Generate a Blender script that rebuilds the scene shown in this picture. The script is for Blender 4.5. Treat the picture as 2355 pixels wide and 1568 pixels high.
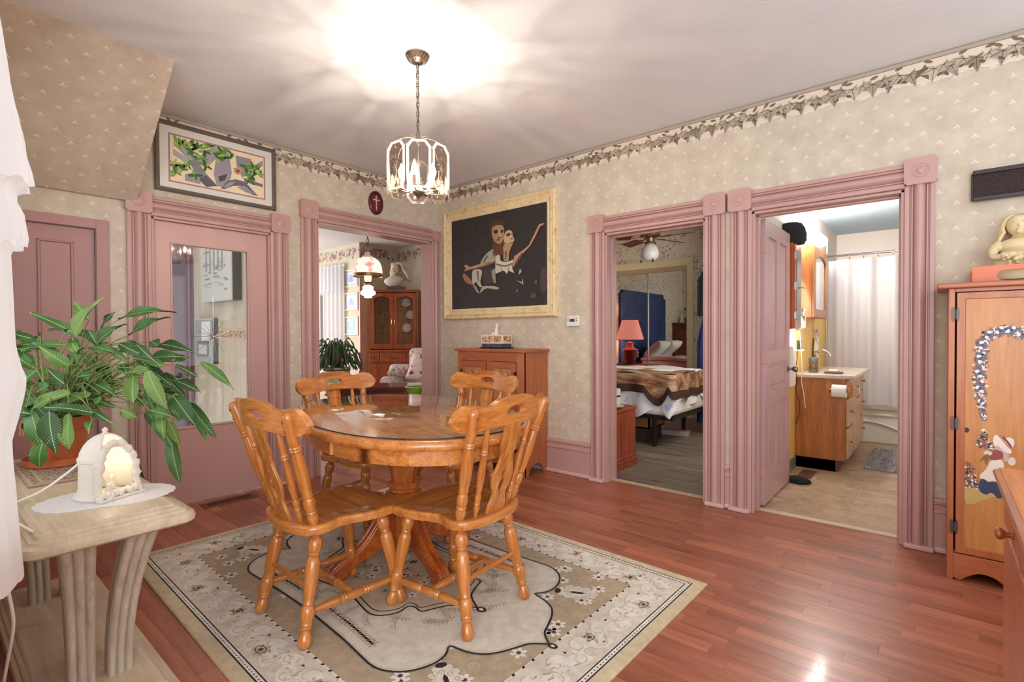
import bpy, bmesh, math, random
from mathutils import Vector, Matrix, Euler
from math import sin, cos, pi, radians, sqrt

random.seed(7)
for o in list(bpy.data.objects):
    bpy.data.objects.remove(o)
SC = bpy.context.scene
COL = SC.collection

# ------------------------------------------------------------------ camera
CAM = Vector((4.10, -3.648, 1.22))
YAW, PITCH, ROLL = radians(40.09), radians(0.82), radians(-0.25)
_f = Vector((-sin(YAW) * cos(PITCH), cos(YAW) * cos(PITCH), -sin(PITCH)))
_r = _f.cross(Vector((0, 0, 1))).normalized()
_u = _r.cross(_f)
_a = cos(ROLL) * _r + sin(ROLL) * _u
_b = -sin(ROLL) * _r + cos(ROLL) * _u
cd = bpy.data.cameras.new('camera')
cam = bpy.data.objects.new('camera', cd)
COL.objects.link(cam)
m = Matrix((_a, _b, -_f)).transposed().to_4x4()
m.translation = CAM
cam.matrix_world = m
cd.sensor_width = 36.0
cd.lens = 36.0 * 1166.9 / 2355.0
cd.clip_start = 0.02
SC.camera = cam

# ------------------------------------------------------------------ world, lights, exposure
W = bpy.data.worlds.new('world')
SC.world = W
W.use_nodes = True
W.node_tree.nodes['Background'].inputs[0].default_value = (0.985, 0.985, 0.99, 1)
W.node_tree.nodes['Background'].inputs[1].default_value = 1.16
vs = SC.view_settings
vs.view_transform = 'Standard'
vs.look = 'None'
vs.gamma = 1.0
vs.use_curve_mapping = False
vs.exposure = 0.36
SC.cycles.use_denoising = True
SC.cycles.max_bounces = 10
SC.cycles.diffuse_bounces = 5
SC.cycles.glossy_bounces = 5
SC.cycles.transparent_max_bounces = 24
SC.cycles.sample_clamp_indirect = 6.0
SC.cycles.caustics_reflective = False
SC.cycles.caustics_refractive = False


def area_light(name, loc, target, sx, sy, power, col=(1, 1, 1)):
    d = bpy.data.lights.new(name, 'AREA')
    d.shape = 'RECTANGLE'
    d.size, d.size_y = sx, sy
    d.energy = power
    d.color = col
    o = bpy.data.objects.new(name, d)
    COL.objects.link(o)
    o.location = loc
    o.rotation_euler = (Vector(target) - Vector(loc)).to_track_quat('-Z', 'Y').to_euler()
    return o


def point_light(name, loc, power, col=(1, 1, 1), rad=0.02, parent=None):
    d = bpy.data.lights.new(name, 'POINT')
    d.energy = power
    d.color = col
    d.shadow_soft_size = rad
    o = bpy.data.objects.new(name, d)
    COL.objects.link(o)
    o.location = loc
    if parent:
        o.parent = parent
    return o


# unseen fill lights added to brighten the dining room, bedroom and living room
area_light('fill_light_rear', (5.0, -4.9, 1.5), (1.6, -1.2, 1.7), 2.4, 1.8, 70, (0.97, 0.985, 1.0))
area_light('fill_light_bedroom', (2.86, 1.25, 1.65), (1.2, 2.3, 0.9), 1.0, 1.2, 26, (1.0, 0.95, 0.88))
area_light('fill_light_living', (-4.9, -0.6, 1.6), (-2.2, 0.8, 1.2), 1.6, 1.5, 55, (1.0, 0.97, 0.93))

H = 2.76          # ceiling
CHAND_W = 5.5    # watts per chandelier bulb
BATH_W = 15.0
WY = 0.02         # right wall plane (y)
WX = -0.01        # left wall plane (x)


# ------------------------------------------------------------------ colour helpers
def lin(c):
    c = c / 255.0
    return c / 12.92 if c <= 0.04045 else ((c + 0.055) / 1.055) ** 2.4


def RGB(r, g, b):
    return (lin(r), lin(g), lin(b), 1.0)


# ------------------------------------------------------------------ materials
MATS = {}


class NT:
    def __init__(s, name):
        s.m = bpy.data.materials.new(name)
        s.m.use_nodes = True
        s.t = s.m.node_tree
        s.n = s.t.nodes
        s.b = s.n['Principled BSDF']
        s.out = s.n['Material Output']

    def new(s, typ, **kw):
        k = s.n.new(typ)
        for a, v in kw.items():
            setattr(k, a, v)
        return k

    def link(s, a, b):
        s.t.links.new(a, b)

    def val(s, sock, v):
        if hasattr(v, 'is_output') or hasattr(v, 'links'):
            s.link(v, sock)
        else:
            sock.default_value = v

    def math(s, op, a, b=None, c=None):
        k = s.new('ShaderNodeMath', operation=op)
        s.val(k.inputs[0], a)
        if b is not None:
            s.val(k.inputs[1], b)
        if c is not None:
            s.val(k.inputs[2], c)
        return k.outputs[0]

    def mix(s, f, a, b, mode='MIX'):
        k = s.new('ShaderNodeMix', data_type='RGBA', blend_type=mode)
        s.val(k.inputs[0], f)
        s.val(k.inputs[6], a)
        s.val(k.inputs[7], b)
        return k.outputs[2]

    def coord(s, kind='Object', scale=(1, 1, 1), rot=(0, 0, 0), loc=(0, 0, 0)):
        tc = s.new('ShaderNodeTexCoord')
        mp = s.new('ShaderNodeMapping')
        mp.inputs['Scale'].default_value = scale
        mp.inputs['Rotation'].default_value = rot
        mp.inputs['Location'].default_value = loc
        s.link(tc.outputs[kind], mp.inputs[0])
        return mp.outputs[0]

    def noise(s, vec, scale=5, detail=3, rough=0.5, dist=0.0):
        k = s.new('ShaderNodeTexNoise')
        s.link(vec, k.inputs['Vector'])
        k.inputs['Scale'].default_value = scale
        k.inputs['Detail'].default_value = detail
        k.inputs['Roughness'].default_value = rough
        k.inputs['Distortion'].default_value = dist
        return k.outputs[0]

    def ramp(s, fac, stops):
        k = s.new('ShaderNodeValToRGB')
        s.link(fac, k.inputs[0])
        e = k.color_ramp.elements
        while len(e) < len(stops):
            e.new(0.5)
        for i, (p, c) in enumerate(stops):
            e[i].position = p
            e[i].color = c
        return k.outputs[0]

    def bump(s, h, strength=0.2, dist=0.01):
        k = s.new('ShaderNodeBump')
        k.inputs['Strength'].default_value = strength
        k.inputs['Distance'].default_value = dist
        s.link(h, k.inputs['Height'])
        s.link(k.outputs[0], s.b.inputs['Normal'])

    def set(s, **kw):
        for k, v in kw.items():
            s.b.inputs[k.replace('_', ' ')].default_value = v


def mat(name, col, rough=0.5, metal=0.0, var=0.0, vscale=8.0, bump=0.0, bscale=60.0, emit=0.0, ecol=None, spec=None,
        coat=0.0, trans=0.0, sss=0.0, alpha=1.0):
    if name in MATS:
        return MATS[name]
    t = NT(name)
    t.set(Base_Color=col, Roughness=rough, Metallic=metal)
    if spec is not None:
        t.b.inputs['Specular IOR Level'].default_value = spec
    if coat:
        t.b.inputs['Coat Weight'].default_value = coat
        t.b.inputs['Coat Roughness'].default_value = 0.08
    if trans:
        t.b.inputs['Transmission Weight'].default_value = trans
    if alpha < 1:
        t.b.inputs['Alpha'].default_value = alpha
    if emit:
        t.b.inputs['Emission Color'].default_value = ecol or col
        t.b.inputs['Emission Strength'].default_value = emit
    if var or bump:
        v = t.coord()
        if var:
            n = t.noise(v, vscale, 4)
            lo = tuple(x * (1 - var) for x in col[:3]) + (1,)
            hi = tuple(min(1, x * (1 + var)) for x in col[:3]) + (1,)
            t.link(t.ramp(n, [(0.3, lo), (0.7, hi)]), t.b.inputs['Base Color'])
        if bump:
            t.bump(t.noise(v, bscale, 3), bump, 0.01)
    MATS[name] = t.m
    return t.m


def wood(name, dark, light, axis='x', scale=1.0, rough=0.35, coat=0.0, rand=0.0, streak=1.0, bump=0.05):
    if name in MATS:
        return MATS[name]
    t = NT(name)
    st = {'x': (1.2, 14, 14), 'y': (14, 1.2, 14), 'z': (14, 14, 1.2)}[axis]
    v = t.coord('Object', tuple(k * scale for k in st))
    if rand:
        oi = t.new('ShaderNodeObjectInfo')
        add = t.new('ShaderNodeVectorMath', operation='ADD')
        sc = t.new('ShaderNodeVectorMath', operation='SCALE')
        t.link(oi.outputs['Random'], sc.inputs[0])
        sc.inputs['Scale'].default_value = 37.0
        t.link(v, add.inputs[0])
        t.link(sc.outputs[0], add.inputs[1])
        v = add.outputs[0]
    n1 = t.noise(v, 1.0, 5, 0.6, 0.6)
    n2 = t.noise(v, 5.5 * streak, 3, 0.6, 0.2)
    mx = t.math('ADD', t.math('MULTIPLY', n1, 0.65), t.math('MULTIPLY', n2, 0.35))
    c = t.ramp(mx, [(0.36, dark), (0.62, light)])
    if rand:
        f = t.math('ADD', t.math('MULTIPLY', oi.outputs['Random'], rand), 1.0 - rand * 0.5)
        hs = t.new('ShaderNodeHueSaturation')
        t.link(f, hs.inputs['Value'])
        t.link(c, hs.inputs['Color'])
        c = hs.outputs[0]
    t.link(c, t.b.inputs['Base Color'])
    t.set(Roughness=rough)
    if coat:
        t.b.inputs['Coat Weight'].default_value = coat
        t.b.inputs['Coat Roughness'].default_value = 0.1
    if bump:
        t.bump(n2, bump, 0.004)
    MATS[name] = t.m
    return t.m


def painted(name='print', rough=0.6, bump=0.0, bscale=200.0, mottle=0.0, mscale=20.0):
    """flat colours carried by the mesh (paint, print, woven pattern)"""
    if name in MATS:
        return MATS[name]
    t = NT(name)
    ca = t.new('ShaderNodeVertexColor', layer_name='Col')
    c = ca.outputs[0]
    v = t.coord()
    if mottle:
        n = t.noise(v, mscale, 4)
        k = t.ramp(n, [(0.3, (1 - mottle,) * 3 + (1,)), (0.7, (1 + mottle * 0.4,) * 3 + (1,))])
        c = t.mix(1.0, c, k, 'MULTIPLY')
    t.link(c, t.b.inputs['Base Color'])
    t.set(Roughness=rough)
    if bump:
        t.bump(t.noise(v, bscale, 2), bump, 0.006)
    MATS[name] = t.m
    return t.m


def glass_mat(name, tint=(1, 1, 1, 1), refl=1.0, rough=0.02):
    """thin clear pane: see-through with a fresnel reflection"""
    if name in MATS:
        return MATS[name]
    t = NT(name)
    tr = t.new('ShaderNodeBsdfTransparent')
    tr.inputs[0].default_value = tint
    gl = t.new('ShaderNodeBsdfGlossy')
    gl.inputs['Roughness'].default_value = rough
    gl.inputs[0].default_value = (1, 1, 1, 1)
    fr = t.new('ShaderNodeFresnel')
    fr.inputs[0].default_value = 1.5
    mx = t.new('ShaderNodeMixShader')
    ge = t.new('ShaderNodeNewGeometry')
    t.link(t.math('MULTIPLY', t.math('MULTIPLY', fr.outputs[0], refl), t.math('SUBTRACT', 1.0, ge.outputs['Backfacing'])), mx.inputs[0])
    t.link(tr.outputs[0], mx.inputs[1])
    t.link(gl.outputs[0], mx.inputs[2])
    t.link(mx.outputs[0], t.out.inputs[0])
    MATS[name] = t.m
    return t.m


def sheer(name, col, opac=0.8, trans=0.5):
    """woven cloth that lets some light through"""
    if name in MATS:
        return MATS[name]
    t = NT(name)
    d = t.new('ShaderNodeBsdfDiffuse')
    d.inputs[0].default_value = col
    l = t.new('ShaderNodeBsdfTranslucent')
    l.inputs[0].default_value = col
    m1 = t.new('ShaderNodeMixShader')
    m1.inputs[0].default_value = trans
    t.link(d.outputs[0], m1.inputs[1])
    t.link(l.outputs[0], m1.inputs[2])
    tr = t.new('ShaderNodeBsdfTransparent')
    m2 = t.new('ShaderNodeMixShader')
    m2.inputs[0].default_value = opac
    t.link(tr.outputs[0], m2.inputs[1])
    t.link(m1.outputs[0], m2.inputs[2])
    t.link(m2.outputs[0], t.out.inputs[0])
    MATS[name] = t.m
    return t.m


def glow_mat(name, col, strength, tint=(1, 1, 1, 1)):
    """lit lamp glass: gives off light and lets the lamp inside shine through"""
    if name in MATS:
        return MATS[name]
    t = NT(name)
    tr = t.new('ShaderNodeBsdfTransparent')
    tr.inputs[0].default_value = tint
    em = t.new('ShaderNodeEmission')
    em.inputs[0].default_value = col
    em.inputs[1].default_value = strength
    ad = t.new('ShaderNodeAddShader')
    t.link(tr.outputs[0], ad.inputs[0])
    t.link(em.outputs[0], ad.inputs[1])
    t.link(ad.outputs[0], t.out.inputs[0])
    MATS[name] = t.m
    return t.m


def wallpaper(name, axis, u0, v0, base1, base2, motif, du=0.143, dv=0.1365, vscale=1.0):
    t = NT(name)
    v = t.coord()
    sx = t.new('ShaderNodeSeparateXYZ')
    t.link(v, sx.inputs[0])
    u = sx.outputs[{'x': 0, 'y': 1}[axis]]
    w = sx.outputs[2]

    def cell(off):
        fu = t.math('SUBTRACT', t.math('FLOORED_MODULO', t.math('ADD', u, -u0 + du / 2 + off * du / 2), du), du / 2)
        fv = t.math('SUBTRACT', t.math('FLOORED_MODULO', t.math('ADD', t.math('MULTIPLY', w, vscale), -v0 + dv / 2 + off * dv / 2), dv), dv / 2)

        def ell(x, y, rx, ry):
            a = t.math('DIVIDE', x, rx)
            b = t.math('DIVIDE', y, ry)
            return t.math('LESS_THAN', t.math('ADD', t.math('MULTIPLY', a, a), t.math('MULTIPLY', b, b)), 1.0)
        au = t.math('ABSOLUTE', fu)
        e1 = ell(fu, t.math('SUBTRACT', fv, 0.0055), 0.0036, 0.0062)
        e2 = ell(t.math('SUBTRACT', au, 0.0085), t.math('ADD', fv, t.math('MULTIPLY', au, 0.45)), 0.0062, 0.0030)
        e3 = ell(fu, t.math('ADD', fv, 0.010), 0.0016, 0.0040)
        return t.math('MAXIMUM', t.math('MAXIMUM', e1, e2), e3)
    k = t.math('MAXIMUM', cell(0), cell(1))
    n = t.noise(v, 9, 5, 0.65)
    c = t.ramp(n, [(0.32, base1), (0.68, base2)])
    t.link(t.mix(t.math('MULTIPLY', k, 0.75), c, motif), t.b.inputs['Base Color'])
    t.set(Roughness=0.62)
    t.b.inputs['Specular IOR Level'].default_value = 0.3
    t.bump(t.math('ADD', k, t.math('MULTIPLY', t.noise(v, 120, 2), 0.15)), 0.25, 0.003)
    MATS[name] = t.m
    return t.m


# ------------------------------------------------------------------ mesh builder
def rotz(a):
    return Matrix.Rotation(a, 4, 'Z')


def MT(loc=(0, 0, 0), rx=0, ry=0, rz=0, s=(1, 1, 1)):
    return Matrix.Translation(loc) @ Euler((rx, ry, rz)).to_matrix().to_4x4() @ Matrix.Diagonal((s[0], s[1], s[2], 1))


def align(p0, p1):
    """matrix taking the local z axis from p0 to p1 (length kept at 1 unit = distance)"""
    p0, p1 = Vector(p0), Vector(p1)
    d = p1 - p0
    q = d.to_track_quat('Z', 'Y')
    return Matrix.Translation(p0) @ q.to_matrix().to_4x4() @ Matrix.Diagonal((1, 1, d.length, 1))


def smoothpoly(pts, n=6, closed=True):
    """Catmull-Rom through the points"""
    P = [Vector(p) for p in pts]
    out = []
    N = len(P)
    rng = range(N) if closed else range(N - 1)
    for i in rng:
        p0 = P[(i - 1) % N] if closed or i > 0 else P[i]
        p1 = P[i]
        p2 = P[(i + 1) % N]
        p3 = P[(i + 2) % N] if closed or i + 2 < N else p2
        for k in range(n):
            s = k / n
            out.append(0.5 * ((2 * p1) + (p2 - p0) * s + (2 * p0 - 5 * p1 + 4 * p2 - p3) * s * s + (3 * p1 - p0 - 3 * p2 + p3) * s ** 3))
    if not closed:
        out.append(P[-1])
    return out


class B:
    def __init__(s, M=None):
        s.bm = bmesh.new()
        s.M = M or Matrix()
        s.cols = {}

    def v(s, p, M=None):
        p = Vector(p)
        if M is not None:
            p = M @ p
        return s.bm.verts.new(s.M @ p)

    def f(s, vs):
        try:
            return s.bm.faces.new(vs)
        except ValueError:
            return None

    def box(s, x0, y0, z0, x1, y1, z1, M=None):
        vs = [s.v(p, M) for p in ((x0, y0, z0), (x1, y0, z0), (x1, y1, z0), (x0, y1, z0), (x0, y0, z1), (x1, y0, z1), (x1, y1, z1), (x0, y1, z1))]
        for q in ((3, 2, 1, 0), (4, 5, 6, 7), (0, 1, 5, 4), (1, 2, 6, 5), (2, 3, 7, 6), (3, 0, 4, 7)):
            s.f([vs[i] for i in q])
        return s

    def prism(s, pts, d0, d1, plane='xz', M=None):
        """extrude a 2-D outline; plane xz -> along y, xy -> along z, yz -> along x"""
        def P(p, d):
            if plane == 'xz':
                return (p[0], d, p[1])
            if plane == 'xy':
                return (p[0], p[1], d)
            return (d, p[0], p[1])
        a = [s.v(P(p, d0), M) for p in pts]
        b = [s.v(P(p, d1), M) for p in pts]
        n = len(pts)
        s.f(a)
        s.f(b[::-1])
        for i in range(n):
            s.f([a[i], b[i], b[(i + 1) % n], a[(i + 1) % n]])
        return s

    def lathe(s, prof, seg=20, M=None, a0=0.0, a1=2 * pi):
        full = abs(a1 - a0 - 2 * pi) < 1e-6
        n = seg if full else seg + 1
        rings = []
        for r, z in prof:
            if r < 1e-5:
                rings.append([s.v((0, 0, z), M)])
            else:
                rings.append([s.v((r * cos(a0 + (a1 - a0) * i / seg), r * sin(a0 + (a1 - a0) * i / seg), z), M) for i in range(n)])
        for A, C in zip(rings, rings[1:]):
            for i in range(seg):
                j = (i + 1) % n
                if len(A) == 1 and len(C) == 1:
                    continue
                if len(A) == 1:
                    s.f([A[0], C[j], C[i]])
                elif len(C) == 1:
                    s.f([A[i], A[j], C[0]])
                else:
                    s.f([A[i], A[j], C[j], C[i]])
        if full:
            if len(rings[0]) > 1:
                s.f(rings[0][::-1])
            if len(rings[-1]) > 1:
                s.f(rings[-1])
        return s

    def tube(s, pts, r, seg=8, closed=False, M=None):
        P = [Vector(p) for p in pts]
        n = len(P)
        R = r if isinstance(r, (list, tuple)) else [r] * n
        rings = []
        nrm = None
        for i in range(n):
            if closed:
                d = P[(i + 1) % n] - P[i - 1]
            else:
                d = P[min(i + 1, n - 1)] - P[max(i - 1, 0)]
            d.normalize()
            if nrm is None:
                nrm = d.orthogonal().normalized()
            nrm = (nrm - d * nrm.dot(d))
            if nrm.length < 1e-6:
                nrm = d.orthogonal()
            nrm.normalize()
            bi = d.cross(nrm)
            rings.append([s.v(P[i] + (nrm * cos(2 * pi * k / seg) + bi * sin(2 * pi * k / seg)) * R[i], M) for k in range(seg)])
        m = n if closed else n - 1
        for i in range(m):
            A, C = rings[i], rings[(i + 1) % n]
            for k in range(seg):
                s.f([A[k], A[(k + 1) % seg], C[(k + 1) % seg], C[k]])
        if not closed:
            s.f(rings[0][::-1])
            s.f(rings[-1])
        return s

    def ball(s, c, r, u=14, w=9, sc=(1, 1, 1), M=None):
        c = Vector(c)
        prof = [(max(0.0, r * sin(pi * i / w)), -r * cos(pi * i / w)) for i in range(w + 1)]
        mm = Matrix.Translation(c) @ Matrix.Diagonal((sc[0], sc[1], sc[2], 1))
        return s.lathe(prof, u, (M @ mm) if M is not None else mm)

    def torus(s, R, r, seg=20, rs=6, M=None, a0=0, a1=2 * pi):
        full = abs(a1 - a0 - 2 * pi) < 1e-6
        n = seg if full else seg + 1
        pts = [(R * cos(a0 + (a1 - a0) * i / seg), R * sin(a0 + (a1 - a0) * i / seg), 0) for i in range(n)]
        return s.tube(pts, r, rs, full, M)

    def loft(s, rings, cap=True, closed=True):
        V = [[s.v(p) for p in R] for R in rings]
        n = len(V[0])
        for A, C in zip(V, V[1:]):
            for i in range(n if closed else n - 1):
                s.f([A[i], A[(i + 1) % n], C[(i + 1) % n], C[i]])
        if cap:
            s.f(V[0][::-1])
            s.f(V[-1])
        return s

    def grid(s, fn, nu, nv):
        V = [[s.v(fn(i / nu, j / nv)) for j in range(nv + 1)] for i in range(nu + 1)]
        for i in range(nu):
            for j in range(nv):
                s.f([V[i][j], V[i + 1][j], V[i + 1][j + 1], V[i][j + 1]])
        return s

    def poly(s, pts, col=None, M=None):
        fc = s.f([s.v(p, M) for p in pts])
        if fc is not None and col is not None:
            s.cols[len(s.bm.faces) - 1] = col
        return s

    def build(s, name, material, parent=None, smooth=False, bev=0.0, seg=2, sub=0, weld=False, solid=0.0, norm=True):
        if weld:
            bmesh.ops.remove_doubles(s.bm, verts=s.bm.verts, dist=1e-5)
        if norm and not s.cols:
            bmesh.ops.recalc_face_normals(s.bm, faces=s.bm.faces)
        me = bpy.data.meshes.new(name)
        s.bm.to_mesh(me)
        s.bm.free()
        if s.cols:
            ca = me.color_attributes.new('Col', 'FLOAT_COLOR', 'CORNER')
            for p in me.polygons:
                c = s.cols.get(p.index, (0.5, 0.5, 0.5, 1))
                for li in p.loop_indices:
                    ca.data[li].color = c
        me.materials.append(material)
        if smooth:
            me.shade_smooth()
            if smooth is not True:
                me.set_sharp_from_angle(angle=radians(smooth))
        return obj(name, me, parent, bev, seg, sub, solid)


def obj(name, me, parent=None, bev=0.0, seg=2, sub=0, solid=0.0):
    o = bpy.data.objects.new(name, me)
    COL.objects.link(o)
    if parent is not None:
        o.parent = parent
    if solid:
        k = o.modifiers.new('solid', 'SOLIDIFY')
        k.thickness = solid
        k.offset = 0
    if bev:
        k = o.modifiers.new('bevel', 'BEVEL')
        k.width = bev
        k.segments = seg
        k.limit_method = 'ANGLE'
        k.angle_limit = radians(40)
    if sub:
        k = o.modifiers.new('sub', 'SUBSURF')
        k.levels = sub
        k.render_levels = sub
    return o


def cutout(name, outline, holes, depth, material, parent=None, bevel=0.0, M=None, fn=None):
    """flat board in the xz plane with pierced holes, thickness along y"""
    cu = bpy.data.curves.new(name, 'CURVE')
    cu.dimensions = '2D'
    cu.fill_mode = 'BOTH'
    cu.extrude = depth / 2 - bevel
    cu.bevel_depth = bevel
    cu.bevel_resolution = 1
    cu.offset = -bevel
    for pts in [outline] + holes:
        sp = cu.splines.new('POLY')
        sp.points.add(len(pts) - 1)
        for q, p in zip(sp.points, pts):
            q.co = (p[0], p[1], 0, 1)
        sp.use_cyclic_u = True
    tmp = bpy.data.objects.new('tmp', cu)
    COL.objects.link(tmp)
    dg = bpy.context.evaluated_depsgraph_get()
    me = bpy.data.meshes.new_from_object(tmp.evaluated_get(dg))
    bpy.data.objects.remove(tmp)
    bpy.data.curves.remove(cu)
    R = Matrix(((1, 0, 0, 0), (0, 0, -1, 0), (0, 1, 0, 0), (0, 0, 0, 1)))
    me.transform((M or Matrix()) @ R)
    if fn:
        for v in me.vertices:
            v.co = fn(v.co)
    me.materials.clear()
    me.materials.append(material)
    me.shade_smooth()
    me.set_sharp_from_angle(angle=radians(35))
    me.name = name
    return obj(name, me, parent)


def tag(o, label, cat, group=None, kind=None):
    o['label'] = label
    if cat:
        o['category'] = cat
    if group:
        o['group'] = group
    if kind:
        o['kind'] = kind
    return o


def thing(name, label, cat, loc=(0, 0, 0), rz=0.0, group=None, kind=None):
    o = bpy.data.objects.new(name, None)
    o.empty_display_size = 0.05
    COL.objects.link(o)
    o.location = loc
    o.rotation_euler = (0, 0, rz)
    return tag(o, label, cat, group, kind)


def struct(o, label):
    return tag(o, label, None, None, 'structure')


def copy_tree(o, parent=None):
    c = o.copy()
    COL.objects.link(c)
    c.parent = parent
    for ch in list(o.children):
        copy_tree(ch, c)
    return c


def rect(x0, z0, x1, z1):
    return [(x0, z0), (x1, z0), (x1, z1), (x0, z1)]


def ellipse(cx, cy, rx, ry, n=16, a=0.0):
    return [(cx + rx * cos(2 * pi * i / n) * cos(a) - ry * sin(2 * pi * i / n) * sin(a),
             cy + rx * cos(2 * pi * i / n) * sin(a) + ry * sin(2 * pi * i / n) * cos(a)) for i in range(n)]


class Flat(B):
    """layered flat paint: each colour patch a hair above the one before"""
    def __init__(s, to3d, step=0.00012):
        super().__init__()
        s.to3d, s.step, s.k = to3d, step, 1

    def add(s, pts, col, lift=True):
        if lift:
            s.k += 1
        s.poly([s.to3d(p[0], p[1], s.k * s.step) for p in pts], col)
        return s

    def stroke(s, pts, w, col, closed=False, lift=True):
        P = [Vector((p[0], p[1])) for p in pts]
        n = len(P)
        if lift:
            s.k += 1
        L, R = [], []
        for i in range(n):
            if closed:
                d = P[(i + 1) % n] - P[i - 1]
            else:
                d = P[min(i + 1, n - 1)] - P[max(i - 1, 0)]
            d = d.normalized() if d.length > 1e-9 else Vector((1, 0))
            nn = Vector((-d.y, d.x)) * (w / 2)
            L.append(P[i] + nn)
            R.append(P[i] - nn)
        for i in range(n if closed else n - 1):
            j = (i + 1) % n
            s.poly([s.to3d(q.x, q.y, s.k * s.step) for q in (L[i], R[i], R[j], L[j])], col)
        return s


# shared materials
TRIM = mat('trim_paint', RGB(194, 157, 151), 0.33, var=0.04, vscale=3, bump=0.04, bscale=25)
TRIMD = mat('trim_paint_closet', RGB(178, 136, 134), 0.38, var=0.05, vscale=3, bump=0.04, bscale=25)
WALLP_R = wallpaper('wallpaper_right', 'x', 4.168, 2.058, RGB(198, 187, 168), RGB(216, 206, 188), RGB(244, 241, 235))
WALLP_L = wallpaper('wallpaper_left', 'y', -0.03, 2.058, RGB(198, 187, 168), RGB(216, 206, 188), RGB(244, 241, 235))
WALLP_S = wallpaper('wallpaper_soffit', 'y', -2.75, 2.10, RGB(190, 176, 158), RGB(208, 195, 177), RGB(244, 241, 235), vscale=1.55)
BLACK = mat('black', RGB(18, 17, 17), 0.5)
WHITE = mat('white_paint', RGB(238, 236, 232), 0.5)
CHROME = mat('chrome', RGB(205, 205, 208), 0.15, 1.0)
BRASS = mat('antique_metal', RGB(150, 128, 108), 0.35, 1.0)
DARKMETAL = mat('dark_metal', RGB(60, 50, 44), 0.4, 0.8)
PRINT = painted('print', 0.55)
OAK_X = wood('oak_x', RGB(158, 88, 36), RGB(208, 138, 68), 'x', 1.6, 0.24, 0.5)
OAK_Y = wood('oak_y', RGB(158, 88, 36), RGB(208, 138, 68), 'y', 1.6, 0.24, 0.5)
OAK_Z = wood('oak_z', RGB(158, 88, 36), RGB(208, 138, 68), 'z', 1.6, 0.24, 0.5)
PINE_Z = wood('pine_z', RGB(160, 88, 50), RGB(186, 112, 68), 'z', 0.9, 0.38, 0.15)
PINE_X = wood('pine_x', RGB(156, 82, 48), RGB(182, 106, 66), 'x', 0.9, 0.38, 0.15)
PINE_P = wood('pine_panel', RGB(182, 116, 62), RGB(206, 146, 86), 'z', 0.8, 0.4, 0.1)
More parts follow.
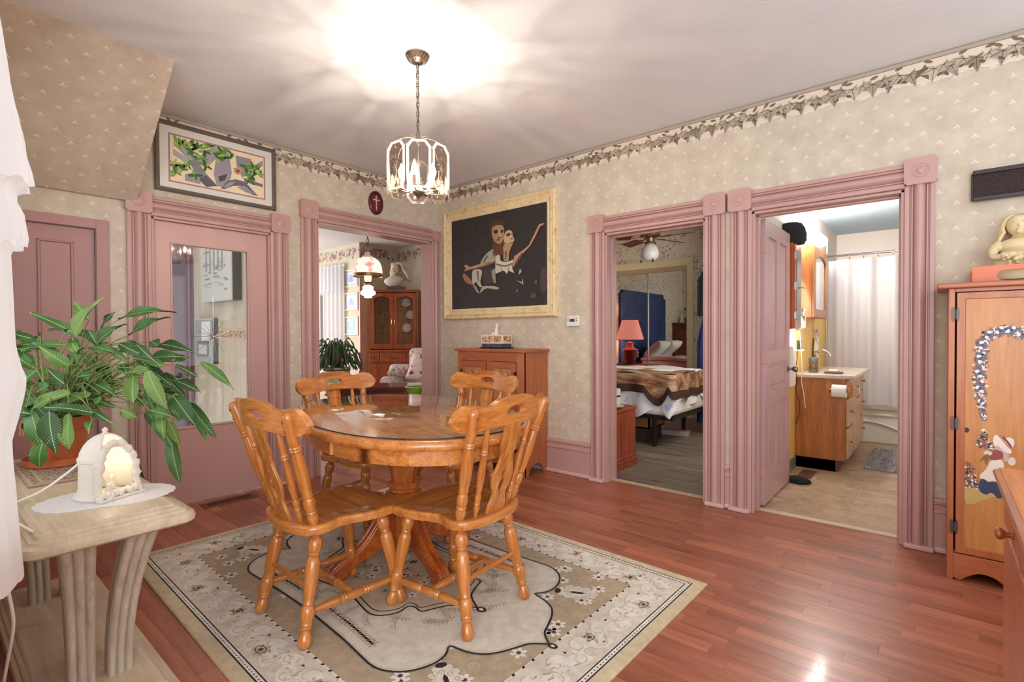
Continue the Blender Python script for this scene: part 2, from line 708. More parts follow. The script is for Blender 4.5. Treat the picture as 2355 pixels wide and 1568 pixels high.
# flat artwork outlines, in metres on their own boards
BALLET=[([(0.765, 2.264), (0.789, 2.296), (0.837, 2.311), (0.895, 2.306), (0.941, 2.274), (0.947, 2.238), (0.918, 2.247), (0.86, 2.264), (0.801, 2.25), (0.783, 2.218), (0.771, 2.197), (0.753, 2.239)], (78, 58, 46)), ([(0.795, 2.247), (0.86, 2.261), (0.918, 2.247), (0.941, 2.214), (0.941, 2.162), (0.929, 2.112), (0.894, 2.081), (0.847, 2.082), (0.806, 2.118), (0.788, 2.164), (0.783, 2.209)], (176, 142, 108)), ([(0.803, 2.219), (0.857, 2.218), (0.869, 2.193), (0.836, 2.179), (0.81, 2.189)], (66, 46, 36)), ([(0.892, 2.21), (0.932, 2.204), (0.932, 2.182), (0.9, 2.18)], (66, 46, 36)), ([(0.869, 2.215), (0.885, 2.217), (0.894, 2.168), (0.9, 2.141), (0.869, 2.14), (0.876, 2.17)], (206, 176, 138)), ([(0.864, 2.15), (0.9, 2.147), (0.894, 2.136), (0.869, 2.136)], (96, 66, 50)), ([(0.833, 2.122), (0.869, 2.132), (0.888, 2.124), (0.882, 2.112), (0.843, 2.11)], (120, 80, 66)), ([(0.784, 2.169), (0.824, 2.107), (0.882, 2.079), (0.929, 2.094), (0.924, 2.067), (0.859, 2.058), (0.8, 2.088)], (92, 62, 46)), ([(0.8, 2.101), (0.835, 2.069), (0.928, 2.051), (0.937, 1.99), (0.882, 1.961), (0.835, 1.962), (0.805, 2.022)], (104, 62, 44)), ([(0.941, 2.175), (0.966, 2.203), (1.02, 2.204), (1.067, 2.173), (1.078, 2.119), (1.062, 2.109), (1.049, 2.148), (1.029, 2.181), (0.986, 2.187), (0.959, 2.154)], (52, 40, 34)), ([(0.946, 2.161), (0.986, 2.194), (1.031, 2.184), (1.048, 2.148), (1.053, 2.122), (1.067, 2.102), (1.059, 2.079), (1.019, 2.066), (0.963, 2.063), (0.938, 2.093)], (204, 176, 138)), ([(0.966, 2.16), (1.011, 2.168), (1.022, 2.15), (0.992, 2.135), (0.972, 2.141)], (74, 52, 40)), ([(1.031, 2.16), (1.045, 2.152), (1.047, 2.138), (1.033, 2.145)], (84, 58, 44)), ([(1.02, 2.114), (1.049, 2.116), (1.047, 2.101), (1.026, 2.1)], (140, 84, 70)), ([(0.94, 2.093), (0.974, 2.072), (1.053, 2.079), (1.036, 2.054), (0.974, 2.046), (0.94, 2.065)], (140, 106, 80)), ([(0.94, 2.065), (1.047, 2.067), (1.028, 2.031), (1.002, 1.974), (0.994, 1.911), (0.939, 1.914), (0.933, 1.99)], (180, 146, 112)), ([(0.951, 2.01), (0.974, 1.986), (0.964, 1.918), (0.951, 1.92)], (112, 80, 62)), ([(0.69, 1.988), (0.77, 2.03), (0.799, 2.035), (0.823, 1.976), (0.834, 1.947), (0.714, 1.914), (0.628, 1.91)], (168, 164, 146)), ([(0.788, 2.032), (0.814, 2.003), (0.816, 1.961), (0.799, 1.97)], (96, 92, 84)), ([(0.715, 1.987), (0.739, 1.976), (0.678, 1.919), (0.659, 1.925)], (104, 100, 90)), ([(0.84, 1.952), (0.834, 1.912), (0.677, 1.877), (0.501, 1.87), (0.403, 1.856), (0.431, 1.885), (0.397, 1.912), (0.45, 1.917), (0.483, 1.894), (0.628, 1.91), (0.714, 1.907), (0.787, 1.934)], (190, 152, 122)), ([(0.834, 1.922), (0.834, 1.91), (0.677, 1.875), (0.501, 1.867), (0.64, 1.885)], (110, 78, 62)), ([(1.046, 1.849), (1.052, 1.901), (1.097, 1.954), (1.173, 1.988), (1.235, 2.023), (1.259, 2.055), (1.301, 2.115), (1.35, 2.189), (1.383, 2.2), (1.418, 2.197), (1.391, 2.183), (1.367, 2.175), (1.323, 2.107), (1.279, 2.049), (1.246, 2.012), (1.173, 1.958), (1.131, 1.906), (1.07, 1.847)], (192, 150, 124)), ([(1.07, 1.847), (1.131, 1.906), (1.173, 1.958), (1.151, 1.96), (1.102, 1.913), (1.057, 1.854)], (112, 78, 64)), ([(0.841, 1.965), (0.887, 1.969), (0.899, 1.916), (0.973, 1.899), (1.052, 1.914), (1.066, 1.942), (1.083, 1.949), (1.048, 1.902), (1.041, 1.834), (1.065, 1.786), (0.998, 1.812), (0.975, 1.785), (0.938, 1.817), (0.881, 1.81), (0.834, 1.802), (0.828, 1.862)], (206, 202, 182)), ([(0.848, 1.896), (0.95, 1.868), (1.041, 1.884), (1.038, 1.863), (0.95, 1.854), (0.848, 1.877)], (120, 112, 96)), ([(0.898, 1.821), (0.909, 1.863), (0.92, 1.817)], (140, 134, 116)), ([(0.984, 1.813), (0.996, 1.854), (1.007, 1.813)], (140, 134, 116)), ([(0.513, 1.805), (0.539, 1.86), (0.652, 1.845), (0.629, 1.735), (0.654, 1.687), (0.614, 1.688), (0.566, 1.738), (0.528, 1.704)], (190, 186, 166)), ([(0.577, 1.847), (0.603, 1.843), (0.614, 1.727), (0.594, 1.747)], (110, 106, 96)), ([(0.665, 1.84), (0.762, 1.858), (0.822, 1.85), (0.833, 1.704), (0.812, 1.712), (0.761, 1.708), (0.676, 1.705)], (64, 60, 56)), ([(0.777, 1.831), (0.829, 1.853), (0.835, 1.703), (0.812, 1.714), (0.786, 1.768)], (150, 146, 130)), ([(0.664, 1.686), (0.737, 1.687), (0.833, 1.675), (0.88, 1.657), (0.833, 1.646), (0.713, 1.665), (0.628, 1.625), (0.639, 1.661)], (176, 172, 156)), ([(0.383, 1.825), (0.41, 1.834), (0.5, 1.762), (0.52, 1.714), (0.438, 1.737), (0.391, 1.787)], (170, 110, 88)), ([(0.525, 1.706), (0.564, 1.703), (0.604, 1.645), (0.628, 1.616), (0.576, 1.637)], (150, 146, 132)), ([(1.135, 1.826), (1.153, 1.791), (1.118, 1.764)], (190, 190, 186)), ([(1.093, 1.718), (1.159, 1.693), (1.167, 1.74), (1.176, 1.67), (1.13, 1.695)], (170, 170, 166)), ([(1.097, 1.635), (1.106, 1.63), (1.101, 1.604), (1.093, 1.61)], (160, 160, 156)), ([(1.381, 1.78), (1.412, 1.81), (1.447, 1.775), (1.449, 1.678), (1.431, 1.599), (1.391, 1.585), (1.365, 1.651)], (78, 66, 66)), ([(1.319, 1.716), (1.335, 1.694), (1.33, 1.666), (1.299, 1.676)], (96, 90, 88)), ([(1.261, 1.58), (1.308, 1.589), (1.329, 1.56), (1.287, 1.537), (1.256, 1.551)], (92, 74, 66))]
TREE=[([(-2.444, 2.567), (-2.371, 2.56), (-2.304, 2.493), (-2.236, 2.396), (-2.157, 2.322), (-2.237, 2.299), (-2.289, 2.345), (-2.347, 2.463)], (134, 134, 144)), ([(-2.42, 2.56), (-2.371, 2.541), (-2.313, 2.472), (-2.355, 2.471)], (172, 170, 178)), ([(-2.289, 2.345), (-2.236, 2.386), (-2.166, 2.325), (-2.237, 2.299)], (88, 88, 98)), ([(-2.444, 2.521), (-2.371, 2.485), (-2.338, 2.451), (-2.372, 2.443), (-2.445, 2.479)], (176, 172, 180)), ([(-2.373, 2.363), (-2.288, 2.393), (-2.272, 2.311), (-2.373, 2.316)], (156, 154, 160)), ([(-2.163, 2.618), (-2.08, 2.592), (-2.061, 2.447), (-2.071, 2.395), (-2.12, 2.323), (-2.166, 2.323), (-2.187, 2.407), (-2.169, 2.529)], (158, 152, 160)), ([(-2.156, 2.395), (-2.091, 2.43), (-2.111, 2.376), (-2.147, 2.358)], (74, 72, 80)), ([(-2.304, 2.484), (-2.199, 2.598), (-2.163, 2.599), (-2.164, 2.53), (-2.236, 2.434)], (166, 160, 168)), ([(-2.033, 2.584), (-1.917, 2.585), (-1.928, 2.479), (-1.987, 2.425), (-2.025, 2.506)], (146, 144, 154)), ([(-1.917, 2.523), (-1.83, 2.597), (-1.831, 2.555), (-1.908, 2.474)], (150, 150, 162)), ([(-2.139, 2.309), (-2.092, 2.378), (-2.035, 2.403), (-1.968, 2.399), (-1.869, 2.309), (-1.92, 2.312), (-1.998, 2.36), (-2.055, 2.347), (-2.111, 2.311)], (104, 104, 116)), ([(-2.12, 2.325), (-2.083, 2.368), (-2.036, 2.387), (-2.055, 2.359), (-2.102, 2.321)], (160, 160, 172)), ([(-2.026, 2.345), (-1.968, 2.368), (-1.89, 2.318), (-1.959, 2.319)], (150, 150, 160)), ([(-1.977, 2.427), (-1.832, 2.408), (-1.833, 2.385), (-1.968, 2.399)], (116, 116, 130)), ([(-2.049, 2.485), (-1.996, 2.503), (-1.979, 2.467), (-2.016, 2.438), (-2.044, 2.451)], (200, 150, 120)), ([(-2.03, 2.477), (-2.004, 2.481), (-2.01, 2.46), (-2.025, 2.458)], (110, 70, 50))]
TREELEAF=[[(-2.387, 2.565)], [(-2.427, 2.581)], [(-2.337, 2.583)], [(-2.243, 2.557)], [(-2.27, 2.502)], [(-2.207, 2.606)], [(-2.286, 2.574)], [(-2.127, 2.579)], [(-2.071, 2.554)], [(-2.089, 2.609)], [(-2.413, 2.409)], [(-2.355, 2.433)], [(-2.43, 2.359)], [(-2.437, 2.421)], [(-2.389, 2.387)], [(-1.957, 2.513)], [(-1.897, 2.538)], [(-1.938, 2.416)], [(-1.867, 2.483)], [(-2.306, 2.37)], [(-2.236, 2.454)], [(-1.918, 2.461)], [(-2.346, 2.539)], [(-2.154, 2.532)]]
ARCH=[(4.267, 0.808), (4.26, 0.844), (4.256, 0.886), (4.253, 0.923), (4.251, 0.972), (4.25, 1.02), (4.252, 1.069), (4.253, 1.112), (4.258, 1.155), (4.272, 1.192), (4.293, 1.213), (4.32, 1.225), (4.345, 1.227), (4.371, 1.224), (4.394, 1.207)]
GIRL=[([(4.199, 0.455), (4.254, 0.469), (4.29, 0.463), (4.404, 0.474), (4.404, 0.427), (4.351, 0.425), (4.316, 0.438), (4.277, 0.418), (4.241, 0.392), (4.204, 0.384)], (196, 166, 104)), ([(4.249, 0.477), (4.259, 0.513), (4.276, 0.51), (4.296, 0.507), (4.32, 0.506), (4.333, 0.484), (4.334, 0.442), (4.318, 0.432), (4.296, 0.453), (4.276, 0.441), (4.256, 0.451)], (52, 66, 92)), ([(4.253, 0.53), (4.276, 0.565), (4.293, 0.607), (4.328, 0.616), (4.337, 0.587), (4.333, 0.544), (4.324, 0.505), (4.303, 0.512), (4.285, 0.504), (4.269, 0.515), (4.257, 0.514)], (228, 218, 206)), ([(4.284, 0.627), (4.297, 0.653), (4.319, 0.663), (4.336, 0.659), (4.332, 0.628), (4.311, 0.612), (4.291, 0.613)], (150, 70, 72)), ([(4.299, 0.666), (4.319, 0.684), (4.349, 0.655), (4.353, 0.617), (4.335, 0.612), (4.332, 0.652)], (196, 170, 168)), ([(4.266, 0.643), (4.28, 0.654), (4.297, 0.644), (4.289, 0.631), (4.271, 0.631)], (222, 196, 172)), ([(4.298, 0.708), (4.308, 0.733), (4.327, 0.712), (4.349, 0.679), (4.362, 0.663), (4.356, 0.649), (4.336, 0.659), (4.317, 0.68), (4.304, 0.678)], (232, 218, 206)), ([(4.336, 0.713), (4.351, 0.726), (4.368, 0.717), (4.371, 0.697), (4.362, 0.678), (4.347, 0.691)], (226, 212, 200)), ([(4.332, 0.721), (4.338, 0.725), (4.362, 0.687), (4.358, 0.679)], (120, 66, 66)), ([(4.35, 0.607), (4.358, 0.632), (4.373, 0.629), (4.375, 0.605), (4.362, 0.594)], (222, 200, 196)), ([(4.253, 0.592), (4.271, 0.631), (4.286, 0.63), (4.276, 0.582), (4.269, 0.609)], (120, 104, 60))]
GFLOWER=[[(4.268, 0.741)], [(4.261, 0.709)], [(4.275, 0.696)], [(4.257, 0.678)], [(4.279, 0.675)], [(4.288, 0.664)], [(4.248, 0.686)], [(4.27, 0.723)], [(4.293, 0.683)], [(4.215, 0.573)], [(4.208, 0.547)], [(4.224, 0.547)], [(4.213, 0.523)], [(4.229, 0.517)], [(4.206, 0.497)], [(4.22, 0.493)], [(4.233, 0.49)], [(4.208, 0.472)], [(4.227, 0.473)], [(4.24, 0.472)]]
# ================================================================== STRUCTURE
MR = Matrix(((1, 0, 0, 0), (0, -1, 0, WY), (0, 0, 1, 0), (0, 0, 0, 1)))     # (u, out, z) on the right wall
ML = Matrix(((0, 1, 0, WX), (1, 0, 0, 0), (0, 0, 1, 0), (0, 0, 0, 1)))      # (u, out, z) on the left wall

# right wall (with the bedroom and bathroom openings)
b = B()
for x0, x1, z0 in ((-0.16, 2.016, 0), (2.016, 2.824, 2.03), (2.824, 3.135, 0), (3.135, 3.945, 2.03), (3.945, 5.3, 0)):
    b.box(x0, WY, z0, x1, 0.17, H)
wall_r = struct(b.build('wall_right', WALLP_R), 'beige wallpapered wall with the bedroom and bathroom doorways')
# left wall (closet door, glass door, archway)
b = B()
for y0, y1, z0 in ((-4.6, -3.45, 0), (-3.45, -2.876, 1.897), (-2.876, -2.58, 0), (-2.58, -1.776, 2.03), (-1.776, -1.379, 0), (-1.379, -0.084, 2.19), (-0.084, WY, 0)):
    b.box(-0.16, y0, z0, WX, y1, H)
wall_l = struct(b.build('wall_left', WALLP_L), 'beige wallpapered wall with the glass door and the archway')
# sloping soffit under the stairs
b = B()
b.loft([[(0.815, y, H), (0.030, y, 2.105), (-0.02, y, 2.105), (-0.02, y, H)] for y in (-4.6, -2.668)])
struct(b.build('wall_soffit', WALLP_S), 'sloping wallpapered soffit below the staircase')


def ceil_mat():
    t = NT('ceiling_plaster')
    v = t.coord()
    n = t.noise(v, 1.3, 3, 0.5, 0.4)
    t.link(t.ramp(n, [(0.3, RGB(224, 228, 233)), (0.7, RGB(233, 236, 240))]), t.b.inputs['Base Color'])
    # overlapping trowel arcs
    w = t.new('ShaderNodeTexVoronoi')
    w.inputs['Scale'].default_value = 3.6
    t.link(v, w.inputs['Vector'])
    rings = t.math('SINE', t.math('MULTIPLY', w.outputs['Distance'], 190))
    gate = t.math('MULTIPLY', t.math('GREATER_THAN', t.noise(v, 5.0, 2), 0.52), t.math('GREATER_THAN', w.outputs['Distance'], 0.10))
    hgt = t.math('ADD', t.math('MULTIPLY', t.math('MULTIPLY', rings, gate), 0.5), t.math('MULTIPLY', t.noise(v, 14, 4), 1.2))
    t.bump(hgt, 0.16, 0.004)
    t.set(Roughness=0.55)
    t.b.inputs['Specular IOR Level'].default_value = 0.3
    return t.m


b = B().box(-0.16, -4.6, H, 5.3, 0.17, H + 0.1)
struct(b.build('ceiling', ceil_mat()), 'pale grey plaster ceiling with swirled trowel marks')

# ------------------------------------------------------------------ wallpaper border with leaves
LEAFCOL = [RGB(164, 154, 138), RGB(144, 133, 116), RGB(186, 174, 154), RGB(118, 106, 90), RGB(198, 184, 162)]


def ivy_leaf(F, cx, cy, s, a, col, dark):
    """five-lobed maple-like leaf with dark veins"""
    pts = []
    lob = [(-2.3, 0.62), (-1.9, 0.42), (-1.25, 0.95), (-0.75, 0.48), (0, 1.12), (0.75, 0.48), (1.25, 0.95), (1.9, 0.42), (2.3, 0.62), (pi, 0.2)]
    for t, r in lob:
        pts.append((cx + s * r * sin(t + a), cy - s * r * cos(t + a)))
    F.add(pts, col)
    F.k += 1
    for t, r in ((-2.1, .4), (-1.25, 0.75), (0, 0.9), (1.25, 0.75), (2.1, .4)):
        F.stroke([(cx - s * 0.1 * sin(a), cy + s * 0.1 * cos(a)), (cx + s * r * sin(t + a), cy - s * r * cos(t + a))], s * 0.05, dark, False, False)


def leaf_border(name, parent, u0, u1, to3d, rnd):
    F = Flat(to3d, 0.00003)
    top = H - 0.004
    F.add([(u0, H - 0.028), (u1, H - 0.028), (u1, H - 0.001), (u0, H - 0.001)], RGB(178, 166, 150))
    F.stroke([(u0, H - 0.029), (u1, H - 0.029)], 0.004, RGB(120, 106, 92))
    F.stroke([(u0, H - 0.004), (u1, H - 0.004)], 0.007, RGB(150, 140, 130))
    # cream ground with scalloped lower edge
    n = int((u1 - u0) / 0.018)
    low = [(u0 + (u1 - u0) * i / n, H - 0.137 - 0.012 * abs(sin(i * 1.05)) - 0.008 * sin(i * 0.37)) for i in range(n + 1)]
    F.k += 1
    for i in range(n):
        F.add([low[i], low[i + 1], (low[i + 1][0], H - 0.031), (low[i][0], H - 0.031)], RGB(226, 212, 194), False)
    F.stroke(low, 0.004, RGB(240, 230, 212))
    u = u0 + 0.02
    i = 0
    k0 = F.k
    while u < u1 - 0.03:
        F.k = k0 + 40 * (i % 2)
        for dx, dz, s, ang, ci in ((0.0, -0.098, 0.062, 0.2, 0), (0.045, -0.078, 0.056, -0.5, 2), (0.098, -0.090, 0.066, 0.15, 1),
                                   (0.15, -0.082, 0.058, 0.6, 4), (0.20, -0.092, 0.064, -0.25, 0), (0.245, -0.08, 0.056, 0.4, 2)):
            if u + dx + s > u1 or u + dx - s < u0:
                continue
            a = ang + rnd.uniform(-0.25, 0.25)
            ivy_leaf(F, u + dx, H + dz, s, a, LEAFCOL[(ci + i) % 5 if rnd.random() < .3 else ci], RGB(92, 80, 64))
            if rnd.random() < 0.6:
                F.add(ellipse(u + dx + rnd.uniform(-.03, .03), H + dz + 0.042, 0.021, 0.009, 7, rnd.uniform(-1, 1)), LEAFCOL[3])
            if rnd.random() < 0.7:
                F.add(ellipse(u + dx + rnd.uniform(-.03, .03), H + dz - 0.030, 0.016, 0.008, 7, rnd.uniform(-1, 1)), RGB(96, 86, 72))
        u += 0.275
        i += 1
    return F.build(name, PRINT, parent)


rb = random.Random(3)
leaf_border('leaf_border', wall_r, 0.0, 5.2, lambda u, z, d: (u, WY - 0.0008 - d, z), rb)
leaf_border('leaf_border', wall_l, -2.66, 0.0, lambda u, z, d: (WX + 0.0008 + d, u, z), rb)

# ------------------------------------------------------------------ floor
FLOORM = wood('laminate', RGB(138, 76, 54), RGB(174, 108, 82), 'x', 0.75, 0.34, 0.12, rand=0.36, streak=1.4, bump=0.03)
b = B().box(-0.16, -4.6, -0.10, 5.3, 0.13, -0.0022)
floor = struct(b.build('floor', FLOORM), 'reddish brown laminate strip floor')
PW = 0.068
LENS = (0.30, 0.40, 0.50, 0.62, 0.74)
PM = []
for L in LENS:
    bb = B().box(0.0004, 0.0004, -0.0022, L - 0.0004, PW - 0.0004, 0.0)
    me = bpy.data.meshes.new('plank')
    bmesh.ops.recalc_face_normals(bb.bm, faces=bb.bm.faces)
    bb.bm.to_mesh(me)
    bb.bm.free()
    me.materials.append(FLOORM)
    PM.append(me)
rp = random.Random(11)
row = 0
y = 0.13 - PW
cand = []
while y > -3.7:
    x = WX - rp.choice((0.0, 0.1, 0.2))
    while x < 5.0:
        k = rp.randrange(5)
        L = LENS[k]
        cx, cy = x + L / 2, y + PW / 2
        d = Vector((cx, cy, 0)) - CAM
        dep = d.dot(_f)
        vis = False
        for ex in (x, cx, x + L):
            d = Vector((ex, cy, 0)) - CAM
            dep = d.dot(_f)
            if dep > 0.5:
                px, py = d.dot(_a) / dep * 1166.9, -d.dot(_b) / dep * 1166.9
                if abs(px) < 1230 and abs(py) < 830:
                    vis = True
        under_rug = 0.80 < x and x + L < 3.18 and -2.88 < y and y + PW < -1.22
        if vis and not under_rug and x > WX - 0.15:
            dist = (Vector((cx, cy, 0)) - CAM).length
            cand.append((dist, k, x, y))
        x += L
    y -= PW
cand.sort()
for dist, k, x, y in cand[:300]:
    p = obj('plank', PM[k], floor)
    p.location = (x, y, 0)
if len(cand) > 300:
    b = B()
    for dist, k, x, y in cand[300:]:
        b.box(x + 0.0004, y + 0.0004, -0.0022, x + LENS[k] - 0.0004, y + PW - 0.0004, 0.0)
    o = b.build('plank_rest', FLOORM, floor)
    o['kind'] = 'stuff'

# ------------------------------------------------------------------ fluted casings with corner blocks
PROF = [(0, 0), (0, .55), (.03, .62), (.16, .62), (.18, .36), (.215, .36), (.235, .62), (.275, .62), (.295, .34), (.32, .45), (.38, .80), (.44, .94), (.5, .98),
        (.56, .94), (.62, .80), (.68, .45), (.705, .34), (.725, .62), (.765, .62), (.785, .36), (.82, .36), (.84, .62), (.97, .62), (1, .55), (1, 0)]
SHOE = mat('shoe_paint', RGB(214, 182, 176), 0.4, var=0.05)


def rosette(bb, cu, cz, R, d, M, style=0):
    # rings of the corner block as a low lathe facing the room
    if style:
        prof = [(R * 1.0, d), (R * .97, d - .004), (R * .9, d - .006), (R * .84, d - .003), (R * .78, d + .001), (R * .70, d - .004), (R * .66, d - .004), (R * .6, d + .002), (R * .4, d + .006), (R * .2, d + .008), (0, d + .0085)]
    else:
        prof = [(R * 1.0, d), (R * .97, d - .006), (R * .86, d - .010), (R * .78, d - .004), (R * .72, d + .003), (R * .64, d + .003), (R * .56, d - .006), (R * .48, d - .010), (R * .42, d - .002), (R * .28, d + .006), (0, d + .009)]
    mm = M @ MT((cu, 0, cz), rx=-pi / 2)
    bb.lathe(prof, 28, mm)


def block(name, parent, u0, z0, w, d, M, style=0):
    c = (u0 + w / 2, z0 + w / 2)
    R = w * 0.36
    ring = [(c[0] + R * cos(2 * pi * i / 28 + pi / 28 * 0), c[1] + R * sin(2 * pi * i / 28)) for i in range(28)]
    sq = []
    for i in range(28):
        a = 2 * pi * i / 28
        k = 1 / max(abs(cos(a)), abs(sin(a)))
        sq.append((c[0] + w / 2 * k * cos(a), c[1] + w / 2 * k * sin(a)))
    b = B(M)
    b.loft([[(p[0], 0, p[1]) for p in sq], [(p[0], d, p[1]) for p in sq], [(p[0], d, p[1]) for p in ring]], cap=False)
    rosette(b, c[0], c[1], R, d, Matrix(), style)
    return b.build(name, TRIM, parent, smooth=30)


def casing(n, label, M, u0, u1, zt, wl, wr, thick, dep=0.045, style=0, ztop=None, bw=None, jamb=True, shoe=True, stop=None):
    t = thing('trim_%d' % n, label, None, kind='structure')
    for ua, ub in ((u0 - wl, u0), (u1, u1 + wr)):
        b = B(M).prism([(ua + p[0] * (ub - ua), p[1] * dep) for p in PROF], 0.0, zt + 0.012, 'xy')
        b.build('casing', TRIM, t, smooth=30)
    hh = 0.135
    b = B(M).loft([[(u, p[1] * dep, zt + 0.004 + p[0] * hh) for p in PROF] for u in (u0, u1)])
    b.build('head_casing', TRIM, t, smooth=30)
    bwl = wl + 0.012
    block('corner_block', t, u0 - bwl + 0.002, zt + 0.012, bwl, dep + 0.008, M, style)
    block('corner_block', t, u1 - 0.002, zt + 0.012, (wr if wr > 0.12 else 0.10) + 0.012 if wr > 0.12 else 0.102, dep + 0.008, M, style)
    if jamb:
        for ua, ub in ((u0, u0 + 0.016), (u1 - 0.016, u1)):
            B(M).box(ua, -thick, 0, ub, 0.012, zt).build('jamb', TRIM, t, bev=0.002)
        B(M).box(u0, -thick, zt - 0.016, u1, 0.012, zt + 0.001).build('head_jamb', TRIM, t, bev=0.002)
        if stop is not None:
            for ua, ub in ((u0 + 0.016, u0 + 0.028), (u1 - 0.028, u1 - 0.016)):
                B(M).box(ua, -stop - 0.035, 0, ub, -stop, zt - 0.016).build('door_stop', TRIM, t, bev=0.002)
            B(M).box(u0 + 0.016, -stop - 0.035, zt - 0.028, u1 - 0.016, -stop, zt - 0.016).build('door_stop', TRIM, t, bev=0.002)
    if shoe:
        for ua, ub in ((u0 - wl - 0.004, u0 - 0.008), (u1 + 0.008, u1 + wr + 0.004)):
            B(M).prism([(ua, 0), (ua, dep + 0.014), (ub, dep + 0.014), (ub, 0)], 0, 0.026, 'xy').build('shoe_moulding', SHOE, t, bev=0.007, seg=3)
    return t


casing(1, 'dusty pink fluted casing with bullseye corner blocks around the bedroom doorway', MR, 2.016, 2.824, 2.03, 0.131, 0.137, 0.15, stop=0.06)
casing(2, 'dusty pink fluted casing with bullseye corner blocks around the bathroom doorway', MR, 3.135, 3.945, 2.03, 0.137, 0.136, 0.15, stop=0.05)
casing(3, 'dusty pink fluted casing with round corner blocks around the glass door', ML, -2.58, -1.776, 2.03, 0.137, 0.142, 0.15, dep=0.035, style=1, stop=0.058)
casing(4, 'dusty pink fluted casing around the wide archway to the living room', ML, -1.379, -0.084, 2.19, 0.144, 0.098, 0.15, dep=0.035, style=1, shoe=False)
# thresholds
struct(B().box(2.03, 0.10, -0.002, 2.81, 0.15, 0.006).build('trim_5', mat('thresh_tan', RGB(190, 170, 140), 0.5), bev=0.002), 'pale threshold strip in the bedroom doorway')
struct(B().box(3.15, 0.10, -0.002, 3.93, 0.15, 0.006).build('trim_6', mat('thresh_cream', RGB(205, 185, 158), 0.5), bev=0.002), 'cream threshold strip in the bathroom doorway')


def baseboard(name, label, M, spans, hgt=0.30):
    t = thing(name, label, None, kind='structure')
    prof = [(0, 0), (0.016, 0), (0.016, hgt - .085), (0.024, hgt - .08), (0.024, hgt - .068), (0.014, hgt - .06), (0.014, hgt - .04), (0.026, hgt - .03), (0.028, hgt - .015), (0.02, hgt - .004), (0, hgt)]
    for ua, ub in spans:
        B(M).loft([[(u, p[0], p[1]) for p in prof] for u in (ua, ub)]).build('board', TRIM, t, smooth=30)
        B(M).prism([(ua, 0), (ua, 0.034), (ub, 0.034), (ub, 0)], 0, 0.03, 'xy').build('shoe_moulding', SHOE, t, bev=0.009, seg=3)
    return t


baseboard('baseboard_right', 'tall pink moulded baseboard along the wall with the painting', MR, ((0.0, 1.882), (2.963, 2.996), (4.084, 5.3)))
baseboard('baseboard_left', 'tall pink moulded baseboard along the wall with the archway', ML, ((-1.632, -1.525), (-2.874, -2.72)))

# ------------------------------------------------------------------ door 1: glazed door
DOORM = mat('door_paint', RGB(206, 166, 160), 0.36, var=0.03, vscale=2, bump=0.03, bscale=18)
MLd = Matrix(((0, -1, 0, 0), (1, 0, 0, 0), (0, 0, 1, 0), (0, 0, 0, 1)))     # door board plane -> x
d1 = thing('door_1', 'pink door with one tall glass pane', None, kind='structure')
o = cutout('door_leaf', rect(-2.562, 0.014, -1.794, 2.012), [rect(-2.450, 0.560, -1.945, 1.862)], 0.036, DOORM, d1, 0.0, MLd @ MT((0, 0.048, 0)))
for (ya, za, yb, zb) in ((-2.452, 1.862, -1.943, 1.874), (-2.452, 0.548, -1.943, 0.560), (-2.462, 0.548, -2.450, 1.874), (-1.945, 0.548, -1.933, 1.874)):
    B().box(-0.042, ya, za, -0.022, yb, zb).build('glazing_bead', DOORM, d1, bev=0.004)
B().box(-0.052, -2.45, 0.56, -0.048, -1.945, 1.862).build('glass', glass_mat('door_glass', (0.97, 0.985, 0.98, 1), 1.6), d1)

# ------------------------------------------------------------------ door 2: closet door beside the plant
d2 = thing('door_2', 'mauve closet door with a raised moulded panel behind the plant', None, kind='structure')
B(ML).box(-3.447, -0.045, 0.01, -2.880, -0.012, 1.892).build('door_leaf', TRIMD, d2, bev=0.002)
for ua, ub in ((-3.40, -3.263), (-3.150, -2.985)):
    za, zb = 0.75, 1.803
    B(ML).box(ua + .012, -0.02, za + .012, ub - .012, -0.006, zb - .012).build('panel', TRIMD, d2, bev=0.004)
    for p, q in (((ua, za), (ua + .012, zb)), ((ub - .012, za), (ub, zb)), ((ua, za), (ub, za + .012)), ((ua, zb - .012), (ub, zb))):
        B(ML).box(p[0], -0.014, p[1], q[0], 0.002, q[1]).build('panel_moulding', TRIMD, d2, bev=0.004)
t7 = thing('trim_7', 'flat mauve casing around the closet door', None, kind='structure')
B(ML).box(-2.876, 0, 0, -2.813, 0.022, 1.957).build('casing', TRIMD, t7, bev=0.002)
B(ML).box(-3.52, 0, 1.897, -2.876, 0.022, 1.957).build('head_casing', TRIMD, t7, bev=0.002)
B(ML).box(-3.52, 0, 0, -3.45, 0.022, 1.897).build('casing', TRIMD, t7, bev=0.002)

# wall with the curtained window beside the camera (seen only edge-on)
b = B()
for x0, x1, z0, z1 in ((WX, 1.0, 0, H), (1.0, 2.5, 0, 0.75), (1.0, 2.5, 2.3, H), (2.5, 2.9, 0, H)):
    b.box(x0, -3.72, z0, x1, -3.56, z1)
struct(b.build('wall_window', WALLP_R), 'wallpapered wall around the curtained window beside the sofa table')
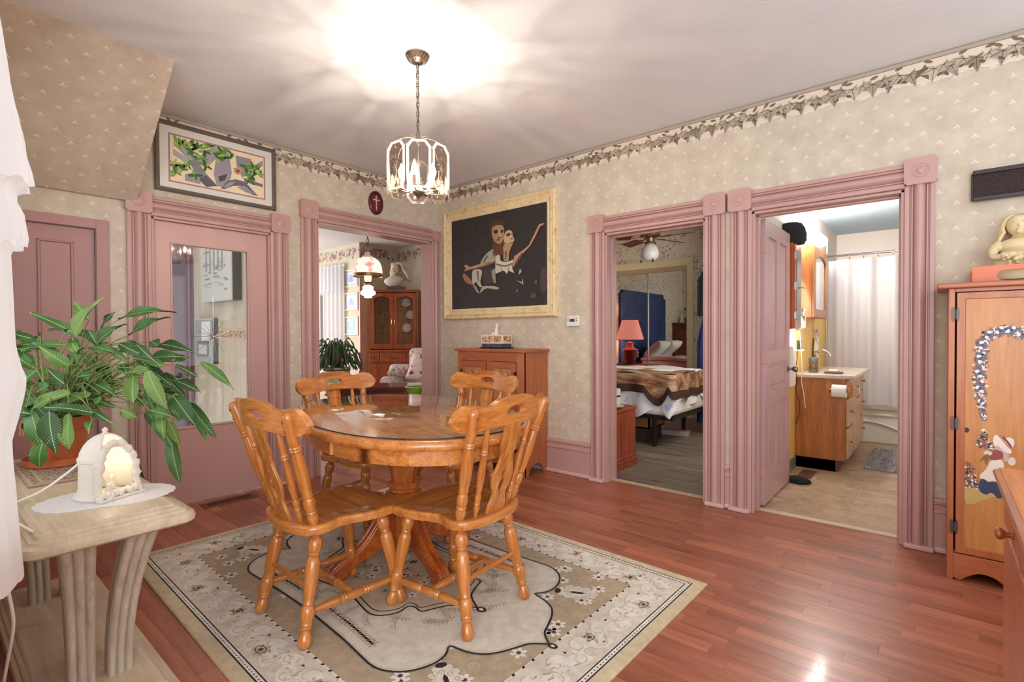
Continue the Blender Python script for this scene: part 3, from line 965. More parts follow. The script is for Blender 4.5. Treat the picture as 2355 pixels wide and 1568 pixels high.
# ================================================================== RUG
rug = thing('area_rug', 'cream and tan oriental area rug with a black-outlined medallion', 'rug', (1.992, -2.04, 0), radians(-1.5))
RX, RY = 1.236, 0.893
RUGM = painted('rug_pile', 0.95, 0.5, 260.0, 0.16, 26.0)
b = B()
prof = [(0, 0.0005), (0, 0.006), (0.004, 0.0105), (0.012, 0.0115)]
rings = []
for ins, z in prof:
    rings.append([(sx * (RX - ins), sy * (RY - ins), z) for sx, sy in ((-1, -1), (1, -1), (1, 1), (-1, 1))])
b.loft(rings)
b.build('pile', mat('rug_edge', RGB(204, 186, 152), 0.95, var=0.12, vscale=30, bump=0.5, bscale=260), rug)
F = Flat(lambda x, y, d: (x, y, 0.0116 + d), 0.00004)
CREAM, TAN, TAN2, IVO, BLK, BRN = RGB(214, 205, 190), RGB(178, 160, 134), RGB(166, 147, 120), RGB(226, 220, 210), RGB(38, 32, 32), RGB(92, 62, 52)


def frame_rect(ins, w, col):
    x, y = RX - ins, RY - ins
    F.k += 1
    for pts in (((-x, -y), (x, -y), (x, -y + w), (-x, -y + w)), ((-x, y - w), (x, y - w), (x, y), (-x, y)),
                ((-x, -y + w), (-x + w, -y + w), (-x + w, y - w), (-x, y - w)), ((x - w, -y + w), (x, -y + w), (x, y - w), (x - w, y - w))):
        F.add(pts, col, False)


F.add(((-RX + .014, -RY + .014), (RX - .014, -RY + .014), (RX - .014, RY - .014), (-RX + .014, RY - .014)), RGB(206, 190, 160))
x, y = RX - .052, RY - .052
F.add(((-x, -y), (x, -y), (x, y), (-x, y)), BLK)
x, y = x - .006, y - .006
F.add(((-x, -y), (x, -y), (x, y), (-x, y)), IVO)
F.k += 1
n = 118
for i in range(n):
    u = -x + (2 * x) * (i + .5) / n
    for sy in (-1, 1):
        F.add(ellipse(u, sy * (y - .008), .0042, .0035, 5), BLK, False)
n = 84
for i in range(n):
    u = -y + (2 * y) * (i + .5) / n
    for sx in (-1, 1):
        F.add(ellipse(sx * (x - .008), u, .0035, .0042, 5), BLK, False)
x, y = x - .018, y - .018
F.add(((-x, -y), (x, -y), (x, y), (-x, y)), BLK)
x, y = x - .005, y - .005
F.add(((-x, -y), (x, -y), (x, y), (-x, y)), CREAM)
rr = random.Random(5)


def scroll(cx, cy, s, a, flip, col, w, lift=True):
    pts = []
    for i in range(15):
        t = i / 14 * 4.6
        r = s * (1 - 0.17 * t)
        pts.append((cx + r * cos(a + flip * t), cy + r * sin(a + flip * t)))
    F.stroke(pts, w, col, False, lift)


def flower(cx, cy, s, pet, core, n=6):
    F.k += 1
    for i in range(n):
        a = 2 * pi * i / n
        F.add(ellipse(cx + s * .62 * cos(a), cy + s * .62 * sin(a), s * .42, s * .27, 6, a), pet, False)
    F.add(ellipse(cx, cy, s * .30, s * .30, 6), core)


# main border: scrolls, palmettes and blossoms
bx, by = RX - .165, RY - .165
per = []
n = 30
for i in range(n):
    per.append((-bx + 2 * bx * i / n, -by, 0))
for i in range(20):
    per.append((bx, -by + 2 * by * i / 20, pi / 2))
for i in range(n):
    per.append((bx - 2 * bx * i / n, by, pi))
for i in range(20):
    per.append((-bx, by - 2 * by * i / 20, -pi / 2))
K0 = F.k
for i, (px, py, a) in enumerate(per):
    F.k = K0 + 8 * (i % 3)
    f = 1 if i % 2 else -1
    ox, oy = -sin(a) * .024 * f, cos(a) * .024 * f
    F.add(ellipse(px + ox, py + oy, .058, .036, 10, a + .5 * f), IVO)
    scroll(px + ox, py + oy, .046, a + 1.2, f, RGB(194, 178, 152), .0042)
    scroll(px - ox, py - oy, .034, a - 1.6, -f, RGB(200, 186, 162), .004)
    F.k += 1
    for q in range(5):
        F.add(ellipse(px + rr.uniform(-.05, .05), py + rr.uniform(-.05, .05), rr.uniform(.008, .018), rr.uniform(.004, .007), 6, rr.uniform(0, 3)), rr.choice((RGB(196, 182, 158), RGB(184, 166, 138), IVO, RGB(204, 192, 172))), False)
    if i % 5 == 2:
        flower(px - ox, py - oy, .036, RGB(188, 168, 142), BRN, 5)
        F.stroke(ellipse(px - ox, py - oy, .03, .018, 9, a), .004, RGB(70, 56, 50), True)
    if i % 4 == 0:
        F.add(ellipse(px - ox * 1.6, py - oy * 1.6, .008, .006, 6, a), BRN)
# inner field
x, y = RX - .268, RY - .255
F.add(((-x, -y), (x, -y), (x, y), (-x, y)), TAN)
F.stroke(((-x, -y), (x, -y), (x, y), (-x, y)), .010, IVO, True)
F.k += 1
for i in range(36):
    u = -x + 2 * x * (i + .5) / 36
    for sy in (-1, 1):
        F.add(ellipse(u, sy * y, .0085, .006, 6, .5), BLK, False)
for i in range(23):
    u = -y + 2 * y * (i + .5) / 23
    for sx in (-1, 1):
        F.add(ellipse(sx * x, u, .006, .0085, 6, .5), BLK, False)
K0 = F.k
for i in range(420):
    F.k = K0 + i % 5
    px, py = rr.uniform(-x, x), rr.uniform(-y, y)
    scroll(px, py, rr.uniform(.014, .022), rr.uniform(0, 6), rr.choice((-1, 1)), RGB(196, 180, 154) if i % 2 else RGB(164, 145, 118), .0035, False)
K0 += 6
for i in range(120):
    F.k = K0 + 3 * (i % 4)
    px, py = rr.uniform(-x + .04, x - .04), rr.uniform(-y + .04, y - .04)
    flower(px, py, .034, IVO, BRN)
F.k = K0 + 16
# field palmettes at the four sides
for px, py, a in ((.815, .40, .5), (.815, -.40, -.5), (-.815, .40, -.5), (-.815, -.40, .5)):
    F.add(ellipse(px, py, .088, .050, 14, a), RGB(220, 212, 198))
    F.k += 1
    for k in range(12):
        F.add(ellipse(px + .084 * cos(k * .524) * cos(a) - .05 * sin(k * .524) * sin(a), py + .084 * cos(k * .524) * sin(a) + .05 * sin(k * .524) * cos(a), .016, .014, 7), RGB(220, 212, 198), False)
    for k in range(10):
        F.stroke(ellipse(px + .06 * cos(k * .63), py + .036 * sin(k * .63), .012, .009, 7), .0025, TAN2, True)
    F.add(ellipse(px, py, .038, .010, 6, a), BLK)
    F.add(ellipse(px - .09 * cos(a), py - .09 * sin(a), .016, .024, 6, a), BLK)


def medallion(pts):
    q = [(a, c) for a, c in pts]
    full = q + [(-a, c) for a, c in q[::-1]] + [(-a, -c) for a, c in q] + [(a, -c) for a, c in q[::-1]]
    out = []
    for p in full:
        if not out or (abs(p[0] - out[-1][0]) + abs(p[1] - out[-1][1])) > 1e-4:
            out.append(p)
    return [(p.x, p.y) for p in smoothpoly(out, 3)]


MED = medallion([(.957, 0), (.90, .045), (.875, .10), (.845, .165), (.805, .215), (.745, .245), (.675, .262), (.705, .31), (.71, .37), (.685, .44), (.635, .495), (.56, .525), (.45, .52), (.33, .51), (.2, .505), (.05, .50), (0, .5)])
F.add(MED, CREAM)
F.stroke(MED, .009, BLK, True)
F.stroke([(p[0] * .985, p[1] * .982) for p in MED], .005, RGB(190, 178, 160), True)
for sx in (-1, 1):
    F.add(ellipse(sx * .975, 0, .022, .016, 8), BLK)
    F.add(ellipse(sx * .975, 0, .010, .007, 8), IVO)
KM = F.k
mp = [(p[0] * .86, p[1] * .86) for p in MED]
step = [0]
acc = 0
for i in range(len(mp)):
    j = (i + 1) % len(mp)
    L = sqrt((mp[j][0] - mp[i][0]) ** 2 + (mp[j][1] - mp[i][1]) ** 2)
    k = max(1, round(L / .078))
    for q in range(k):
        s = (q + .5) / k
        F.k = KM + 3 * (q % 2)
        if L > .03:
            flower(mp[i][0] + (mp[j][0] - mp[i][0]) * s, mp[i][1] + (mp[j][1] - mp[i][1]) * s, .026, RGB(186, 168, 146), RGB(60, 44, 42), 6)
# sprays
KM = F.k + 4
for i in range(64):
    F.k = KM + 3 * (i % 4)
    a0 = 2 * pi * i / 44 + rr.uniform(-.05, .05)
    rx, ry = (.60, .38)
    px, py = rx * cos(a0) * rr.uniform(.75, 1.0), ry * sin(a0) * rr.uniform(.82, 1.0)
    a = rr.uniform(0, 2 * pi)
    pts = [(px + .016 * k * cos(a + .06 * k), py + .016 * k * sin(a + .06 * k)) for k in range(8)]
    F.stroke(pts, .0022, RGB(178, 160, 130))
    F.k += 1
    for k in range(1, 8):
        for sd in (-1, 1):
            F.add(ellipse(pts[k][0] + .011 * cos(a + sd * 1.0), pts[k][1] + .011 * sin(a + sd * 1.0), .0085, .0038, 5, a + sd * .9), RGB(176, 158, 128), False)
F.k = KM + 14
MED2 = medallion([(.56, 0), (.47, .05), (.43, .115), (.40, .18), (.352, .178), (.322, .196), (.33, .25), (.30, .31), (.25, .338), (.17, .33), (.09, .315), (0, .31)])
F.add(MED2, RGB(196, 182, 160))
F.stroke(MED2, .009, BLK, True)
F.stroke([(p[0] * .93, p[1] * .915) for p in MED2], .006, BLK, True)
F.add([(p[0] * .90, p[1] * .885) for p in MED2], RGB(190, 174, 148))
KM = F.k
for i in range(60):
    F.k = KM + 3 * (i % 4)
    a = rr.uniform(0, 6.28)
    q = sqrt(rr.random())
    flower(.33 * q * cos(a), .22 * q * sin(a), .026, IVO if i % 2 else RGB(170, 150, 124), BRN, 5)
F.k = KM + 14
for sx in (-1, 1):
    F.add(ellipse(sx * .585, 0, .026, .020, 8), BLK)
    F.add(ellipse(sx * .585, 0, .013, .009, 8), IVO)
o = F.build('woven_pattern', RUGM, rug)

# ================================================================== DINING TABLE
TZ = 0.800
tab = thing('dining_table', 'oval oak pedestal dining table with a glass top', 'table', (1.906, -1.949, 0.012), radians(-16.3))


def stadium(R, L, n=18):
    """oval outline of the top; R runs with the offset from the glass edge"""
    a, c, e = .809 + R - .508, .509 + R - .508, 2 / 2.23
    pts = []
    for i in range(4 * n):
        t = 2 * pi * i / (4 * n)
        pts.append((a * abs(cos(t)) ** e * (1 if cos(t) > 0 else -1), c * abs(sin(t)) ** e * (1 if sin(t) > 0 else -1)))
    return pts


LH = 0.300
prof = [(0.505, .772), (.512, .758), (.524, .754), (.532, .760), (.536, .770), (.534, .782), (.526, .791), (.515, .7945), (.500, .795)]
b = B()
b.loft([[(p[0], p[1], z) for p in stadium(r, LH)] for r, z in prof])
b.build('tabletop', OAK_X, tab, smooth=40)
# apron: two curved ends and the straight leaf pieces
for x0, x1, sd in ((-LH - .6, -.33, 0), (.33, LH + .6, 0), (-.328, .328, 1), (-.328, .328, -1)):
    out = [p for p in stadium(.488, LH, 22)]
    inn = [p for p in stadium(.466, LH, 22)]
    b = B()
    n = len(out)
    for i in range(n):
        j = (i + 1) % n
        pa, pb, qa, qb = out[i], out[j], inn[i], inn[j]

        def clip(p, q):
            lo, hi = x0, x1
            if max(p[0], q[0]) <= lo or min(p[0], q[0]) >= hi:
                return None
            r = []
            for s in (p, q):
                r.append(s)
            P, Q = Vector(r[0]), Vector(r[1])
            for lim, sgn in ((lo, 1), (hi, -1)):
                if (P.x - lim) * sgn < 0:
                    P = P + (Q - P) * ((lim - P.x) / (Q.x - P.x))
                if (Q.x - lim) * sgn < 0:
                    Q = Q + (P - Q) * ((lim - Q.x) / (P.x - Q.x))
            return P, Q
        c1, c2 = clip(pa, pb), clip(qa, qb)
        if c1 and c2 and (sd == 0 or c1[0].y * sd > 0):
            b.loft([[(c1[0].x, c1[0].y, .688), (c1[1].x, c1[1].y, .688), (c2[1].x, c2[1].y, .688), (c2[0].x, c2[0].y, .688)],
                    [(c1[0].x, c1[0].y, .757), (c1[1].x, c1[1].y, .757), (c2[1].x, c2[1].y, .757), (c2[0].x, c2[0].y, .757)]])
    b.build('apron', OAK_X, tab, smooth=50, weld=True)
for sx in (-1, 1):
    for sy in (-1, 1):
        B().box(sx * .33 - .009, sy * .4575 - .006, .690, sx * .33 + .009, sy * .4575 + .006, .756).build('apron_strip', wood('oak_pale', RGB(190, 130, 60), RGB(214, 160, 90), 'z', 1.5), tab)
b = B()
b.loft([[(p[0], p[1], z) for p in stadium(r, LH)] for r, z in ((.504, .7957), (.508, .7975), (.508, .8005), (.504, .8025))])


go = b.build('glass_top', glass_mat('table_glass', (0.97, 0.985, 0.975, 1), 1.0, 0.015), tab, smooth=60)
b = B()
b.loft([[(p[0], p[1], z) for p in stadium(r, LH)] for r, z in ((.5085, .7962), (.5093, .798), (.5093, .8), (.5085, .8018), (.5075, .8018), (.5075, .7962))], cap=False)
b.build('glass_edge', mat('glass_edge', RGB(34, 44, 44), 0.15, spec=0.6), go)
# pedestal column
prof = [(0.0, .095), (.052, .095), (.060, .105)]
b = B()
b.lathe([(0, .10), (.075, .10), (.078, .30), (.082, .32), (.088, .335), (.094, .345), (.098, .358), (.094, .372), (.078, .38), (.074, .388), (.084, .396), (.086, .408), (.078, .42),
         (.066, .43), (.072, .47), (.080, .52), (.086, .57), (.086, .60), (.078, .63), (.068, .655), (.066, .68), (.10, .69), (.16, .70), (.16, .72), (0, .72)], 8, MT(rz=pi / 8))
b.build('column', wood('oak_col', RGB(140, 66, 24), RGB(196, 112, 46), 'z', 1.6, 0.25, 0.4), tab, smooth=35)
B().box(-.55, -.05, .70, .55, .05, .752).box(-.22, -.40, .71, .22, .40, .752).build('slide_rail', OAK_X, tab)
# four scrolled feet
OAKF = wood('oak_foot', RGB(140, 62, 24), RGB(190, 100, 42), 'x', 1.6, 0.25, 0.4)
for k in range(4):
    Mf = rotz(k * pi / 2 + radians(6.4)) @ MT((0, 0, -.012))
    side = [(.05, .10), (.05, .335), (.075, .335), (.10, .318), (.13, .285), (.17, .235), (.215, .180), (.27, .135), (.325, .108), (.375, .085), (.405, .055), (.412, .028), (.405, .013),
            (.33, .013), (.318, .035), (.29, .058), (.24, .080), (.18, .100), (.12, .12)]
    side = [(p.x, p.y) for p in smoothpoly(side, 3)]
    ft = B(Mf).prism(side, -.034, .034, 'xz').build('foot', OAKF, tab, smooth=40, bev=.006)
    top = [(.075, .335), (.10, .318), (.13, .285), (.17, .235), (.215, .180), (.27, .135), (.325, .108), (.375, .085), (.405, .055)]
    for yy in (-.019, .019):
        B(Mf).tube([(p.x, yy, p.y + .001) for p in smoothpoly(top, 4, False)], .013, 8).build('foot_moulding', OAKF, ft, smooth=True)

# ================================================================== CHAIRS
LEGP = [(.010, 0), (.017, .008), (.0235, .03), (.0265, .06), (.0255, .09), (.020, .125), (.0165, .145), (.019, .155), (.023, .17), (.0195, .182), (.023, .195), (.0205, .21), (.022, .225), (.0265, .26), (.028, .30),
        (.026, .335), (.0205, .352), (.023, .362), (.021, .375), (.0235, .43), (.027, .53), (.0285, .63), (.028, .70), (.0245, .735), (.0185, .752), (.023, .765), (.0205, .778), (.0265, .81), (.029, .85), (.026, .89),
        (.018, .918), (.0155, .928), (.021, .945), (.0195, .965), (.0165, .98), (.0165, 1.0)]
POSTP = [(.014, 0), (.0175, .03), (.0215, .075), (.0225, .10), (.0195, .128), (.0215, .138), (.0185, .15), (.0225, .175), (.0235, .21), (.020, .25), (.0145, .268), (.021, .283), (.0195, .297), (.0225, .36), (.0255, .45),
         (.0245, .54), (.0205, .63), (.0175, .675), (.0225, .69), (.0185, .702), (.0225, .714), (.0185, .726), (.020, .74), (.0225, .80), (.0225, .955), (.0205, .98), (.014, .995), (0, 1.0)]
SPINP = [(.008, 0), (.0105, .05), (.0145, .11), (.0125, .15), (.0145, .16), (.012, .172), (.014, .21), (.0145, .24), (.010, .27), (.013, .285), (.0115, .30), (.0155, .40), (.0165, .48), (.0145, .60), (.0125, .70),
         (.0155, .715), (.0125, .73), (.0155, .745), (.012, .76), (.0135, .80), (.0125, .88), (.008, 1.0)]
STRP = [(.008, 0), (.0105, .04), (.0145, .16), (.0175, .27), (.0165, .33), (.013, .345), (.0185, .36), (.015, .375), (.0185, .39), (.014, .405), (.0175, .44), (.0185, .5)]
STRP = STRP + [(r, 1 - t) for r, t in STRP[-2::-1]]
MIDP = [(.008, 0), (.012, .05), (.0165, .2), (.019, .33), (.0145, .36), (.019, .375), (.0155, .395), (.019, .5)]
MIDP = MIDP + [(r, 1 - t) for r, t in MIDP[-2::-1]]
SEATZ = 0.462


def turned(name, parent, p0, p1, prof, seg=14, material=OAK_Z):
    """a turned stick: its own local z axis runs along the grain"""
    p0, p1 = Vector(p0), Vector(p1)
    L = (p1 - p0).length
    b = B().lathe([(r, t * L) for r, t in prof], seg)
    o = b.build(name, material, parent, smooth=40)
    o.location = p0
    o.rotation_euler = (p1 - p0).to_track_quat('Z', 'Y').to_euler()
    return o


def crest_rail(parent):
    N = 48
    X = 0.315

    def top(x):
        ax = abs(x)
        ks = [(0, .957), (.07, .956), (.105, .950), (.140, .932), (.170, .925), (.205, .931), (.245, .940), (.275, .935), (.297, .916), (.310, .895), (.315, .878)]
        for (a, c), (d, e) in zip(ks, ks[1:]):
            if ax <= d + 1e-9:
                s = (ax - a) / (d - a)
                s = s * s * (3 - 2 * s) if (a in (.105,)) else s
                return c + (e - c) * s
        return ks[-1][1]

    def bot(x):
        ax = abs(x)
        ks = [(0, .842), (.10, .839), (.20, .832), (.25, .832), (.28, .838), (.300, .852), (.311, .866), (.315, .876)]
        for (a, c), (d, e) in zip(ks, ks[1:]):
            if ax <= d + 1e-9:
                return c + (e - c) * (ax - a) / (d - a)
        return ks[-1][1]

    def hole(x):
        if abs(x) >= .066:
            return .893, .893
        q = sqrt(1 - (x / .066) ** 2)
        return .888 - .013 * q + .008 * max(0, 1 - (x / .04) ** 2), .890 + .028 * q ** .7

    def yc(x, z):
        return -.318 + .058 * (x / .315) ** 2 - (z - .88) * .20
    b = B()
    xs = [-X + 2 * X * (0.5 - 0.5 * cos(pi * i / N)) for i in range(N + 1)]
    xs = sorted(set([round(x, 5) for x in xs] + [-.066, .066]))
    st = []
    for x in xs:
        h0, h1 = hole(x)
        zz = [bot(x), h0, h1, top(x)]
        if abs(x) > .2:
            mid = (zz[0] + zz[3]) / 2
            if not zz[0] < zz[1] < zz[3]:
                zz[1] = zz[2] = mid
        st.append([[b.v((x, yc(x, z) + s * .0135, z)) for z in zz] for s in (-1, 1)])
    for i in range(len(xs) - 1):
        A, C = st[i], st[i + 1]
        for s in (0, 1):
            for k in (0, 2):
                b.f([A[s][k], A[s][k + 1], C[s][k + 1], C[s][k]])
        b.f([A[0][0], A[1][0], C[1][0], C[0][0]])
        b.f([A[0][3], A[1][3], C[1][3], C[0][3]])
        if abs(xs[i] + xs[i + 1]) / 2 < .066:
            b.f([A[0][1], A[1][1], C[1][1], C[0][1]])
            b.f([A[0][2], A[1][2], C[1][2], C[0][2]])
    for E in (st[0], st[-1]):
        for k in (0, 2):
            b.f([E[0][k], E[0][k + 1], E[1][k + 1], E[1][k]])
    o = b.build('crest_rail', OAK_X, parent, smooth=40, weld=True, bev=.004)
    return o


def make_chair(label):
    t = thing('dining_chair', label, 'chair', group='oak dining chairs around the table')
    half = [(0, .222), (.10, .228), (.175, .222), (.216, .192), (.226, .14), (.222, .07), (.205, .01), (.188, -.045), (.190, -.09), (.205, -.13), (.204, -.175), (.175, -.215), (.11, -.240), (0, -.250)]
    full = half + [(-x, y) for x, y in half[-2:0:-1]]
    out = smoothpoly(full, 4)
    cen = Vector((0, -.01))

    def ring(k, z, dz=lambda p: 0):
        return [((cen.x + (p.x - cen.x) * k), (cen.y + (p.y - cen.y) * k), z + dz(p)) for p in out]
    b = B()
    R = [ring(.93, SEATZ - .040), ring(.985, SEATZ - .037), ring(1.0, SEATZ - .026), ring(1.0, SEATZ - .012), ring(.985, SEATZ - .003), ring(.95, SEATZ),
         ring(.80, SEATZ - .003), ring(.6, SEATZ - .010), ring(.35, SEATZ - .014), ring(.1, SEATZ - .013)]
    b.loft(R)
    b.build('seat', OAK_X, t, smooth=50)
    zt = SEATZ - .036
    legs = {}
    for sx in (-1, 1):
        for sy, fx, fy, tx, ty in ((1, .200, .220, .145, .145), (-1, .196, -.235, .145, -.150)):
            p0, p1 = Vector((sx * fx, sy * abs(fy), 0.002)), Vector((sx * tx, sy * abs(ty), zt + .012))
            legs[(sx, sy)] = (p0, p1)
            turned('leg', t, p0, p1, LEGP)

    def on(leg, z):
        p0, p1 = leg
        return p0 + (p1 - p0) * ((z - p0.z) / (p1.z - p0.z))
    for sx in (-1, 1):
        turned('side_stretcher', t, on(legs[(sx, -1)], .128), on(legs[(sx, 1)], .118), STRP, 12)
    mA = (on(legs[(-1, -1)], .128) + on(legs[(-1, 1)], .118)) / 2
    mB = (on(legs[(1, -1)], .128) + on(legs[(1, 1)], .118)) / 2
    turned('centre_stretcher', t, mA, mB, MIDP, 12)
    turned('back_stretcher', t, on(legs[(-1, -1)], .215), on(legs[(1, -1)], .215), [(.010, 0), (.0115, .1), (.0115, .9), (.010, 1)], 10)
    for sx in (-1, 1):
        po = turned('back_post', t, (sx * .170, -.170, SEATZ - .01), (sx * .246, -.316, .925), POSTP)
        for q in (.86, .94):
            p = Vector((sx * .170, -.170, SEATZ - .01)).lerp(Vector((sx * .246, -.316, .925)), q)
            bb = B()
            bb.ball((0, 0, 0), .0055, 8, 6)
            k = bb.build('dowel_plug', wood('oak_plug', RGB(120, 54, 20), RGB(150, 76, 30), 'z'), t, smooth=True)
            k.location = p + Vector((0, -.0215, -.006))
        turned('spindle', t, (sx * .104, -.195, SEATZ - .006), (sx * .145, -.300, .842), SPINP, 10)
    crest_rail(t)
    sh = [(.060, 0), (.056, .035), (.046, .06), (.042, .085), (.049, .10), (.060, .125), (.066, .155), (.062, .185), (.050, .215), (.040, .25), (.044, .27), (.052, .29), (.053, .31), (.050, .335), (.050, .36), (.052, .40)]
    sp = [(p.x, p.y) for p in smoothpoly([(x, z) for x, z in sh], 3, False)]
    outl = sp + [(-x, z) for x, z in sp[::-1]]
    holes = [[(p.x, p.y) for p in smoothpoly([(0, .065), (.007, .075), (.006, .09), (.012, .10), (.018, .115), (.016, .135), (.008, .145), (.005, .155), (.010, .168), (.009, .182), (0, .192),
                                              (-.009, .182), (-.010, .168), (-.005, .155), (-.008, .145), (-.016, .135), (-.018, .115), (-.012, .10), (-.006, .09), (-.007, .075)], 2)],
             ellipse(0, .225, .005, .018, 10)]
    Ms = MT((0, -.215, SEATZ - .004), rx=math.atan2(.100, .38))
    cutout('splat', outl, holes, .013, OAK_Z, t, .0018, Ms)
    return t


c0 = make_chair('oak dining chair seen from behind, left of the pair nearest the camera')
CH = [(2.051, -2.452, radians(-1), None),
      (2.444, -2.068, radians(93.4), 'oak dining chair seen from behind, right of the pair nearest the camera'),
      (1.312, -1.781, radians(-81.5), 'oak dining chair at the far left of the table before the archway'),
      (1.751, -1.440, radians(178), 'oak dining chair in front of the pine cupboard, its back towards it')]
for i, (x, y, a, lb) in enumerate(CH):
    c = c0 if i == 0 else copy_tree(c0)
    c.location = (x, y, 0.0118)
    c.rotation_euler = (0, 0, a)
    if lb:
        c['label'] = lb

# ================================================================== CHANDELIER
ch = thing('chandelier', 'chandelier of etched octagonal glass panels on a chain above the table', 'chandelier', (1.887, -1.819, 0))
NICK = mat('brushed_pewter', RGB(150, 136, 122), 0.35, 1.0)
b = B().lathe([(0, H), (.066, H), (.066, H - .006), (.060, H - .012), (.052, H - .024), (.036, H - .038), (.016, H - .046), (0, H - .048)], 32)
cano = b.build('canopy', NICK, ch, smooth=40)
for k in range(20):
    a = 2 * pi * k / 20
    B().tube([(.060 * cos(a), .060 * sin(a), H - .013), (.050 * cos(a), .050 * sin(a), H - .028), (.030 * cos(a), .030 * sin(a), H - .042)], [.003, .0035, .002], 6).build('flute', NICK, cano, smooth=True)
zt = H - .045
zc = 2.315
nl = 15
CHAINM = mat('chain_metal', RGB(120, 106, 94), 0.4, 1.0)
for k in range(nl):
    z = zt - (zt - zc) * (k + .5) / nl
    pts = [(.0085 * cos(t) * 1.0, 0, .021 * sin(t)) for t in [2 * pi * i / 14 for i in range(14)]]
    B(MT((0, 0, z), rz=(k % 2) * pi / 2 + .3)).tube(pts, .0021, 6, True).build('chain_link', CHAINM, ch, smooth=True)
B().tube([(.004 * sin(i * .9), .004 * cos(i * .7), zt - (zt - zc) * i / 24) for i in range(25)], .0022, 6).build('wire', mat('wire_brown', RGB(96, 82, 70), 0.5), ch, smooth=True)
B().lathe([(0, 2.322), (.006, 2.322), (.008, 2.31), (.016, 2.30), (.018, 2.285), (.010, 2.275), (.007, 2.26), (.007, 2.035), (.02, 2.03), (.028, 2.02), (.034, 2.008), (.03, 1.998), (.016, 1.985), (.006, 1.975), (0, 1.968)], 20).build('stem', NICK, ch, smooth=40)
CG = glass_mat('chandelier_glass', (0.88, 0.82, 0.77, 1), 1.5)


def edge_glass():
    t = NT('bevelled_edge')
    tr = t.new('ShaderNodeBsdfTransparent')
    tr.inputs[0].default_value = (0.55, 0.48, 0.43, 1)
    df = t.new('ShaderNodeBsdfTranslucent')
    df.inputs[0].default_value = (0.95, 0.90, 0.86, 1)
    gl = t.new('ShaderNodeBsdfGlossy')
    gl.inputs['Roughness'].default_value = 0.12
    m1 = t.new('ShaderNodeMixShader')
    m1.inputs[0].default_value = 0.5
    t.link(df.outputs[0], m1.inputs[1])
    t.link(gl.outputs[0], m1.inputs[2])
    m2 = t.new('ShaderNodeMixShader')
    m2.inputs[0].default_value = 0.72
    t.link(tr.outputs[0], m2.inputs[1])
    t.link(m1.outputs[0], m2.inputs[2])
    t.link(m2.outputs[0], t.out.inputs[0])
    return t.m


EG = edge_glass()
GP0, GP1, GW, GC, GR = 1.985, 2.238, .0635, .034, .166
octo = [(-GW, GP0 + GC), (-GW + GC * .8, GP0), (GW - GC * .8, GP0), (GW, GP0 + GC), (GW, GP1 - GC), (GW - GC * .8, GP1), (-GW + GC * .8, GP1), (-GW, GP1 - GC)]
inn = [(x * .80, (GP0 + GP1) / 2 + (z - (GP0 + GP1) / 2) * .90) for x, z in octo]
for k in range(8):
    Mk = rotz(k * pi / 4 + radians(-38.5)) @ MT((0, -GR, 0))
    p = B(Mk).prism(inn, -.002, .002, 'xz').build('glass_panel', CG, ch)
    b = B(Mk)
    for i in range(8):
        j = (i + 1) % 8
        o1, o2, i1, i2 = octo[i], octo[j], inn[i], inn[j]
        b.loft([[(o1[0], -.0005, o1[1]), (i1[0], -.002, i1[1]), (i1[0], .002, i1[1]), (o1[0], .0005, o1[1])],
                [(o2[0], -.0005, o2[1]), (i2[0], -.002, i2[1]), (i2[0], .002, i2[1]), (o2[0], .0005, o2[1])]])
    b.build('bevelled_edge', EG, p)
    b = B(Mk)
    zc_ = (GP0 + GP1) / 2 - .01
    for q in range(12):
        a = 2 * pi * q / 12
        L = (.070 if q % 3 == 0 else .045) if abs(cos(a)) < .5 else .036
        b.loft([[(.004 * cos(a) + .0007 * sin(a), -.0022, zc_ + .004 * sin(a) - .0007 * cos(a)), (.004 * cos(a) - .0007 * sin(a), -.0022, zc_ + .004 * sin(a) + .0007 * cos(a)), (.004 * cos(a), -.0028, zc_ + .004 * sin(a))],
                [(L * cos(a) + .0003 * sin(a), -.0022, zc_ + L * sin(a) - .0003 * cos(a)), (L * cos(a) - .0003 * sin(a), -.0022, zc_ + L * sin(a) + .0003 * cos(a)), (L * cos(a), -.0028, zc_ + L * sin(a))]])
    b.build('etched_star', mat('etched', RGB(250, 235, 220), 0.6), p)
    # wire arms holding each panel
    Mw = rotz(k * pi / 4 + radians(-38.5))
    pts = smoothpoly([(0, -.012, 2.302), (0, -.06, 2.305), (0, -.12, 2.283), (0, -.152, 2.245), (0, -.160, 2.215), (0, -.160, 2.205)], 4, False)
    B(Mw).tube(pts, .0019, 6).build('arm_wire', CHAINM, ch, smooth=True)
    pts = smoothpoly([(0, -.02, 2.005), (0, -.08, 1.998), (0, -.14, 2.000), (0, -.160, 2.012), (0, -.160, 2.03)], 4, False)
    B(Mw).tube(pts, .0019, 6).build('arm_wire', CHAINM, ch, smooth=True)
    for zz in (2.207, 2.028):
        B(Mw).ball((0, -.169, zz), .0045, 8, 6).build('finial', CHROME, ch, smooth=True)
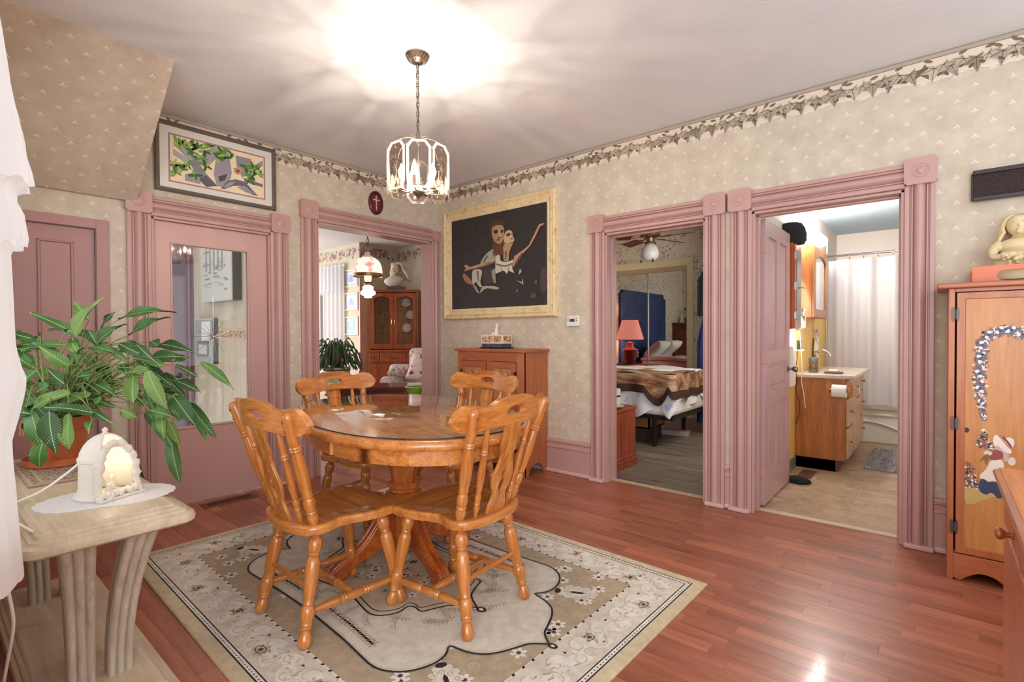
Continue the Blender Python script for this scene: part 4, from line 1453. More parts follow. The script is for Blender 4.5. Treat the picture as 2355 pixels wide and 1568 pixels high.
for k in range(5):
    a = 2 * pi * k / 5 + .35
    cx, cy = .092 * cos(a), .092 * sin(a)
    B().tube([(.02 * cos(a), .02 * sin(a), 2.02), (.06 * cos(a), .06 * sin(a), 2.002), (cx, cy, 2.008), (cx, cy, 2.02)], .004, 8).build('candle_arm', NICK, ch, smooth=True)
    cn = B().lathe([(0, 2.015), (.018, 2.018), (.018, 2.021), (.0115, 2.024), (.0115, 2.072), (0, 2.073)], 14, MT((cx, cy, 0))).build('candle_sleeve', mat('sleeve', RGB(225, 190, 150), 0.6), ch, smooth=40)
    bl = B().lathe([(0, 2.072), (.009, 2.074), (.012, 2.084), (.0175, 2.100), (.0165, 2.116), (.010, 2.135), (.005, 2.148), (.002, 2.158), (0, 2.16)], 14, MT((cx, cy, 0)))
    bl.build('bulb', glow_mat('bulb_glow', (1.0, .80, .55, 1), 9.0), ch, smooth=True)
    point_light('bulb_light', (cx, cy, 2.11), CHAND_W, (1.0, 0.86, 0.70), 0.007, ch)
def frame4(parent, x0, z0, x1, z1, w, prof, M, material, name='frame_side', sm=30):
    """mitred picture frame; prof = (inset 0..1, out)"""
    c = [(x0, z0), (x1, z0), (x1, z1), (x0, z1)]
    i = [(x0 + w, z0 + w), (x1 - w, z0 + w), (x1 - w, z1 - w), (x0 + w, z1 - w)]
    for k in range(4):
        j = (k + 1) % 4
        b = B(M)
        b.loft([[(c[q][0] + (i[q][0] - c[q][0]) * p[0], p[1], c[q][1] + (i[q][1] - c[q][1]) * p[0]) for p in prof] for q in (k, j)])
        b.build(name, material, parent, smooth=sm)


# ================================================================== PAINTING OF THE DANCERS
pt = thing('framed_painting', 'large dark painting of two dancers in a distressed cream frame', 'painting', (0, 0, 0))
GOLD = NT('cream_gilt')
v = GOLD.coord()
n1 = GOLD.noise(v, 22, 5, 0.7)
GOLD.link(GOLD.ramp(n1, [(0.30, RGB(176, 140, 92)), (0.42, RGB(228, 206, 160)), (0.75, RGB(242, 228, 192))]), GOLD.b.inputs['Base Color'])
GOLD.set(Roughness=0.5)
frame4(pt, 0.113, 1.370, 1.545, 2.490, 0.105, [(0, 0), (0, .035), (.06, .048), (.18, .052), (.28, .044), (.34, .034), (.42, .046), (.55, .040), (.72, .028), (.78, .034), (.92, .030), (1, .022), (1, 0)], MR @ MT((0, -.0, 0)), GOLD.m)
F = Flat(lambda u, z, d: (u, -0.002 - d, z), 0.00008)
F.add(rect(.2175, 1.4745, 1.4405, 2.3855), RGB(50, 46, 46))
rq = random.Random(2)
for i in range(26):
    F.add(ellipse(rq.uniform(.3, 1.36), rq.uniform(1.53, 2.3), rq.uniform(.03, .08), rq.uniform(.02, .06), 9, rq.uniform(0, 3)), tuple(c * rq.uniform(.75, 1.25) for c in RGB(50, 46, 46)[:3]) + (1,))
for pts, c in BALLET:
    F.add(smoothpoly(pts, 3) if len(pts) > 5 else pts, RGB(*c))
F.build('canvas', painted('canvas_paint', 0.45, 0.15, 160, 0.06, 60), pt)
B(MR).box(.20, 0.0, 1.46, 1.46, .018, 2.40).build('backing', mat('backing', RGB(60, 52, 46), .8), pt)

# ================================================================== TREE PRINT ON THE LEFT WALL
tp = thing('framed_print', 'framed print of a gnarled tree with green leaves above the glass door', 'picture', (0, 0, 0))
FRG = mat('grey_frame', RGB(112, 100, 94), 0.35, var=.1)
frame4(tp, -2.556, 2.217, -1.731, 2.705, 0.030, [(0, 0), (0, .022), (.15, .032), (.4, .036), (.5, .026), (.65, .026), (.8, .022), (1, .016), (1, 0)], ML, FRG)
F = Flat(lambda u, z, d: (WX + .012 + d, u, z), 0.00008)
F.add(rect(-2.528, 2.245, -1.759, 2.677), RGB(226, 226, 218))
F.add(rect(-2.474, 2.288, -1.812, 2.628), RGB(160, 140, 150))
F.add(rect(-2.468, 2.294, -1.818, 2.622), RGB(196, 110, 116))
F.add(rect(-2.463, 2.299, -1.823, 2.617), RGB(244, 226, 194))


def clampr(p):
    return (min(max(p[0], -2.462), -1.824), min(max(p[1], 2.30), 2.616))


for pts, c in TREE:
    F.add([clampr(p) for p in pts], RGB(*c))
rt = random.Random(9)
KT = F.k
for c in [q[0] for q in TREELEAF]:
    for k in range(7):
        F.k = KT + k
        a = rt.uniform(0, 6.28)
        L = rt.uniform(.018, .034)
        cx, cy = c[0] + .022 * cos(a), c[1] + .018 * sin(a)
        F.add([clampr(p) for p in ellipse(cx, cy, L, L * .36, 7, a)], rt.choice((RGB(96, 150, 62), RGB(124, 176, 80), RGB(70, 112, 56), RGB(168, 192, 96), RGB(54, 86, 50))))
F.build('print', painted('glazed_print', 0.25), tp)
B(ML).box(-2.545, 0, 2.228, -1.742, .010, 2.694).build('backing', mat('backing', RGB(60, 52, 46), .8), tp)

# ================================================================== CROSS PLAQUE
cp = thing('cross_plaque', 'small oval dark red plaque with a silver cross above the archway', 'plaque', (WX, -0.775, 2.468))
MO = Matrix(((0, 0, 1, 0), (1, 0, 0, 0), (0, 1, 0, 0), (0, 0, 0, 1)))
sc = MO @ Matrix.Diagonal((.078, .112, 1, 1))
B(sc).lathe([(0, .008), (.80, .008), (.82, .012), (.90, .022), (.98, .018), (1.0, .008), (1.0, 0), (0, 0)], 36).build('rim', mat('plaque_wood', RGB(70, 34, 30), .3), cp, smooth=35)
B(sc).lathe([(0, .0095), (.80, .0095), (.80, .006), (0, .006)], 36).build('velvet', mat('velvet', RGB(120, 24, 44), .8), cp)
SILV = mat('silver', RGB(225, 222, 220), .25, .7)
cr = B(MO)
cr.loft([[(x, y, .012) for x, y in [(-.006, -.072), (.006, -.072), (.007, .02), (.03, .018), (.034, .026), (.03, .034), (.007, .032), (.008, .06), (0, .07), (-.008, .06), (-.007, .032), (-.03, .034), (-.034, .026), (-.03, .018), (-.007, .02)]],
         [(x, y, .018) for x, y in [(-.006, -.072), (.006, -.072), (.007, .02), (.03, .018), (.034, .026), (.03, .034), (.007, .032), (.008, .06), (0, .07), (-.008, .06), (-.007, .032), (-.03, .034), (-.034, .026), (-.03, .018), (-.007, .02)]]])
for k in range(8):
    cr.ball((0, -.062 + .016 * k, .018), .0075, 8, 6)
for sx in (-1, 1):
    for k in range(3):
        cr.ball((sx * (.012 + .011 * k), .026, .018), .0065, 8, 6)
cr.build('cross', SILV, cp, smooth=50)

# ================================================================== THERMOSTAT
th = thing('thermostat', 'white thermostat with a small grey screen on the wallpaper', 'thermostat', (1.708, WY, 1.327))
B().box(-.062, -.026, -.045, .062, 0, .045).build('case', mat('thermo_white', RGB(240, 238, 232), .4), th, bev=.006, seg=3)
B().box(-.026, -.0272, -.008, .022, -.025, .018).build('screen', mat('lcd', RGB(70, 78, 74), .3), th)
for k in range(2):
    B().box(.034, -.029, -.004 + .018 * k, .048, -.025, .006 + .018 * k).build('button', mat('button_grey', RGB(150, 148, 144), .5), th, bev=.002)
    B().box(-.050, -.029, -.004 + .018 * k, -.036, -.025, .006 + .018 * k).build('button', mat('button_grey', RGB(150, 148, 144), .5), th, bev=.002)

# ================================================================== PINE CUPBOARD WITH TISSUE BOX
cb = thing('pine_cupboard', 'low reddish pine cupboard with two panelled doors under the painting', 'cupboard', (0, 0, 0))
X0, X1, Y0, Y1, ZT = .628, 1.432, -.318, .010, 1.060
sidep = [(Y0, 0), (Y0 + .055, 0), (Y0 + .075, .05), (Y0 + .11, .085), (Y0 + .16, .095), (Y1 - .11, .085), (Y1 - .075, .05), (Y1 - .055, 0), (Y1, 0), (Y1, ZT), (Y0, ZT)]
for xa in (X0, X1 - .018):
    B().prism(sidep, xa, xa + .018, 'yz').build('side', PINE_Z, cb, bev=.002)
B().box(X0 - .026, Y0 - .022, ZT, X1 + .026, Y1, ZT + .026).build('top', PINE_X, cb, bev=.005)
B().box(X0 + .018, Y1 - .012, .06, X1 - .018, Y1 - .002, ZT).build('back', PINE_Z, cb)
B().box(X0 + .018, Y0 + .02, .10, X1 - .018, Y1 - .012, .12).build('shelf', PINE_X, cb)
for xa, xb, za, zb in ((X0, X0 + .055, .0, ZT), (X1 - .085, X1, 0, ZT), (X0 + .055, X1 - .085, ZT - .082, ZT), (X0 + .055, X1 - .085, .08, .14), (1.0, 1.045, .14, ZT - .082)):
    B().box(xa, Y0 - .002, za, xb, Y0 + .018, zb).build('face_frame', PINE_Z if zb - za > .3 else PINE_X, cb, bev=.0015)
kick = [(X0 + .055, .08), (X0 + .055, .03), (X0 + .15, .05), (X0 + .25, .075), (X1 - .28, .075), (X1 - .18, .05), (X1 - .085, .03), (X1 - .085, .08)]
B().prism(kick, Y0, Y0 + .016, 'xz').build('skirt', PINE_X, cb, bev=.001)
for xa, xb, hs in ((X0 + .058, .997, 0), (1.048, X1 - .088, 1)):
    dr = thing('door', '', None)
    del dr['label']
    dr.parent = cb
    za, zb = .143, ZT - .085
    frame4(dr, xa, za, xb, zb, .058, [(0, 0), (0, .012), (.9, .012), (1, .006), (1, 0)], Matrix(((1, 0, 0, 0), (0, -1, 0, Y0 - .001), (0, 0, 1, 0), (0, 0, 0, 1))), PINE_X, 'door_rail')
    B().box(xa + .05, Y0 - .004, za + .05, xb - .05, Y0 + .004, zb - .05).build('door_panel', PINE_P, dr)
    F = Flat(lambda u, z, d: (u, Y0 - .0045 - d, z), .00008)
    rc = random.Random(4 + hs)
    cxm, czm = (xa + xb) / 2, zb - .20
    KC = F.k
    for k in range(150):
        F.k = KC + k % 12
        a = rc.uniform(-.2, pi + .2)
        q = rc.gauss(.082, .014)
        F.add(ellipse(cxm + q * cos(a), czm + q * sin(a) * 1.1, rc.uniform(.004, .008), rc.uniform(.003, .006), 6, rc.uniform(0, 3)), rc.choice((RGB(236, 232, 226), RGB(80, 88, 104), RGB(150, 116, 110), RGB(40, 44, 56), RGB(214, 206, 198))))
    F.build('door_painting', PRINT, dr)
    hx = xa + .004 if hs == 0 else xb - .004
    for hz in (za + .10, zb - .12):
        b = B()
        for s in (-1, 1):
            b.prism([(hx + s * .006 + p[0] * .007, hz + p[1]) for p in ((-.8, -.03), (0, -.042), (.8, -.03), (1, 0), (.8, .03), (0, .042), (-.8, .03), (-1, 0))], Y0 - .0165, Y0 - .0125, 'xz')
        b.lathe([(.004, -.026), (.0045, .026)], 8, MT((hx, Y0 - .017, hz)))
        b.build('hinge', DARKMETAL, dr)
    kx = xb - .022 if hs == 0 else xa + .022
    B(MT((kx, Y0 - .012, .86), rx=pi / 2)).lathe([(.005, 0), (.006, .012), (.012, .018), (.013, .024), (.009, .030), (0, .032)], 14).build('knob', mat('porcelain', RGB(228, 214, 190), .25), dr, smooth=True)

tb = thing('tissue_box', 'tissue box in a floral cream holder with a tissue pulled up', 'tissue box', (0.98, -0.165, ZT + .026))
B().box(-.145, -.075, 0, .145, .075, .012).build('tray', mat('tray_black', RGB(26, 26, 28), .3), tb, bev=.003)
B().box(-.125, -.06, .012, .125, .06, .046).build('inner_box', mat('box_dark', RGB(66, 74, 96), .5, var=.5, vscale=30), tb)
hl = B().box(-.132, -.066, .044, .132, .066, .126).build('holder', mat('holder_cream', RGB(232, 218, 184), .5), tb, bev=.003)
rc = random.Random(8)
for to3d, w in ((lambda u, z, d: (u, -.0662 - d, z), .118), (lambda u, z, d: (.1322 + d, u, z), .052)):
    F = Flat(to3d, .00008)
    F.add(rect(-w, .056, w, .115), RGB(196, 156, 120))
    KC = F.k
    for k in range(int(600 * w)):
        F.k = KC + k % 12
        F.add(ellipse(rc.uniform(-w + .006, w - .006), rc.uniform(.062, .109), rc.uniform(.004, .010), rc.uniform(.003, .007), 6, rc.uniform(0, 3)),
              rc.choice((RGB(66, 74, 96), RGB(240, 230, 214), RGB(222, 196, 150), RGB(176, 50, 50), RGB(90, 90, 80), RGB(236, 226, 206), RGB(120, 100, 70))))
    F.build('holder_print', PRINT, hl)
tis = B()
tis.grid(lambda u, w: ((u - .5) * .07 * (1 - w * .75) + .02 * w - .01, .018 * sin(u * 9 + w * 2) * (1 - .5 * w), .120 + w * (.115 - .04 * abs(u - .45) * 2)), 12, 8)
tis.grid(lambda u, w: (-.03 - u * .035 + .01 * w, .014 * sin(u * 7), .120 + w * .030 * (1 - u * .3)), 6, 4)
tis.build('tissue', sheer('tissue_paper', RGB(248, 248, 250), 1.0, .35), tb, smooth=True)

# ================================================================== PAINTED CABINET ON THE RIGHT
ps = thing('painted_cabinet', 'tall pine cabinet with a flower garland painted on its door', 'cabinet', (0, 0, 0))
X0, X1, Y0, Y1, ZT = 4.135, 4.86, -.345, .008, 1.432
B().box(X0, Y0 + .018, 0, X0 + .02, Y1, ZT).build('side', PINE_Z, ps, bev=.002)
B().box(X1 - .02, Y0 + .018, 0, X1, Y1, ZT).build('side', PINE_Z, ps, bev=.002)
B().box(X0 + .02, Y1 - .015, .05, X1 - .02, Y1 - .003, ZT).build('back', PINE_Z, ps)
B().box(X0 + .02, Y0 + .018, .12, X1 - .02, Y1 - .015, .14).build('shelf', PINE_X, ps)
B().box(X0 - .045, Y0 - .030, ZT, X1 + .045, Y1, ZT + .026).build('top', PINE_X, ps, bev=.006)
B().box(X0, Y0, 0.0, X0 + .024, Y0 + .018, ZT).build('stile', PINE_Z, ps, bev=.002)
B().box(X1 - .024, Y0, 0.0, X1, Y0 + .018, ZT).build('stile', PINE_Z, ps, bev=.002)
B().box(X0 + .024, Y0, ZT - .018, X1 - .024, Y0 + .018, ZT).build('top_rail', PINE_X, ps, bev=.002)
sk = [(X0 + .024, .130), (X0 + .024, .010), (X0 + .05, .0), (X0 + .075, .025), (X0 + .12, .052), (X0 + .17, .048), (X0 + .21, .022), (X0 + .26, .010), (X1 - .26, .010), (X1 - .21, .022), (X1 - .17, .048), (X1 - .12, .052), (X1 - .075, .025), (X1 - .05, .0), (X1 - .024, .010), (X1 - .024, .130)]
sk = sk[:2] + [(p.x, p.y) for p in smoothpoly(sk[2:14], 4, False)] + sk[14:]
B().prism(sk, Y0, Y0 + .018, 'xz').build('scalloped_skirt', PINE_X, ps, bev=.002)
dr = bpy.data.objects.new('door', None)
COL.objects.link(dr)
dr.parent = ps
xa, xb, za, zb = X0 + .032, X1 - .03, .138, ZT - .022
frame4(dr, xa, za, xb, zb, .036, [(0, 0), (0, .008), (.82, .008), (.9, .002), (1, 0), (1, -.01)], Matrix(((1, 0, 0, 0), (0, -1, 0, Y0 + .006), (0, 0, 1, 0), (0, 0, 0, 1))), PINE_Z, 'door_rail')
B().box(xa + .03, Y0 + .004, za + .03, xb - .03, Y0 + .014, zb - .03).build('door_panel', PINE_P, dr)
F = Flat(lambda u, z, d: (u, Y0 + .0038 - d, z), .00006)
for kx, kz, r in ((4.262, 1.215, .009), (4.205, .742, .013), (4.25, .690, .006)):
    F.add(ellipse(kx, kz, r * .8, r, 10), RGB(70, 34, 20))
fc = random.Random(6)
arch = ARCH + [(4.62 - (p[0] - 4.30) * 1.0 - .0, p[1]) for p in ARCH[::-1] if p[0] < 4.275]
arch = smoothpoly(arch, 4, False)
n = len(arch)
KA = F.k
for i, p in enumerate(arch):
    F.k = KA + 18 * (i % 3)
    e = min(1.0, .30 + i / 22.0, .30 + (n - 1 - i) / 22.0)
    for k in range(9):
        F.add(ellipse(p.x + fc.uniform(-.026, .026) * e, p.y + fc.uniform(-.02, .02), fc.uniform(.004, .0075), fc.uniform(.004, .0075), 6), fc.choice((RGB(226, 212, 202), RGB(150, 96, 84), RGB(176, 132, 116), RGB(120, 110, 110), RGB(90, 78, 70))))
    if i % 2 == 0:
        for q in range(5):
            a = 2 * pi * q / 5 + i
            F.add(ellipse(p.x + .011 * cos(a) * e, p.y + .013 * sin(a), .0085 * e, .009, 7, a), RGB(232, 228, 226) if q % 2 else RGB(96, 106, 128))
        F.add(ellipse(p.x, p.y, .007 * e, .008, 7), RGB(74, 82, 106))
        F.add(ellipse(p.x, p.y, .004 * e, .005, 7), RGB(130, 36, 46))
for pts, c in GIRL:
    F.add([(p.x, p.y) for p in smoothpoly(pts, 3)], RGB(*c))
KA = F.k
for p in [q[0] for q in GFLOWER]:
    F.k = KA
    for k in range(9):
        F.add(ellipse(p[0] + fc.uniform(-.010, .010), p[1] + fc.uniform(-.014, .014), fc.uniform(.003, .006), fc.uniform(.003, .006), 6), fc.choice((RGB(226, 220, 214), RGB(60, 70, 90), RGB(150, 90, 90), RGB(40, 50, 60), RGB(120, 110, 90))))
F.build('door_painting', PRINT, dr)
for hz in (1.306, .770, .262):
    b = B()
    for s in (-1, 1):
        b.prism([(X0 + .026 + s * .0085 + p[0] * .0065, hz + p[1]) for p in ((-.8, -.026), (0, -.036), (.8, -.026), (1, 0), (.8, .026), (0, .036), (-.8, .026), (-1, 0))], Y0 - .006, Y0 - .001, 'xz')
    b.lathe([(.0035, -.022), (.0035, .022)], 8, MT((X0 + .027, Y0 - .006, hz)))
    b.build('hinge', mat('pewter_hinge', RGB(96, 84, 80), .4, .8), dr)
B(MT((4.49, Y0 - .002, .70), rx=pi / 2)).lathe([(.010, 0), (.010, .014), (.019, .022), (.020, .032), (.012, .040), (0, .042)], 16).build('knob', PINE_Z, dr, smooth=True)

# tray with a hand slot, bust of a girl on it
TX, TZ0 = 4.222, ZT + .026
tray = thing('serving_tray', 'orange pine serving tray with a hand slot on top of the painted cabinet', 'tray', (0, 0, TZ0))
PIN2 = wood('pine_orange', RGB(196, 96, 62), RGB(222, 128, 88), 'x', .9, .4)
slot = [(4.30 + .04 * 0 + .022 - .022 * cos(t), .022 + .022 * sin(t) * 1) for t in [pi / 2 + pi * i / 8 for i in range(9)]]
slot = [(4.335 + .024 * cos(t), .030 + .024 * sin(t)) for t in [pi / 2 + pi * i / 8 for i in range(9)]] + [(4.515 + .024 * cos(t), .030 + .024 * sin(t)) for t in [-pi / 2 + pi * i / 8 for i in range(9)]]
cutout('front_board', rect(TX, 0.0, 4.64, .080), [slot], .016, PIN2, tray, .001, MT((0, -.285, 0)))
cutout('back_board', rect(TX, 0.0, 4.64, .080), [slot], .016, PIN2, tray, .001, MT((0, -.040, 0)))
for xa in (TX, 4.625):
    B().box(xa, -.277, 0, xa + .015, -.048, .055).build('end_board', PIN2, tray, bev=.002)
B().box(TX + .015, -.277, .002, 4.625, -.048, .012).build('bottom', mat('tray_bottom', RGB(60, 30, 22), .6), tray)

st = thing('girl_statue', 'antiqued cream statue of a long-haired girl holding flowers', 'statue', (4.392, -.150, TZ0 + .012))
STM = NT('antique_cream')
v = STM.coord()
geo = STM.new('ShaderNodeNewGeometry')
nz = STM.noise(v, 40, 4)
pn = STM.ramp(geo.outputs['Pointiness'], [(0.46, RGB(128, 98, 58)), (0.52, RGB(226, 210, 172))])
STM.link(STM.mix(STM.math('MULTIPLY', nz, .5), pn, RGB(206, 182, 130)), STM.b.inputs['Base Color'])
STM.set(Roughness=.55)
rs = random.Random(1)
b = B()
# body: dress and shoulders
b.lathe([(0, 0), (.092, 0), (.098, .02), (.094, .06), (.082, .10), (.068, .135), (.062, .150), (.066, .165), (.070, .180), (.060, .195), (.034, .206), (.022, .214), (.020, .226), (0, .23)], 26, Matrix.Diagonal((1, .72, 1, 1)))
b.build('dress', STM.m, st, smooth=60)
B().ball((0, -.012, .268), .046, 20, 14, (.92, .95, 1.12)).ball((0, -.058, .264), .008, 8, 6, (.8, 1, 1.2)).ball((-.016, -.052, .282), .007, 8, 6, (1.3, .6, .6)).ball((.016, -.052, .282), .007, 8, 6, (1.3, .6, .6)).ball((0, -.054, .247), .009, 8, 6, (1.2, .6, .5)).ball((0, -.05, .234), .012, 8, 6).build('head', STM.m, st, smooth=True)
b = B()
for k in range(26):
    a = -pi * .12 + (pi * 1.24) * k / 25
    x0, y0 = .046 * cos(a), .012 + .044 * sin(a)
    pts = []
    for j in range(9):
        z = .305 - .022 * j
        q = 1 + .10 * j + .05 * sin(j * 1.7 + k)
        pts.append((x0 * q + .004 * sin(j * 2.1 + k * 1.3), y0 * q * (.9 if j < 3 else 1.0), z))
    pts = [(x0 * .35, y0 * .4, .324)] + pts
    b.tube(pts, [.007] + [.010] * 4 + [.009] * 4 + [.004], 6)
b.build('hair', STM.m, st, smooth=True)
b = B()
for s in (-1, 1):
    pts = smoothpoly([(s * .062, -.005, .188), (s * .088, -.020, .150), (s * .086, -.050, .115), (s * .040, -.082, .120), (s * .010, -.088, .122)], 4, False)
    b.tube(pts, [.020] * 6 + [.015] * (len(pts) - 8) + [.011, .010], 10)
    for q in range(4):
        b.tube([(s * .018, -.086, .128 - .008 * q), (s * .002, -.096, .126 - .008 * q), (s * -.012, -.092, .124 - .008 * q)], [.0045, .0045, .003], 6)
    b.ball((s * .074, -.010, .168), .026, 12, 8, (1, 1, .9))
b.build('arms', STM.m, st, smooth=True)
b = B()
for k in range(26):
    b.ball((rs.uniform(-.06, .06), -.085 + rs.uniform(-.015, .01), .10 + rs.uniform(-.03, .025)), rs.uniform(.007, .012), 8, 6)
b.build('flowers', STM.m, st, smooth=True)

# dark louvred plaque
pq = thing('wall_box', 'dark brown slatted wall box above the statue', 'wall box', (0, 0, 0))
DKB = mat('dark_brown', RGB(46, 24, 24), .35)
B(MR).box(4.226, 0, 1.915, 4.62, .03, 2.055).build('back_board', DKB, pq, bev=.003)
B(MR).box(4.236, .03, 1.925, 4.62, .05, 2.047).build('front_board', mat('dark_cane', RGB(40, 20, 20), .5, bump=.8, bscale=140), pq, bev=.002)
B(MR).box(4.231, .028, 2.042, 4.62, .058, 2.064).build('ledge', DKB, pq, bev=.003)
B(MR).box(4.231, .028, 1.905, 4.62, .058, 1.926).build('ledge', DKB, pq, bev=.003)

# ================================================================== DRESSER AT THE FRAME EDGE
dz = thing('dresser', 'maple dresser with a brass-collared knob at the picture edge', 'dresser', (0, 0, 0))
MAP_Y = wood('maple_y', RGB(176, 104, 62), RGB(206, 138, 88), 'y', .9, .3, .3)
MAP_X = wood('maple_z', RGB(158, 84, 52), RGB(184, 112, 74), 'z', .9, .35, .2)
prof = [(.020, .716), (.006, .720), (0, .730), (.004, .739), (.014, .744), (.018, .750)]
b = B()
b.loft([[(4.246 + i, -1.205 - i, z), (4.80, -1.205 - i, z), (4.80, -2.50, z), (4.246 + i, -2.50, z)] for i, z in prof])
b.build('top', MAP_Y, dz, smooth=45)
B().box(4.292, -2.48, .05, 4.79, -1.245, .716).build('body', MAP_X, dz, bev=.003)
B().box(4.300, -2.47, 0, 4.78, -1.255, .05).build('plinth', MAP_X, dz)
for za, zb in ((.575, .700), (.06, .56)):
    for ya, yb in ((-1.86, -1.262), (-2.47, -1.875)):
        B().box(4.272, ya, za, 4.293, yb, zb).build('drawer' if za > .5 else 'door', MAP_X, dz, bev=.006, seg=3)
B(MT((4.274, -1.56, .618), ry=-pi / 2)).lathe([(.012, 0), (.0125, .004), (.009, .008), (.009, .018), (.013, .024), (.017, .028), (.018, .034), (.015, .040), (.008, .043), (0, .044)], 20).build('knob', mat('knob_brass', RGB(176, 112, 62), .25, .4), dz, smooth=40)

# ================================================================== SOFA TABLE WITH PLANT
WWASH = wood('whitewash', RGB(190, 170, 142), RGB(216, 200, 176), 'x', 1.0, .45, 0.05)
WWASHZ = wood('whitewash_z', RGB(176, 164, 148), RGB(214, 202, 184), 'z', 1.4, .45, 0.05)
stb = thing('sofa_table', 'whitewashed sofa table with reeded edge and curved fluted legs', 'table', (0, 0, 0))


def rrect(x0, y0, x1, y1, r, n=6):
    pts = []
    for cx, cy, a in ((x1 - r, y0 + r, -pi / 2), (x1 - r, y1 - r, 0), (x0 + r, y1 - r, pi / 2), (x0 + r, y0 + r, pi)):
        for i in range(n + 1):
            t = a + pi / 2 * i / n
            pts.append((cx + r * cos(t), cy + r * sin(t)))
    return pts


def slab(x0, y0, x1, y1, prof, rad):
    b = B()
    b.loft([[(p[0], p[1], z) for p in rrect(x0 + i, y0 + i, x1 - i, y1 - i, max(.006, rad - i * .6))] for i, z in prof])
    return b


TT = .65
slab(.78, -3.462, 2.176, -3.018, [(.050, TT - .066), (.012, TT - .064), (.002, TT - .056), (0, TT - .044), (.004, TT - .032), (.014, TT - .026), (.020, TT - .0255), (.023, TT - .019), (.031, TT - .016), (.036, TT - .0155), (.039, TT - .009), (.047, TT - .006), (.052, TT - .0055), (.056, TT - .001), (.062, TT)], .045).build('top', WWASH, stb, smooth=40)
slab(.80, -3.43, 2.135, -3.06, [(0, 0.002), (0, .022), (.004, .028), (.012, .030), (.016, .030), (.020, .036), (.028, .038), (.032, .038), (.036, .044), (.044, .047)], .03).build('plinth', WWASH, stb, smooth=40)


def fluted(y0, yt, x0, xt, z0=.046, z1=.590):
    # slab leg with three round reeds on the face towards the room end, leaning as it rises
    w, d = .072, .060
    sec = [(-d / 2, -w / 2), (d / 2 - .012, -w / 2)]
    for k in range(3):
        c = -w / 2 + w * (k + .5) / 3
        for i in range(7):
            a = -pi / 2 + pi * i / 6
            sec.append((d / 2 - .012 + .012 * cos(a), c + w / 6.3 * sin(a)))
    sec += [(d / 2 - .012, w / 2), (-d / 2, w / 2)]
    R = []
    for i in range(13):
        t = i / 12
        e = t * t
        s = 1 + .28 * e
        cx, cy = x0 + (xt - x0) * e, y0 + (yt - y0) * e
        R.append([(cx + p[0] * s, cy + p[1] * s, z0 + (z1 - z0) * t) for p in sec])
    return B().loft(R)


for x0, xt in ((1.900, 2.068), (1.06, .92)):
    for y0, yt in ((-3.292, -3.325), (-3.188, -3.150)):
        fluted(y0, yt, x0, xt).build('leg', WWASHZ, stb, smooth=35)

# woven mat
wm = thing('woven_mat', 'rose and beige woven table mat under the flower pot', 'mat', (1.225, -3.205, TT))
F = Flat(lambda x, y, d: (x, y, .0032 + d), .00006)
rm = random.Random(12)
F.add(rect(-.275, -.165, .275, .165), RGB(186, 164, 142))
KW = F.k
for k in range(900):
    F.k = KW + k % 6
    x, y = rm.uniform(-.268, .255), rm.uniform(-.160, .160)
    a = rm.choice((.5, -.5, .3))
    F.add([(x, y), (x + .014 * cos(a), y + .014 * sin(a)), (x + .014 * cos(a) - .002, y + .014 * sin(a) + .004), (x - .002, y + .004)], rm.choice((RGB(150, 82, 84), RGB(172, 110, 104), RGB(206, 190, 166), RGB(128, 66, 70), RGB(200, 176, 150), RGB(112, 96, 84))))
for ins in (.012, .045):
    F.stroke([(-.275 + ins, -.165 + ins), (.275 - ins, -.165 + ins), (.275 - ins, .165 - ins), (-.275 + ins, .165 - ins)], .008, RGB(206, 190, 164), True)
F.build('weave', painted('weave', .9, .6, 220, .12, 90), wm)
B().box(-.275, -.165, 0.0003, .275, .165, .003).build('backing', mat('mat_edge', RGB(150, 110, 90), .9), wm)
b = B()
for sx in (-1, 1):
    for k in range(60):
        y = -.163 + .326 * k / 59
        b.tube([(sx * .274, y, .002), (sx * (.288 + rm.uniform(0, .006)), y + rm.uniform(-.004, .004), .0015)], [.0012, .0008], 4)
o = b.build('fringe', mat('mat_fringe', RGB(176, 140, 110), .9), wm)
o['kind'] = 'stuff'

# doily
dl = thing('lace_doily', 'white crocheted doily under the ceramic grotto lamp', 'doily', (1.865, -3.205, TT))
out = []
for i in range(160):
    a = 2 * pi * i / 160
    k = 1 + .030 * abs(sin(13 * a))
    out.append((.118 * cos(a) * k / (abs(cos(a)) ** .5 + .35) ** .0 * (1 + .45 * abs(cos(a) * sin(a))), .195 * sin(a) * k))
holes = []
rh = random.Random(3)
for i in range(90):
    q = .35 + .6 * sqrt(rh.random())
    a = rh.uniform(0, 2 * pi)
    holes.append(ellipse(.116 * q * cos(a), .190 * q * sin(a), .0022, .0045, 6, a + pi / 2))
ok = []
for h in holes:
    c = Vector((sum(p[0] for p in h) / 6, sum(p[1] for p in h) / 6))
    if all((c - d).length > .012 for d in [Vector((sum(p[0] for p in g) / 6, sum(p[1] for p in g) / 6)) for g in ok]):
        ok.append(h)
cutout('lace', out, ok, .0022, mat('lace_white', RGB(240, 238, 240), .9, bump=.6, bscale=350), dl, 0.0, MT((0, 0, .0014), rz=-.35) @ Matrix(((1, 0, 0, 0), (0, 0, 1, 0), (0, -1, 0, 0), (0, 0, 0, 1))))

